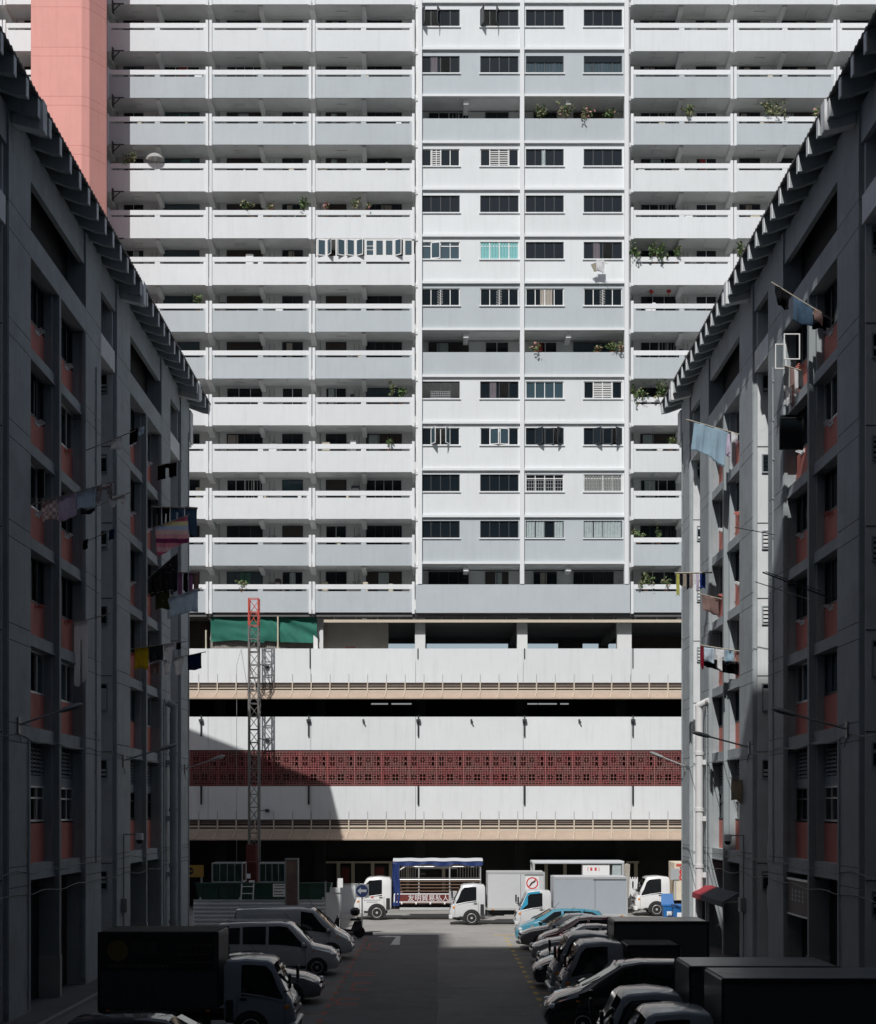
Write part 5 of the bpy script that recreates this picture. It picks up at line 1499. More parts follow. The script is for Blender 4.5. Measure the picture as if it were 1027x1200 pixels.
    if kind in ('van', 'wagonvan'):
        for yy in (-0.4, -0.13, 0.13, 0.4): o = MB(); o.rbox(st[1][0]+0.2, ws[1]-0.15, yy-0.03, yy+0.03, s.par(-0.5)[5]-0.01, s.par(-0.5)[5]+0.028, 0.01); o.build('roof_rib', pm_, t)
    o = MB(); xa = ws[1]-0.1; o.tube((xa, 0.3, s.par(xa)[5]), (xa-0.25, 0.3, s.par(xa)[5]+0.32), 0.008, 5); o.build('aerial', M['black'], t)
    wheels(t, wx, hw+0.01, r)
    return t

CAB = [(-0.86,.55,.74,.79,1.12,.79,1.92,.72), (-0.80,.5,.78,.83,1.15,.82,2.0,.74), (-0.3,.42,.80,.84,1.15,.83,2.06,.75), (0.22,.4,.80,.84,1.13,.83,2.02,.74), (0.34,.4,.80,.84,1.12,.83,1.95,.73), (0.70,.4,.80,.84,1.06,.82,1.2,.77), (0.80,.4,.78,.83,.98,.81,1.06,.74), (0.88,.42,.74,.80,.8,.78,.86,.70), (0.90,.45,.72,.78,.6,.76,.68,.68)]
def truck(label, nose, y, rz, cabcol, boxfn, boxL, total, name='lorry', accent=None, scale=1.0, cat='lorry', gap=0.12):
    """cab-over light lorry: boxfn(t, x0, x1, zfloor) builds the load body"""
    pm_ = paint('cab_paint_%s' % '_'.join(str(int(c*1000)) for c in cabcol), cabcol, 0.24, 0.6)
    L = total
    t = place(name, label, cat, nose, y, rz, L)
    dx = L/2 - 0.92*scale
    s = Shell([(a*scale+dx, b*scale, c*scale, d*scale, e*scale, f*scale, g*scale, h*scale) for a, b, c, d, e, f, g, h in CAB])
    hw = 0.84*scale; r = 0.36*scale
    o = MB(); s.body(o); cab = o.build('cab', pm_, t, smooth=40)
    wx0, wx1 = dx-0.42*scale, dx+0.60*scale
    pts = [(wx0, .0, .90), (dx+0.18*scale, -.0, .90), (dx+0.33*scale, -.0, .78), (wx1, .0, .25)]
    for sgn in (-1, 1):
        o = MB(); s.side_panel(o, pts, sgn); o.build('side_window', M['carglass'], t)
        o = MB()
        p0, p1, p2 = s.side(wx0, 0.02, .02), s.side(dx+.1*scale, -.0, .02), s.side(wx1, .0, .02)
        dz = 0.05*scale
        pts3 = [(p0[0], sgn*p0[1], p0[2]+dz), (p1[0], sgn*p1[1], p1[2]+dz*0.3), (p2[0], sgn*p2[1], p2[2]-dz)]
        o.path(pts3, 0.018*scale, 6); o.build('window_trim', pm_, t)
        if accent:
            o = MB(); s.side_panel(o, [(dx-0.3*scale, .88, 1.0), (dx+0.33*scale, .86, 1.0)], sgn, off=0.014)
            s.side_panel(o, [(dx+0.31*scale, .3, 1.0), (dx+0.38*scale, .25, 0.98), (dx+0.62*scale, .05, 0.75), (dx+.68*scale, 0, .3)], sgn, off=0.013); o.build('accent_stripe', accent, t)
    o = MB(); s.top_panel(o, dx+0.36*scale, dx+0.69*scale, 0.0); o.build('windscreen', M['carglass'], t)
    arch(t, dx-0.18*scale, hw, r*1.05)
    mirror(t, M['black'], dx+0.62*scale, hw-0.02, 1.5*scale, True)
    fx = dx+0.90*scale
    lamp_pair(t, fx-0.02, 0.80*scale, .62*scale, 0.24*scale, 0.15*scale, M['lens'], 'headlight', 0.035)
    o = MB(); o.rbox(fx-0.14, fx+0.06, -hw, hw, .30*scale, .50*scale, 0.04); o.build('bumper', M['alu'] if cabcol[0] < 0.3 else pm_, t, smooth=40)
    o = MB(); o.rbox(fx-0.01, fx+0.02, -0.5*scale, 0.5*scale, .66*scale, .76*scale, 0.008); o.rbox(fx-0.03, fx+0.008, -0.6*scale, 0.6*scale, .86*scale, .95*scale, 0.008); o.build('grille', M['black'], t)
    o = MB(); o.box(fx+0.062, fx+0.07, -0.24, 0.24, .33*scale, .45*scale); o.build('number_plate', M['black'], t)
    o = MB(); 
    for sg in (-1, 1): p = s.low(dx-0.36*scale, 0.8, .015); o.rbox(p[0]-0.1, p[0]+0.08, sg*(p[1]-.02), sg*(p[1]+.015), p[2]-0.03, p[2]+0.03, 0.008)
    o.build('door_handle', M['black'], t)
    o = MB(); seams(s, o, [dx-0.52*scale, dx+0.66*scale]); o.build('door_seam', M['chassis'], cab)
    for sg in (-1, 1):
        o = MB(); p = s.low(dx+0.72*scale, 0.55, .012); o.rbox(p[0]-0.07, p[0]+0.05, sg*(p[1]-.02), sg*(p[1]+.012), p[2]-0.05, p[2]+0.05, 0.01); o.build('side_lamp', M['amber'], t)
        o = MB(); o.rbox(dx-0.05*scale, dx+0.45*scale, sg*(hw-0.12), sg*(hw+0.01), .34*scale, .44*scale, 0.02); o.build('step', M['chassis'], t)
        o = MB(); o.rbox(dx-0.80*scale, dx-0.62*scale, sg*(hw-0.03), sg*(hw+0.02), .5*scale, 1.05*scale, 0.02); o.build('mudguard', M['chassis'], t)
    for a in (0.3, -0.3): o = MB(); x0_, x1_ = dx+0.70*scale, dx+0.52*scale; o.tube((x0_, a, s.par(x0_)[5]+.04), (x1_, a+0.32, s.par(x1_)[5]+.045), 0.012, 5); o.build('wiper', M['black'], t)
    x1 = dx - (0.86+gap)*scale; x0 = -L/2
    zf = 0.82*scale
    o = MB(); 
    for sg in (-1, 1): o.box(x0+0.1, dx-0.2, sg*0.32, sg*0.44, .5*scale, .68*scale)
    for i in range(5): xx = x0+0.3+i*(x1-x0-0.4)/4; o.box(xx-0.05, xx+0.05, -0.32, 0.32, .55*scale, .66*scale)
    o.box(x1-0.9, x1-0.25, -0.75*scale, -0.44, .38*scale, .66*scale); o.box(x0+0.02, x0+0.08, -0.8*scale, 0.8*scale, .36*scale, .5*scale)
    o.build('chassis', M['chassis'], t)
    boxfn(t, x0, x1, zf)
    wheels(t, (dx-0.18*scale, x0+1.0*scale), hw+0.0, r)
    lamp_pair(t, x0+0.02, 0.75*scale, .52*scale, 0.2, 0.1, M['taill'], 'tail_light', 0.03)
    return t
def plainbox(m, top, hw=0.92, trim=None, roofm=None, extra=None, mid=None):
    def fn(t, x0, x1, zf):
        o = MB(); o.rbox(x0, x1, -hw, hw, zf, top, 0.03); b = o.build('cargo_box', m, t, smooth=30)
        e = 0.012
        tr = trim or M['alu']
        for sg in (-1, 1):
            o = MB()
            o.box(x0-e, x1+e, sg*(hw-0.03), sg*(hw+e), top-0.08, top+e); o.box(x0-e, x1+e, sg*(hw-0.03), sg*(hw+e), zf-0.06, zf+0.05)
            for xx in (x0, x1): o.box(xx-e, xx+e if xx == x1 else xx+0.06, sg*(hw-0.03), sg*(hw+e*0.9), zf+0.05, top-0.08)
            o.build('box_trim', tr, t)
        if mid:
            o = MB()
            for f in mid: xx = lerp(x0, x1, f); o.box(xx-0.008, xx+0.008, -hw-0.006, -hw-0.0005, zf+.06, top-.09); o.box(xx-0.008, xx+0.008, hw+.0005, hw+0.006, zf+.06, top-.09)
            o.build('panel_seam', M['chassis'], t)
        for sg in (-1, 1):
            o = MB(); n_ = max(4, int((x1-x0)/0.42))
            for i in range(1, n_): xx = lerp(x0, x1, i/n_); o.box(xx-0.012, xx+0.012, sg*(hw-0.005), sg*(hw+0.0035), zf+.06, top-.09)
            o.build('side_rib', m, t)
            o = MB()
            for i in range(3): xx = lerp(x0+0.25, x1-0.25, i/2); o.box(xx-0.05, xx+0.05, sg*(hw+.012), sg*(hw+.03), zf-0.05, zf+0.0)
            o.build('marker_lamp', M['amber'], t)
        for yy in (-hw+0.1, -.12, .12, hw-0.1): o = MB(); o.tube((x0-0.03, yy, zf+.05), (x0-0.03, yy, top-.1), 0.014, 6); o.build('door_bar', M['galv'], t)
        if roofm: o = MB(); o.box(x0+0.05, x1-0.05, -hw+0.05, hw-0.05, top+0.002, top+0.02); o.build('roof_sheet', roofm, t)
        if extra: extra(t, x0, x1, zf, top, hw)
    return fn
PI = math.pi
silver, dgrey, white_ = (0.42, 0.44, 0.46), (0.10, 0.11, 0.12), (0.80, 0.80, 0.79)
# ---- the lorries on the street, all facing left
# vehicles facing -x are turned by pi: their own right side (-y local) is the far side, +y local faces the camera
ROT180 = Matrix.Rotation(PI, 3, 'Z')
QT = (Matrix.Rotation(PI, 3, 'Z') @ Matrix.Rotation(PI/2, 3, 'X')).to_quaternion()   # text on the +y side of a vehicle, upright
def tarp_body(t, x0, x1, zf):
    hw = 0.95; top = 3.05
    # drop sides with the painted name
    o = MB(); 
    o.box(x0, x1, -hw, hw, zf-0.04, zf+0.04)
    o.build('load_floor', M['wood'], t)
    for sg in (-1, 1):
        o = MB(); o.box(x0+0.05, x1-0.05, sg*(hw-0.03), sg*(hw+0.02), zf+0.05, zf+0.47); b = o.build('drop_side', M['maroonboard'], t)
        o = MB()
        for z in (zf+0.03, zf+0.45): o.box(x0, x1, sg*(hw-0.02), sg*(hw+0.035), z, z+0.05)
        for xx in (x0, x0+(x1-x0)*0.36, x1-0.06): o.box(xx, xx+0.06, sg*(hw-0.02), sg*(hw+0.04), zf+0.08, zf+0.45)
        for xx in [x0+0.4+i*0.75 for i in range(6)]: o.box(xx, xx+0.08, sg*(hw+.02), sg*(hw+0.05), zf-0.06, zf+0.03)
        o.build('side_frame', M['signwhite'], b)
    tx = textmesh('lettering', '友明貿易私人有限公司', 0.36, M['signwhite'], t, (x0+(x1-x0)*0.45, hw+0.026, zf+0.24), QT)
    tx.scale = (1.0, 1, 1)
    o = MB()
    for sg in (-1, 1):
        for j in range(4): o.tube((x0+0.05, sg*(hw-0.02), zf+0.62+j*0.17), (x1-0.05, sg*(hw-0.02), zf+0.62+j*0.17), 0.03, 6)
    o.build('timber_rail', M['wood'], t)
    o = MB()
    for sg in (-1, 1):
        o.tube((x0+0.05, sg*(hw-0.06), zf+1.22), (x1-0.05, sg*(hw-0.06), zf+1.22), 0.035, 8); o.tube((x0+0.05, sg*(hw-0.06), zf+1.9), (x1-0.6, sg*(hw-0.06), zf+1.9), 0.03, 8)
        o.tube((x1-0.6, sg*(hw-.06), zf+1.9), (x1-0.02, sg*(hw-.06), zf+1.55), 0.03, 8)
        for f in (0, .36, .72, 1.0): xx = lerp(x0+0.06, x1-0.06, f); o.tube((xx, sg*(hw-0.06), zf), (xx, sg*(hw-.06), top-0.1 if f != 1 else zf+1.6), 0.035, 8)
    o.build('load_frame', M['alu'], t)
    for f0, f1 in ((0.02, 0.27), (0.76, 0.97)):
        o = MB()
        for i in range(9): xx = lerp(x0, x1, lerp(f0, f1, i/8)); o.box(xx-0.02, xx+0.02, -0.62, -0.60, zf+1.22, zf+2.0)
        o.build('slatted_board', M['ply'], t)
    o = MB(); o.box(lerp(x0, x1, .27), lerp(x0, x1, .76), -0.7, -0.66, zf+1.72, zf+1.95); o.build('cross_board', M['signwhite'], t)
    # tarpaulin roof and rolled sides
    o = MB()
    def tp(u, v):
        yy = lerp(-hw-0.03, hw+0.03, v); return (lerp(x0-0.06, x1+0.04, u), yy, top+0.04+0.14*(1-(2*v-1)**2)+0.012*math.sin(u*25))
    o.grid(tp, 40, 8); o.build('tarp_roof', M['tarptop'], t, smooth=60)
    o = MB()
    for sg in (-1, 1):
        o.grid(lambda u, v: (lerp(x0-0.06, x1+0.04, u), sg*(hw+0.035+0.03*math.sin(u*40)*v), top+0.012*math.sin(u*25)-0.16*v-0.05*math.sin(u*17)*v), 60, 3)
    o.grid(lambda u, v: (x1+0.02+0.05*math.sin(v*9), lerp(hw+0.03, hw-0.45, u), lerp(top-0.1, zf+0.1, v)), 4, 14)
    o.grid(lambda u, v: (lerp(x1+0.04, x1-0.32, u)+0.03*math.sin(v*7), hw+0.04+0.03*math.sin(u*14+v*3), lerp(top-0.1, zf-0.15, v)), 10, 16)
    o.build('tarp_side', M['tarp'], t, smooth=60)
    o = MB(); o.rbox(x0+1.5, x1-0.3, hw-0.12, hw-0.02, 0.50, 0.66, 0.03); o.build('side_guard', M['alu'], t)
    o = MB(); o.rbox(lerp(x0,x1,.28), lerp(x0,x1,.28)+0.42, hw+0.03, hw+0.09, zf-0.02, zf+0.62, 0.02); o.build('tool_panel', M['alu'], t)
ppm = lambda y: F/y
yt = 74.2
L1 = truck('white lorry with blue tarpaulin roof and maroon side boards bearing white Chinese lettering', at(416, 1050, yt).x, yt, PI, white_, tarp_body, 4.4, 6.7, scale=1.1)
o = MB(); z = 1.02; xx = 6.7/2-0.95
for j, (w, c) in enumerate(((0.16, 0), (0.9, 1), (0.6, 1))):
    n_ = 1 if j == 0 else int(w/0.09)
    for i in range(n_): o.box(xx-w/2+i*w/n_, xx-w/2+(i+0.75)*w/n_, 0.938, 0.9405, z+0.12-j*0.10 - (0.0 if j else -0.02), z+0.12-j*0.10+(0.12 if j == 0 else 0.04), c)
o.build('door_lettering', [M['cardred'], M['signgrey']], L1)
def sign_extra(t, x0, x1, zf, top, hw):
    cx, cz = x0+0.62, top-0.55
    o = MB(); o.box(cx-0.34, cx+0.34, hw+0.001, hw+0.006, cz-0.34, cz+0.34); o.build('sign_panel', M['signwhite'], t)
    o = MB()
    n = 36
    vs = [(cx+r_*math.cos(2*PI*i/n), hw+0.010, cz+r_*math.sin(2*PI*i/n)) for r_ in (0.24, 0.30) for i in range(n)]
    o.add(vs, [(i, (i+1) % n, n+(i+1) % n, n+i)[::-1] for i in range(n)])
    d = 0.245/math.sqrt(2); w = 0.022
    # bar runs from lower left to upper right as seen from the camera (x is mirrored)
    o.add([(cx+d-w, hw+0.0105, cz-d-w), (cx+d+w, hw+.0105, cz-d+w), (cx-d+w, hw+.0105, cz+d+w), (cx-d-w, hw+.0105, cz+d-w)], [(0,1,2,3)])
    o.build('prohibition_ring', M['signred'], t)
    o = MB()
    pl = [(0.10, -0.12), (0.06, -0.02), (0.0, 0.05), (-0.06, 0.05), (-0.12, 0.1), (-0.16, 0.13)]
    for (a, b), (c, e) in zip(pl, pl[1:]): o.tube((cx+a, hw+0.014, cz+b), (cx+c, hw+.014, cz+e), 0.03, 5)
    o.tube((cx+0.0, hw+.014, cz+.05), (cx+.02, hw+.014, cz-.06), 0.012, 5); o.build('pictogram', M['black'], t)
yt = 70.9
paint('silver_box', (0.60, 0.615, 0.62), 0.4, 0.2)
L2 = truck('silver box lorry with a red prohibition sign on its box', at(527, 1060, yt).x, yt, PI, (0.66, 0.67, 0.68), plainbox(M['silver_box'], 2.66, 0.9, extra=sign_extra, mid=[0.42]), 3.3, 4.75)
o = MB(); o.box(-4.75/2+0.04, -4.75/2+1.0, 0.905, 0.91, 2.50, 2.54); o.build('door_track', M['frame'], L2)
yt = 67.3
paint('grey_box', (0.38, 0.42, 0.46), 0.45, 0.15)
L3 = truck('plain grey box lorry with a silver cab trimmed in sky blue', at(603.5, 1070, yt).x, yt, PI, (0.62, 0.63, 0.64), plainbox(M['grey_box'], 2.58, 0.9, mid=[0.44], roofm=M['tarptop']), 3.6, 5.3, accent=paint('sky_blue', (0.05, 0.32, 0.50)), scale=0.95)
o = MB(); o.box(-5.3/2+0.06, -5.3/2+1.62, 0.905, 0.911, 2.43, 2.47); o.build('door_track', M['frame'], L3)
# white lorry on the right with a carton-coloured box marked 8
def eight_body(t, x0, x1, zf):
    hw = 0.95; top = 2.95
    o = MB(); o.rbox(x0, x1-0.10, -hw, hw, zf, top, 0.03); b = o.build('cargo_box', M['card'], t)
    o = MB(); o.box(x0+0.02, x1-0.2, hw+0.001, hw+0.008, top-0.24, top-0.10); o.build('red_band', M['cardred'], t)
    textmesh('lettering', '8', 0.95, M['signred'], t, (x1-0.56, hw+0.012, top-0.72), QT)
    o = MB(); r_ = random.Random(8)
    for j in range(5):
        for i in range(7):
            if r_.random() < .8: o.box(x1-1.25-i*0.12, x1-1.25-i*0.12-0.08, hw+0.001, hw+0.006, zf+0.2+j*0.17, zf+0.24+j*0.17 + (0.06 if j == 4 else 0))
    o.build('small_print', M['cardred'], t)
    o = MB(); o.path([(x1-0.4, hw+0.02, top-0.28), (x1-0.5, hw+.02, top-.36), (x1-0.75, hw+.02, top-.3), (x1-0.95, hw+.02, top-.34), (x1-1.1, hw+.02, top-.27)], 0.025, 6); o.build('rope', M['black'], t)
    o = MB(); o.box(x1-0.36, x1+0.12, hw+0.02, hw+0.06, top-0.95, top-0.35); o.box(x1-0.2, x1-0.12, hw-0.1, hw+0.02, zf, top-0.42); o.build('tarp_flap', M['signgrey'], t)
yt = 76.8
L4 = truck('white lorry with a cream box printed with a red 8 beside the right block', at(742, 1050, yt).x, yt, PI, white_, eight_body, 4.2, 6.6, scale=1.06)
# cargo lorry behind: open silver frame with printed cartons
def frame_body(t, x0, x1, zf):
    hw = 0.95; top = 2.95
    o = MB(); o.box(x0, x1, -hw, hw, zf-0.05, zf+0.05); o.build('load_floor', M['chassis'], t)
    o = MB(); o.rbox(x0, x1, -hw, hw, top-0.16, top, 0.03); o.build('roof_sheet', M['tarptop'], t)
    for sg in (-1, 1):
        for xx in (x0+.02, x1-.14): o = MB(); o.box(xx, xx+0.12, sg*hw, sg*(hw-0.1), zf+.05, top-0.16); o.build('corner_post', M['alu'], t)
yt = 78.4
L5 = truck('open-sided lorry with a silver roof, mostly hidden behind the grey box lorry', at(583, 1050, yt).x, yt, PI, (0.6, 0.6, 0.6), frame_body, 5.1, 7.0)
x = at(699, 1020, yt).x
for i, (dx, w, mname, lab) in enumerate(((-0.1, 1.5, 'signwhite', 'white carton with faint red print on the open-sided lorry'), (1.05, 0.5, 'curt', 'narrow grey carton next to the printed carton on the open-sided lorry'), (1.55, 0.4, 'beigecurt', 'beige sack at the tail of the open-sided lorry'))):
    t = thing('carton', lab, 'carton', (x+dx, yt-0.5, 0.92))
    o = MB(); zt_ = 2.77; o.rbox(x+dx-w/2, x+dx+w/2, yt-0.85, yt-0.05, 0.88, zt_, 0.03)
    if i == 2: 
        rr_ = random.Random(2); o.v = [(a+rr_.uniform(-.06, .06), b+rr_.uniform(-.06, .06), c+rr_.uniform(-.08, .05)*(c > 1)) for a, b, c in o.v]
    o.build('carton_body', M[mname], t)
    if i == 0:
        o = MB(); zc = 2.5
        for sg in (-1, 1):
            o.path([(x+dx-0.15+sg*0.28, yt-0.86, zc+0.12), (x+dx-0.15+sg*0.33, yt-.86, zc), (x+dx-0.15+sg*0.28, yt-.86, zc-.12)], 0.012, 5)
            o.box(x+dx-0.15+sg*0.12-0.06, x+dx-0.15+sg*0.12+0.06, yt-0.856, yt-0.852, zc-0.09, zc+0.09)
        o.build('logo_print', M['cardred'], t)
# ---- left-hand bays, noses to the lane
dark_cab = (0.27, 0.31, 0.35)
paint('night_box', (0.055, 0.055, 0.06), 0.55, 0.1)
def left_text(t, x0, x1, zf, top, hw):
    o = MB(); o.box(x0+0.06, x1-0.1, -hw-0.004, -hw-0.0005, zf+0.95, top-0.1); o.build('name_band', paint('band_dark', (0.02, 0.02, 0.022), 0.6, 0), t)
    o = MB(); o.lathe([(0.26, 0), (0.26, -0.004)], (x0+0.48, -hw-0.005, top-0.45), 'Y', 28); o.build('emblem', paint('emblem_dim', (0.16, 0.11, 0.02), 0.6, 0), t)  # emblem and print colours dimmed to carry the courtyard shade
    q = Matrix.Rotation(PI/2, 3, 'X').to_quaternion()
    textmesh('lettering', '新隆', 0.34, mat('dim_letter', (0.07, 0.07, 0.065), 0.7), t, (x0+1.15, -hw-0.006, top-0.4), q)
    o = MB(); r_ = random.Random(6)
    for j, (a, b, z, h) in enumerate(((0.25, 1.7, top-0.86, .07), (1.95, 3.1, top-0.35, .06), (1.95, 3.1, top-0.55, .05), (1.95, 2.8, top-0.75, .05))):
        xx = x0+a
        while xx < x0+b and xx < x1-0.2: w = .04+r_.random()*.08; o.box(xx, xx+w, -hw-0.008, -hw-0.005, z, z+h); xx += w+.025
    o.build('small_print', paint('print_dim', (0.075, 0.07, 0.06), 0.6, 0), t)
T1 = truck('dark box lorry with an unlit name band, nearest on the left of the car park', -3.5, 35.3, 0, dark_cab, plainbox(M['night_box'], 2.72, 0.88, trim=M['chassis'], extra=left_text, roofm=M['chassis'], mid=[0.45]), 3.3, 4.85)
car('wagonvan', (0.48, 0.50, 0.52), 'silver glazed van with a bonnet, second vehicle behind the dark lorry on the left', -3.42, 49.2, 0, 'parked_van')
car('van', (0.50, 0.53, 0.55), 'silver panel van parked beyond the glazed van, beside the hoarding', -3.25, 54.4, 0, 'parked_van')
car('sedan', (0.16, 0.17, 0.18), 'dark saloon showing only its bonnet between lorry and vans on the left', -3.45, 42.0, 0)
car('hatch', (0.06, 0.065, 0.07), 'dark car at the bottom left edge, only its roof in view', -3.9, 28.9, 0)
# ---- right-hand bays, noses to the lane
car('hatch', (0.07, 0.26, 0.35), 'light blue hatchback, farthest car of the right-hand row', 3.35, 60.6, PI)
car('sedan', (0.16, 0.165, 0.17), 'dark grey saloon between the light blue and the maroon car', 3.4, 58.2, PI)
car('hatch', (0.16, 0.03, 0.035), 'maroon hatchback in the right-hand row', 3.95, 55.8, PI)
car('sedan', (0.24, 0.25, 0.26), 'silver grey saloon next to the maroon hatchback', 3.5, 52.8, PI)
car('sedan', (0.13, 0.135, 0.14), 'charcoal saloon next to the silver grey saloon', 3.55, 49.6, PI)
car('hatch', (0.02, 0.021, 0.023), 'small black hatchback beside the pair of dark lorries', 3.1, 45.6, PI)
night = M['night_box']
paint('night_box2', (0.085, 0.09, 0.09), 0.5, 0.1)
truck('dark lorry with the taller box, second of the pair in the right-hand row', 3.35, 42.4, PI, (0.24, 0.265, 0.285), plainbox(M['night_box2'], 2.42, 0.88, trim=M['chassis'], roofm=M['roofsteel']), 3.1, 4.7)
truck('dark lorry with a low covered bed, first of the pair in the right-hand row', 3.42, 39.9, PI, (0.27, 0.295, 0.32), plainbox(M['night_box'], 1.95, 0.8, trim=M['chassis'], roofm=M['chassis']), 1.7, 3.35)
car('mpv', (0.012, 0.013, 0.014), 'long black people carrier with shiny headlights in the right-hand row', 2.75, 36.3, PI)
truck('grey-roofed box lorry behind the nearest one at bottom right', 4.0-0.85, 28.9, PI, (0.30, 0.335, 0.365), plainbox(M['night_box2'], 2.58, 0.88, trim=M['chassis'], roofm=M['roofsteel']), 3.3, 4.9)
truck('nearest box lorry at bottom right, running out of the picture', 4.0-0.75, 26.2, PI, (0.33, 0.365, 0.395), plainbox(M['night_box2'], 2.66, 0.9, trim=M['chassis'], roofm=M['roofsteel']), 3.9, 5.5)
# ---- scooter with a black top box at the mouth of the car park
y = 63.0; q = at(414, 1068, y); x = q.x
t = thing('scooter', 'dark delivery scooter with a black top box behind the panel van', 'scooter', (x, y, 0), local=True)
o = MB()
for xx in (-0.62, 0.62): o = MB(); o.lathe([(.2, -.05), (.25, -.04), (.27, 0), (.25, .04), (.2, .05)], (xx-0.35, 0, .27), 'Y', 20); o.build('wheel', M['rubber'], t)
o = MB(); o.prism([(-1.05+0.1, -0.12, .35), (-0.75, -.12, .9), (-0.6, -.12, .92), (-0.62, -.12, .42), (-0.1, -.12, .38), (0.05, -.12, .75), (0.4, -.12, .78), (0.42, -.12, .45), (0.2, -.12, .3), (-0.7, -.12, .28)], (0, .24, 0)); o.build('body', paint('scooter_dark', (0.03, 0.03, 0.035)), t)
o = MB(); o.rbox(-0.12, 0.36, -0.14, 0.14, .78, .88, .03); o.build('seat', M['black'], t)
o = MB(); o.tube((-0.98, 0, .27), (-0.68, 0, 1.05), 0.03, 8); o.tube((-0.68, -.32, 1.05), (-0.68, .32, 1.05), 0.018, 6); o.build('handlebar', M['chrome'], t)
o = MB(); o.rbox(-0.12, 0.30, -0.22, 0.22, q.z-0.20, q.z+0.16, .1); o.tube((0.25, 0, .8), (0.2, 0, q.z-0.25), 0.03, 6); o.build('top_box', M['black'], t, smooth=40)
# ================================================================ LAUNDRY
def pole(p0, p1, label, r=0.022, group=None, m='bamboo'):
    o = MB(); o.tube(p0, p1, r, 8); o.ball(p0, r*1.3); o.ball(p1, r*1.3)
    return tag(o.build('laundry_pole', M[m]), label, 'laundry pole', group)
def cloth(name, label, cat, p0, p1, drop, m, shape='towel', wave=0.05, tilt=0.0, seed=0, over=0.12, slant=0.0, dropb=None):
    p0, p1 = Vector(p0), Vector(p1); e = p1-p0; Lg = e.length
    n = e.normalized().cross(Vector((0,0,-1))).normalized()
    nu, nv = max(10, int(Lg*26)), max(10, int(drop*16))
    r_ = random.Random(seed); ph = [r_.uniform(0, 6.28) for _ in range(5)]
    dropb = drop if dropb is None else dropb
    def pt(u, v):
        d = lerp(drop, dropb, u)
        k = 0.25+0.75*v
        w = wave*k*(1.2*math.sin(u*Lg*10+ph[0]+v*1.6)+0.7*math.sin(u*Lg*23+ph[1]-v*2.4)+0.45*math.sin(v*7+ph[2]+u*3)+0.3*math.sin(u*Lg*47+ph[3]))
        z = -d*v*(1+0.06*math.sin(u*5+ph[4])) - 0.03*(0.5+0.5*math.sin(u*Lg*16+ph[3]))*(1-v)
        return p0+e*u + n*(w+tilt*v) + Vector((0,0,z)) + e.normalized()*slant*v*drop
    def keep(u, v):
        if shape == 'towel': return True
        if shape == 'shirt': return v < 0.36 or 0.22 < u < 0.78
        if shape == 'trousers': return v < 0.3 or not (0.44 < u < 0.56)
        if shape == 'rag': return v < 0.55+0.4*math.sin(u*9+ph[4])
        return True
    vs = [pt(i/nu, j/nv) for j in range(nv+1) for i in range(nu+1)]
    fs = [(j*(nu+1)+i, j*(nu+1)+i+1, (j+1)*(nu+1)+i+1, (j+1)*(nu+1)+i) for j in range(nv) for i in range(nu) if keep((i+.5)/nu, (j+.5)/nv)]
    # part folded over the pole
    b = len(vs)
    vs2 = [p0+e*(i/nu) + n*(0.03*min(j, 1)) + Vector((0, 0, 0.02*(j < 2) - over*(j == 2)*1.0)) for j in range(3) for i in range(nu+1)]
    fs2 = [(b+j*(nu+1)+i, b+j*(nu+1)+i+1, b+(j+1)*(nu+1)+i+1, b+(j+1)*(nu+1)+i) for j in range(2) for i in range(nu)]
    org = (p0+p1)/2
    o = MB(); o.v = [tuple(q-org) for q in vs+vs2]; o.f = fs+fs2; o.m = [0]*len(o.f)
    ob = o.build(name, m, None, smooth=70, loc=org)
    sm = ob.modifiers.new('thick', 'SOLIDIFY'); sm.thickness = 0.006
    return tag(ob, label, cat)
C = {}
C['lilac'] = cloth_mat('lilac_cloth', (0.85, 0.77, 0.90)); C['paleblue'] = cloth_mat('pale_blue_cloth', (0.76, 0.85, 0.93))
C['whitec'] = cloth_mat('white_cloth', (0.9, 0.9, 0.91), 0.08); C['dk'] = cloth_mat('black_cloth', (0.02, 0.02, 0.025))
C['denim'] = cloth_mat('denim_cloth', (0.16, 0.26, 0.38), 0.35); C['greyc'] = cloth_mat('grey_cloth', (0.10, 0.105, 0.11))
C['yellow'] = cloth_mat('yellow_cloth', (0.75, 0.63, 0.07)); C['navy'] = cloth_mat('navy_cloth', (0.03, 0.07, 0.17))
C['olive'] = cloth_mat('olive_cloth', (0.12, 0.13, 0.06)); C['blue'] = cloth_mat('sky_blue_cloth', (0.52, 0.68, 0.78), 0.12)
C['maroon'] = cloth_mat('maroon_cloth', (0.35, 0.03, 0.06)); C['rose'] = cloth_mat('dusty_rose_cloth', (0.42, 0.29, 0.27)); C['beige'] = cloth_mat('cream_cloth', (0.55, 0.48, 0.38), 0.3)
C['lemon'] = cloth_mat('lemon_cloth', (0.7, 0.7, 0.2)); C['royal'] = cloth_mat('royal_blue_cloth', (0.05, 0.10, 0.38)); C['mauve'] = cloth_mat('mauve_cloth', (0.5, 0.28, 0.46))
C['stripe'] = stripes('striped_towel', [(0.80,0.32,0.46), (0.90,0.72,0.74), (0.88,0.50,0.58), (0.42,0.12,0.28), (0.90,0.62,0.66), (0.92,0.78,0.76), (0.70,0.80,0.92), (0.92,0.88,0.62)], 0.74, 'Z')
C['check'] = mat('checked_cloth', (0.62, 0.57, 0.54), 0.95)
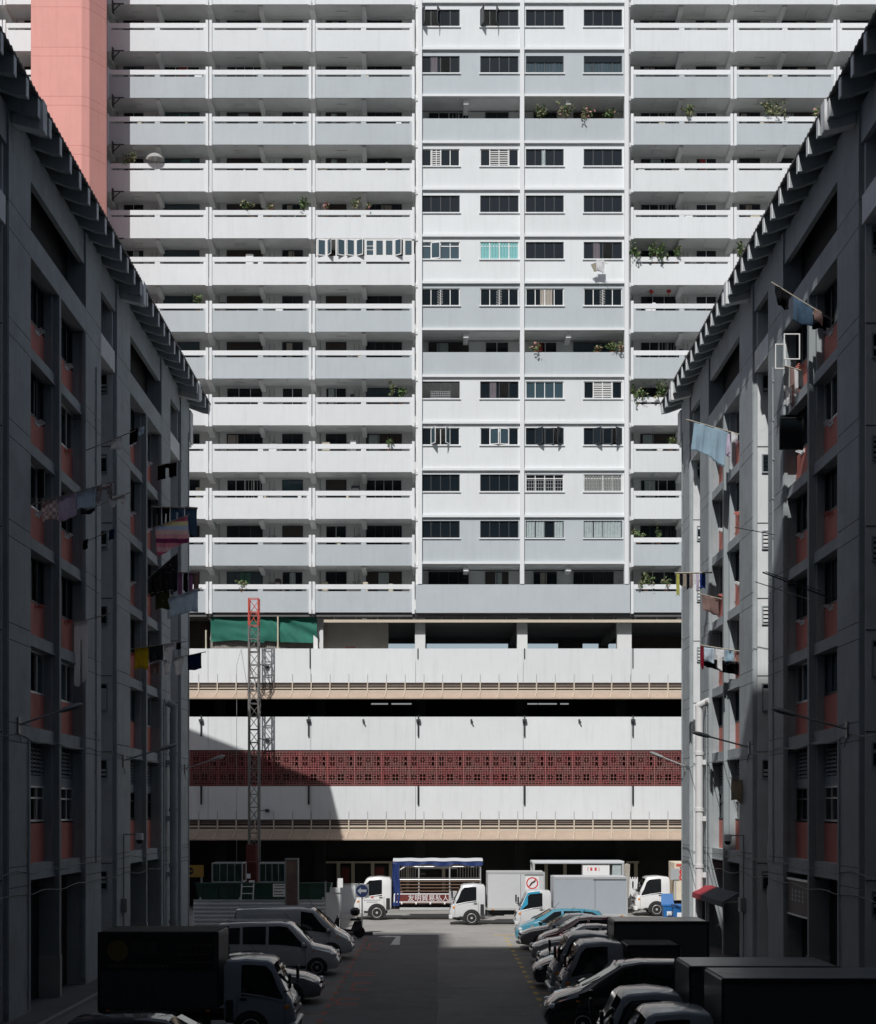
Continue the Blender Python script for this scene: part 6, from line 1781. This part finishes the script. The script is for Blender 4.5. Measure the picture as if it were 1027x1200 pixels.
def make_check(m):
    N, L = m.node_tree.nodes, m.node_tree.links
    ck = N.new('ShaderNodeTexChecker'); ck.inputs['Scale'].default_value = 9
    ck.inputs['Color1'].default_value = (0.95, 0.9, 0.88, 1); ck.inputs['Color2'].default_value = (0.62, 0.5, 0.5, 1)
    tc = N.new('ShaderNodeTexCoord'); L.new(tc.outputs['Object'], ck.inputs['Vector']); L.new(ck.outputs['Color'], N['Principled BSDF'].inputs['Base Color'])
make_check(C['check']); translucent(C['check'])
C['dots'] = speckle('dotted_cloth', (0.015, 0.015, 0.017), (0.4, 0.4, 0.38), 9, 0.16)
C['flor'] = speckle('floral_cloth', (0.62, 0.56, 0.56), (0.25, 0.04, 0.06), 12, 0.3)
def hang(name, label, cat, px0, px1, py0, py1, y, drop_px, m, **kw):
    """cloth between two picture columns at depth y; py0/py1 heights of the pole at the two ends"""
    d = drop_px*y/F
    if 'dropb_px' in kw: kw['dropb'] = kw.pop('dropb_px')*y/F
    return cloth(name, label, cat, at(px0, py0, y), at(px1, py1, y), d, m, **kw)
Y1 = 40.5
pole(at(36, 592, Y1), at(136, 564, Y1), 'bamboo pole carrying the checked and lilac cloths on the left block')
hang('towel', 'checked cloth at the wall end of the pole with the lilac towel', 'cloth', 48, 67, 589, 583.5, Y1, 24, C['check'], slant=0.08, seed=1)
hang('towel', 'lilac towel between the checked cloth and the pale blue shirt', 'towel', 68, 90, 583, 577, Y1, 29, C['lilac'], seed=2, dropb_px=27)
hang('shirt', 'pale blue shirt hanging beside the lilac towel', 'shirt', 90, 111, 577, 571.5, Y1, 22, C['paleblue'], shape='towel', seed=3)
hang('clothes_hanger', 'bunch of small patterned garments at the outer end of the lilac towel pole', 'clothes', 113, 133, 571, 565, Y1, 22, C['flor'], shape='rag', seed=4, wave=0.09)
pole(at(92, 602, 41.2), at(153, 577, 41.2), 'thin pole just below the checked cloth pole', 0.016)
hang('shirt', 'grey shirt on the thin pole below the pale blue shirt', 'shirt', 95, 111, 592, 587, 41.2, 12, C['greyc'], seed=5)
hang('towel', 'white lace cloth on the outer end of the thin pole', 'cloth', 128, 148, 583, 578.5, 41.2, 14, C['whitec'], shape='rag', seed=6)
Y2 = 44.6
pole(at(98, 529, Y2), at(167, 501, Y2), 'pole high on the left block with one small white cloth', 0.018)
hang('cloth', 'single small white cloth on a high pole of the left block', 'cloth', 131, 143, 515, 512.5, Y2, 13, C['whitec'], slant=-0.12, seed=7)
hang('shirt', 'little black garment at the outer end of the high pole', 'shirt', 152, 162, 505, 502, Y2, 16, C['dk'], seed=8)
hang('shirt', 'pale garment at the tip of the high pole', 'shirt', 162, 169, 502, 500, Y2, 9, C['paleblue'], seed=9)
pole(at(96, 637, Y2), at(135, 619, Y2), 'short pole with two dark rags on the left block', 0.018)
hang('cloth', 'dark rag at the wall end of the short pole', 'cloth', 97, 103, 635, 632, Y2, 10, C['dk'], seed=10)
hang('cloth', 'navy rag at the outer end of the short pole', 'cloth', 128, 134, 622, 619, Y2, 12, C['navy'], seed=11)
pole(at(82, 732, Y2), at(130, 719, Y2), 'pole holding the long pale trousers on the left block', 0.018)
hang('trousers', 'long pale trousers hanging down the left block', 'trousers', 87, 103, 730, 727, Y2, 72, C['whitec'], shape='trousers', wave=0.03, seed=12)
Y3 = 56.0
pole(at(183, 546, Y3), at(213, 540, Y3), 'pole with black shorts near the eaves of the left block')
hang('shorts', 'black shorts near the eaves of the left block', 'shorts', 185, 207, 545.5, 541.5, Y3, 17, C['dk'], shape='trousers', seed=13)
pole(at(178, 594, Y3), at(231, 595.5, Y3), 'pole above the striped towel with a row of dark trousers', 0.03)
for i, (a, b, d, mm, lab) in enumerate(((179, 189, 22, 'greyc', 'dark grey trousers nearest the wall above the striped towel'), (190, 199, 24, 'dk', 'black trousers second on the pole above the striped towel'), (200, 216, 20, 'denim', 'short blue jeans third on the pole above the striped towel'), (217, 231, 32, 'denim', 'long blue jeans at the tip of the pole above the striped towel'))):
    hang('trousers', lab, 'trousers', a, b, 594, 595, Y3, d, C[mm], shape='trousers' if i < 3 else 'towel', seed=20+i)
Y4 = 54.8
pole(at(179, 619, Y4), at(222, 603, Y4), 'pole carrying the big striped towel', 0.02)
ob = hang('towel', 'big pink and blue striped towel on the left block', 'towel', 182, 220, 618, 604, Y4, 33, C['stripe'], slant=0.07, wave=0.04, seed=30)
hang('towel', 'black dotted cloth hanging in a slant under the striped towel', 'cloth', 176, 208, 676, 648, Y4, 22, C['dots'], dropb_px=44, seed=31, wave=0.06)
pole(at(172, 679, Y4), at(212, 645, Y4), 'pole under the black dotted cloth', 0.016)
hang('towel', 'olive cloth below the black dotted cloth', 'cloth', 182, 199, 694, 692, Y4, 21, C['olive'], seed=32)
pole(at(178, 695, Y4), at(202, 691.5, Y4), 'short pole holding the olive cloth', 0.016)
pole(at(196, 670.5, Y3), at(231, 671.5, Y3), 'pole with a row of little mauve and dark garments', 0.025)
for i, (a, b, mm) in enumerate(((203, 208, 'greyc'), (209, 214, 'mauve'), (215, 220, 'dk'), (221, 226, 'mauve'), (227, 233, 'rose'))):
    hang('shirt', ('small dark grey garment', 'first small mauve garment', 'small black garment', 'second small mauve garment', 'small dusty pink garment')[i]+' on the pole over the light blue towel', 'clothes', a, b, 671, 671.5, Y3, 22+(i % 2)*4, C[mm], seed=40+i)
hang('towel', 'light blue towel hanging below the row of mauve garments', 'towel', 196, 232, 702, 690, Y4, 22, C['paleblue'], dropb_px=27, seed=46)
pole(at(190, 704, Y4), at(236, 689, Y4), 'pole holding the light blue towel', 0.016)
Y5 = 53.6
pole(at(150, 761, Y5), at(218, 752, Y5), 'pole carrying the yellow towel and grey shirt', 0.018)
hang('towel', 'yellow towel on the left block', 'towel', 158, 174, 760, 758, Y5, 25, C['yellow'], seed=50)
hang('shirt', 'dark grey shirt next to the yellow towel', 'shirt', 175, 191, 758, 755.5, Y5, 18, C['greyc'], seed=51)
hang('shirt', 'white shirt at the outer end of the yellow towel pole', 'shirt', 192, 206, 755.5, 753.5, Y5, 22, C['whitec'], shape='shirt', seed=52)
hang('shirt', 'small black garment at the tip of the yellow towel pole', 'shirt', 207, 212, 753.5, 752.5, Y5, 8, C['dk'], seed=53)
pole(at(188, 775, Y3), at(241, 764, Y3), 'pole reaching out past the corner with white shirts and a navy shirt', 0.018)
hang('shirt', 'left white shirt on the pole with the navy shirt', 'shirt', 192, 201, 774.5, 772.5, Y3, 16, C['whitec'], shape='shirt', seed=54)
hang('shirt', 'right white shirt on the pole with the navy shirt', 'shirt', 203, 216, 772, 769, Y3, 20, C['whitec'], shape='shirt', seed=55)
hang('shirt', 'navy shirt seen against the white podium wall', 'shirt', 220, 236, 768.5, 765, Y3, 18, C['navy'], seed=56)
hang('towel', 'dusty pink rag below the dark grey shirt', 'cloth', 176, 187, 779, 777, Y5, 14, C['rose'], shape='rag', seed=57)
# right block
Z1 = 53.0
pole(at(805, 491.5, Z1), at(870, 510, Z1), 'pole carrying the sky blue sheet on the right block', 0.024)
hang('bed_sheet', 'large sky blue sheet on the right block', 'bed sheet', 814, 853, 494, 505, Z1, 34, C['blue'], dropb_px=41, slant=-0.12, wave=0.035, seed=60)
hang('shirt', 'little white garment beside the sky blue sheet', 'clothes', 857, 865, 506, 508.5, Z1, 13, C['whitec'], seed=61)
hang('shirt', 'dusty lilac garment behind the sky blue sheet', 'clothes', 849, 856, 507, 509, 53.6, 26, C['lilac'], seed=62)
Z2 = 41.0
pole(at(905, 331, Z2), at(976, 375, Z2), 'pole carrying the blue jeans high on the right block', 0.02)
hang('shirt', 'black garment at the outer end of the jeans pole', 'shirt', 909, 925, 334, 343, Z2, 20, C['dk'], seed=63, wave=0.1)
hang('jeans', 'faded blue jeans high on the right block', 'jeans', 930, 953, 347, 359, Z2, 28, C['denim'], slant=-0.02, dropb_px=26, wave=0.03, seed=64)
hang('cloth', 'grey cloth between the jeans and the wall', 'cloth', 954, 965, 361, 366, Z2, 15, C['curt'] if 'curt' in C else C['rose'], seed=65)
hang('cloth', 'black garment at the wall end of the jeans pole', 'shirt', 953, 968, 369, 373, 41.3, 15, C['dk'], seed=66)
Z3 = 44.4
pole(at(918, 428, Z3), at(940, 434, Z3), 'short pole under the open window frames of the right block', 0.018)
for i, (a, b, d, mm, lab) in enumerate(((920, 925, 34, 'greyc', 'dark garment at the outer end under the open window frames'), (926, 931, 44, 'rose', 'dusty pink garment under the open window frames'), (931, 936, 30, 'whitec', 'white garment under the open window frames'), (936, 941, 24, 'greyc', 'dark garment nearest the wall under the open window frames'))):
    hang('shirt', lab, 'clothes', a, b, 429+i*1.3, 430+i*1.3, Z3, d, C[mm], seed=70+i)
hang('cloth', 'long white rag hanging lowest beneath the open window frames', 'cloth', 919, 928, 452, 455, 44.1, 26, C['whitec'], shape='rag', seed=75)
Z4 = 57.0
pole(at(792, 671.5, Z4), at(834, 671, Z4), 'pole with a lemon garment and small dark clothes, right block far end', 0.03)
for i, (a, b, d, mm, lab) in enumerate(((793, 796.5, 26, 'lemon', 'lemon yellow garment at the tip of its pole'), (797, 800.5, 14, 'dk', 'black sock next to the lemon garment'), (801, 804.5, 16, 'beige', 'beige garment second after the lemon one'), (805, 808.5, 18, 'dk', 'black garment in the middle of the lemon garment pole'), (809, 812, 17, 'rose', 'dusty pink garment on the lemon garment pole'), (812.5, 815.5, 13, 'whitec', 'narrow white garment on the lemon garment pole'), (816, 819.5, 20, 'lilac', 'pale lilac garment on the lemon garment pole'), (820.5, 827, 18, 'royal', 'royal blue shorts on the lemon garment pole'))):
    hang('shirt', lab, 'clothes', a, b, 672, 672, Z4, d, C[mm], seed=80+i, wave=0.02)
hang('cloth', 'dusty rose cloth under the royal blue shorts', 'cloth', 823, 842, 697, 701, 56.6, 19, C['rose'], slant=0.05, seed=90)
pole(at(821, 696, 56.6), at(846, 702, 56.6), 'pole holding the dusty rose cloth', 0.018)
Z5 = 53.5
pole(at(821, 756, Z5), at(871, 764, Z5), 'pole of blue towels low on the right block', 0.022)
for i, (a, b, d, mm, sh, lab) in enumerate(((821.5, 825, 25, 'maroon', 'towel', 'maroon cloth at the outer end of the blue towel pole'), (825.5, 837.5, 17, 'paleblue', 'towel', 'pale blue towel next to the maroon cloth'), (839, 848.5, 25, 'whitec', 'shirt', 'white shirt between the two blue towels'), (850, 860, 14, 'blue', 'towel', 'sky blue towel right of the white shirt'), (861, 869, 18, 'rose', 'rag', 'small patterned rag at the wall end of the blue towel pole'))):
    hang('towel' if sh == 'towel' else 'shirt', lab, 'clothes', a, b, 757+i*1.3, 758.3+i*1.3, Z5, d, C[mm], shape=sh, seed=100+i)
hang('towel', 'wide black cloth hanging below the blue towels', 'cloth', 824, 866, 772, 775, 54.0, 8, C['dk'], dropb_px=17, seed=106, wave=0.07)
pole(at(820, 771, 54.0), at(870, 775.5, 54.0), 'lower pole holding the wide black cloth', 0.016)
hang('cloth', 'cream ruffled cloth in a low sunlit window of the right block', 'cloth', 857.5, 871, 912, 915, 51.4, 26, C['beige'], seed=107, wave=0.09)
pole(at(856, 911.5, 51.4), at(876, 916, 51.4), 'short pole holding the cream ruffled cloth', 0.016)
pole(at(895, 671, 41.2), at(979, 703, 41.2), 'thickest of three bare poles in the shade of the right block', 0.022, m='frame')
pole(at(898, 670, 41.6), at(962, 693, 41.6), 'thin upper bare pole of the three in the shade of the right block', 0.013, m='frame')
pole(at(886, 682, 40.8), at(978, 712, 40.8), 'thin lower bare pole of the three in the shade of the right block', 0.013)
pole(at(862, 618, 46.5), at(921, 629, 46.5), 'bare pole crossing the bright service slot of the right block', 0.016, m='frame')
pole(at(0, 627, 38.6), at(20, 626, 38.6), 'bare dark pole at the left picture edge', 0.02, m='frame')
# open casements on the right block
def open_sash(p, w, h, label, m, gl=True, ang=0.0):
    t = thing('window_sash', label, 'window', p)
    o = MB(); c, s = math.cos(ang), math.sin(ang)
    def Q(u, z, d=0): return (p[0]-u*c, p[1]+d+u*s, p[2]+z)
    f = 0.03
    for a, b, e, g in ((0, w, 0, f), (0, w, h-f, h), (0, f, f, h-f), (w-f, w, f, h-f)): o.prism([Q(a, e), Q(b, e), Q(b, g), Q(a, g)], (0, 0.04, 0))
    o.build('sash_frame', M[m], t)
    o = MB(); o.poly([Q(f, f, .02), Q(w-f, f, .02), Q(w-f, h-f, .02), Q(f, h-f, .02)]); o.build('pane', M['clear'] if m != 'frame' else M['glass'], t)
p = at(938, 421, 43.2); open_sash(p, 0.50, 0.80, 'white open casement frame swung out above the hanging garments', 'wframe')
p = at(922, 432, 44.6); open_sash(p, 0.36, 0.80, 'second white open casement frame, behind the first', 'wframe')
p = at(942, 527, 43.0); open_sash(p, 0.74, 1.0, 'dark open casement above the bare poles of the right block', 'frame')
p = at(934, 519, 44.6); open_sash(p, 0.55, 0.9, 'second dark open casement behind the first dark one', 'frame')
p = at(52, 583, 41.4)
t = thing('window_sash', 'pale green open casement on the left block behind the checked cloth', 'window', p)
o = MB(); 
for a, b, e, g in ((0, .42, 0, .05), (0, .42, 1.0, 1.05), (0, .05, .05, 1.0), (.37, .42, .05, 1.0)): o.box(p.x+a-0.42, p.x+b-0.42, p.y, p.y+.04, p.z+e, p.z+g)
o.build('sash_frame', M['frame'], t); o = MB(); o.box(p.x-.37, p.x-.05, p.y+.015, p.y+.025, p.z+.05, p.z+1.0); o.build('pane', M['glass'], t)
# facade: card and white cloth under a window
yv = YF-0.55
pole(at(704, 306, yv+0.3), at(712, 309, yv-0.6), 'little pole under a window of the white slab block', 0.015)
q = at(697.5, 313, YF-0.5)
t = thing('board', 'brown card hanging askew below a window of the white slab block', 'card', q)
o = MB(); c, s = math.cos(.42), math.sin(.42)
o.prism([(q.x+a*c-b*s, q.y, q.z+a*s+b*c) for a, b in ((-.15, -.24), (.15, -.24), (.15, .24), (-.15, .24))], (0, .03, 0)); o.build('card', mat('brown_card', (.28, .26, .2), .8), t)
cloth('towel', 'white cloth hanging below a window of the white slab block', 'cloth', at(699, 305, YF-0.5), at(708.5, 305, YF-0.5), 0.65, C['whitec'], seed=120, wave=0.03)

# ================================================================ PLANTS
def plant(px, py_rim, w, h, label, seed, y=YF+0.15, dry=0.3, flowers=0, trail=0.3, n=150, name='potted_plant'):
    r_ = random.Random(seed)
    b = at(px, py_rim, y); b.z -= 0.18
    t = thing(name, label, 'plant', b)
    o = MB(); o.lathe([(0.11, -0.28), (0.16, -0.02), (0.175, 0.0)], b, 'Z', 14); o.build('pot', M['clay'], t)
    o = MB(); lf = MB()
    for k in range(max(3, int(n/18))):
        a = r_.uniform(0, 6.28); rad = w*0.5*math.sqrt(r_.random()); hh = h*r_.uniform(.35, 1.0)
        tip = b + Vector((rad*math.cos(a)*1.0, rad*0.45*math.sin(a)-0.1, hh+0.1))
        if r_.random() < trail: tip.z = b.z + 0.15 - h*0.5*r_.random(); tip.y = YF-0.16-0.12*r_.random(); mid = b+Vector(((tip.x-b.x)*.7, -0.25, 0.35))
        else: mid = b.lerp(tip, .5) + Vector((r_.uniform(-.06, .06), 0, .08))
        o.tube(b, mid, 0.012, 4, 0, 0.008); o.tube(mid, tip, 0.008, 4, 0, 0.004)
        for j in range(int(n/max(3, int(n/18)))):
            f = r_.uniform(.25, 1.05); c = (b.lerp(mid, f*2) if f < .5 else mid.lerp(tip, (f-.5)*2)) + Vector((r_.gauss(0, .07), r_.gauss(0, .06), r_.gauss(0, .07)))
            d1 = Vector((r_.gauss(0,1), r_.gauss(0,1), r_.gauss(0,.7))).normalized(); d2 = d1.cross(Vector((r_.gauss(0,1), r_.gauss(0,1), r_.gauss(0,1)))).normalized()
            L_ = r_.uniform(.09, .2); W_ = L_*.36
            mi = 2 if r_.random() < flowers else 1 if r_.random() < dry else 0
            lf.add([c-d1*L_*.5, c+d2*W_, c+d1*L_*.5, c-d2*W_], [(0,1,2,3)], mi)
    o.build('stem', M['stem'], t); lf.build('foliage', [M['leaf'], M['leaf2'], M['flower']], t)
PL_ = [(153, 190, .8, .55, 'dry bushy plant on a high rail left of the white umbrella', .7, 0, .35, 170),
 (292, 244, .9, .35, 'low spreading plant on a rail left of the tall fern', .3, 0, .2, 110), (316, 244, .5, .3, 'small plant with a trailing stem on the same rail as the fern', .5, .2, .5, 80),
 (356, 244, .6, .65, 'leafy fern beside a balcony post, high left', .1, 0, .2, 140), (418, 244, .35, .75, 'single tall yellowish plant above a balcony rail', .6, 0, .1, 70), (383, 244, .3, .3, 'tiny reddish plant near a balcony post', .3, .4, .1, 40), (431, 244, .3, .3, 'tiny plant right of the tall yellowish one', .3, .2, .1, 40),
 (232, 354, .7, .5, 'straggly plant on the rail above the left eaves', .3, 0, .2, 100),
 (632, 137, 1.0, .7, 'leafy plant at the left end of the flowering balcony', .5, 0, .1, 150), (663, 137, 1.2, .95, 'tall plant in the middle of the flowering balcony', .5, .1, .1, 170), (690, 137, 1.1, .6, 'pink flowering plant on the flowering balcony', .3, .25, .1, 150), (716, 137, 1.0, .4, 'low spiky plant at the right end of the flowering balcony', .3, .05, .1, 130),
 (806, 135, .8, .75, 'bushy plant with trailing stems on a high right balcony', .4, .08, .4, 170), (906, 135, 1.5, 1.0, 'broad dry shrub on the highest right balcony with plants', .7, 0, .3, 300), (955, 135, .6, .4, 'small plant by the right eaves line', .5, .2, .1, 80),
 (744, 299, .8, .7, 'plant trailing over the pier at the left end of the long planter', .2, 0, .5, 150), (768, 299, 1.6, .85, 'large green shrub on the right balcony in mid height', .1, 0, .2, 330), (793, 299, .7, .5, 'smaller green plant at the right end of the large shrub', .1, 0, .3, 110), (867, 299, .5, .8, 'plant just left of the right eaves', .2, 0, .1, 120),
 (628, 409, 1.0, .4, 'small white flowering plant on the corridor wall', .4, .2, .5, 110), (718, 409, .9, .5, 'green plant at the right end of the corridor wall', .1, .1, .2, 160), (700, 409, .5, .35, 'little plant beside the green one on the corridor wall', .4, .1, .2, 70), (728, 409, .4, .5, 'white flowering plant next to the pier on the corridor wall', .2, .35, .2, 80),
 (459, 464, .35, 1.0, 'tall pale palm above a balcony rail', .6, 0, .05, 70), (470, 464, .7, .6, 'dark leafy plant beside the tall pale palm', .0, 0, .1, 110),
 (748, 464, 1.1, .9, 'bright green climber on the right balcony beside the pier', .2, 0, .4, 210), (778, 464, 1.0, 1.1, 'leafy plant touching the right eaves', .3, 0, .1, 210),
 (456, 520, .45, .3, 'tiny green plant on a rail right of centre', .1, 0, .2, 60), (786, 520, .6, .45, 'yellow-green plant by the corner of the right block', .4, 0, .1, 110),
 (748, 631, .9, .75, 'green plant in the second lowest right balcony', .3, 0, .1, 160), (772, 631, .35, 1.1, 'thin upright plant in the second lowest right balcony', .3, 0, .05, 70),
 (757, 686, 1.2, .95, 'grey-green shrub in the lowest right balcony', .5, 0, .15, 240), (781, 686, .6, .4, 'small plant beside the grey-green shrub', .4, .1, .3, 80),
 (284, 686, .9, .3, 'yellowish creeper spilling over the lowest left rail', .6, 0, .5, 120)]
for i, (px, py, w, h, lab, dry, fl, tr, n) in enumerate(PL_): plant(px, py, w, h, lab, 100+i, dry=dry, flowers=fl, trail=tr, n=n, y=YF+0.22)
# pair of red lanterns on the right balcony
for px, lab in ((764, 'left round red lantern in a right balcony opening'), (784, 'right round red lantern in a right balcony opening')):
    q = at(px, 341, YF+0.9); t = thing('lantern', lab, 'lantern', q)
    o = MB(); o.ball(q, 0.14, 0, 12, 1, 1, .85); o.build('lantern_body', M['signred'], t, smooth=60)
    o = MB(); o.tube(q+Vector((0,0,.12)), q+Vector((0,0,.42)), .01, 4); o.tube(q-Vector((0,0,.28)), q-Vector((0,0,.12)), .02, 5); o.build('tassel', M['yellow'], t)

# ================================================================ LIGHT, SKY, CAMERA
SUN = Vector((0.28, 1.0, -1.12)).normalized()
sd = bpy.data.lights.new('sun', 'SUN'); sd.energy = SUN_E; sd.angle = R(0.5); sd.color = (1.0, 0.985, 0.965)
so = bpy.data.objects.new('sun', sd); COL.objects.link(so); so.rotation_euler = SUN.to_track_quat('-Z', 'Y').to_euler(); so.location = (-20, -60, 90)
w = bpy.data.worlds.new('World'); scene.world = w; w.use_nodes = True
N, L = w.node_tree.nodes, w.node_tree.links
sk = N.new('ShaderNodeTexSky'); sk.sky_type = 'NISHITA'; sk.sun_disc = False
el = math.asin(-SUN.z); sk.sun_elevation = el; sk.sun_rotation = math.atan2(-SUN.x, -SUN.y) % (2*PI)
sk.air_density = 1.0; sk.dust_density = 1.6; sk.ozone_density = 1.0
hz = N.new('ShaderNodeHueSaturation'); hz.inputs['Saturation'].default_value = 0.72; L.new(sk.outputs[0], hz.inputs['Color']); L.new(hz.outputs[0], N['Background'].inputs[0]); N['Background'].inputs[1].default_value = SKY_E
cd = bpy.data.cameras.new('camera'); cd.sensor_fit = 'HORIZONTAL'; cd.sensor_width = 36.0; cd.lens = 36.0*F/1027.0
cd.shift_y = (CY-600.0)/1027.0; cd.shift_x = (513.5-CX)/1027.0; cd.clip_end = 6000; cd.clip_start = 0.1
co = bpy.data.objects.new('camera', cd); COL.objects.link(co); co.location = (0, 0, H); co.rotation_euler = (R(90), 0, 0); scene.camera = co
vs_ = scene.view_settings; vs_.view_transform = 'Standard'; vs_.look = 'None'; vs_.gamma = 1.0; vs_.exposure = EXPO
scene.render.engine = 'CYCLES'
cy = scene.cycles; cy.max_bounces = 8; cy.diffuse_bounces = 6; cy.glossy_bounces = 2; cy.use_denoising = True; cy.sample_clamp_indirect = 6

# shared groups of repeated things
GROUPS = {'laundry_pole': 'laundry poles on the low blocks', 'towel': 'washing on the laundry poles', 'shirt': 'washing on the laundry poles', 'trousers': 'washing on the laundry poles', 'cloth': 'washing on the laundry poles', 'jeans': 'washing on the laundry poles',
 'potted_plant': 'plants on the balconies of the slab block', 'parked_car': 'vehicles parked in the bays', 'parked_van': 'vehicles parked in the bays', 'lorry': 'lorries', 'window_sash': 'open casements on the low blocks', 'wheelie_bin': 'blue wheelie bins', 'flat_block': 'low flat blocks beside the car park',
 'dome_camera': 'dome cameras', 'shop_awning': 'shop awnings', 'lantern': 'red lanterns', 'carton': 'cartons on the lorry', 'hoist_rope': 'hoist ropes', 'air_conditioner': 'air conditioners', 'site_cage': 'netted site cages', 'scaffold_post': 'timber posts by the net', 'apartment_block': 'tall slab blocks'}
for o in list(COL.objects):
    if o.parent is None and 'label' in o and not o.get('group'):
        g = GROUPS.get(o.name.split('.')[0])
        if g: o['group'] = g
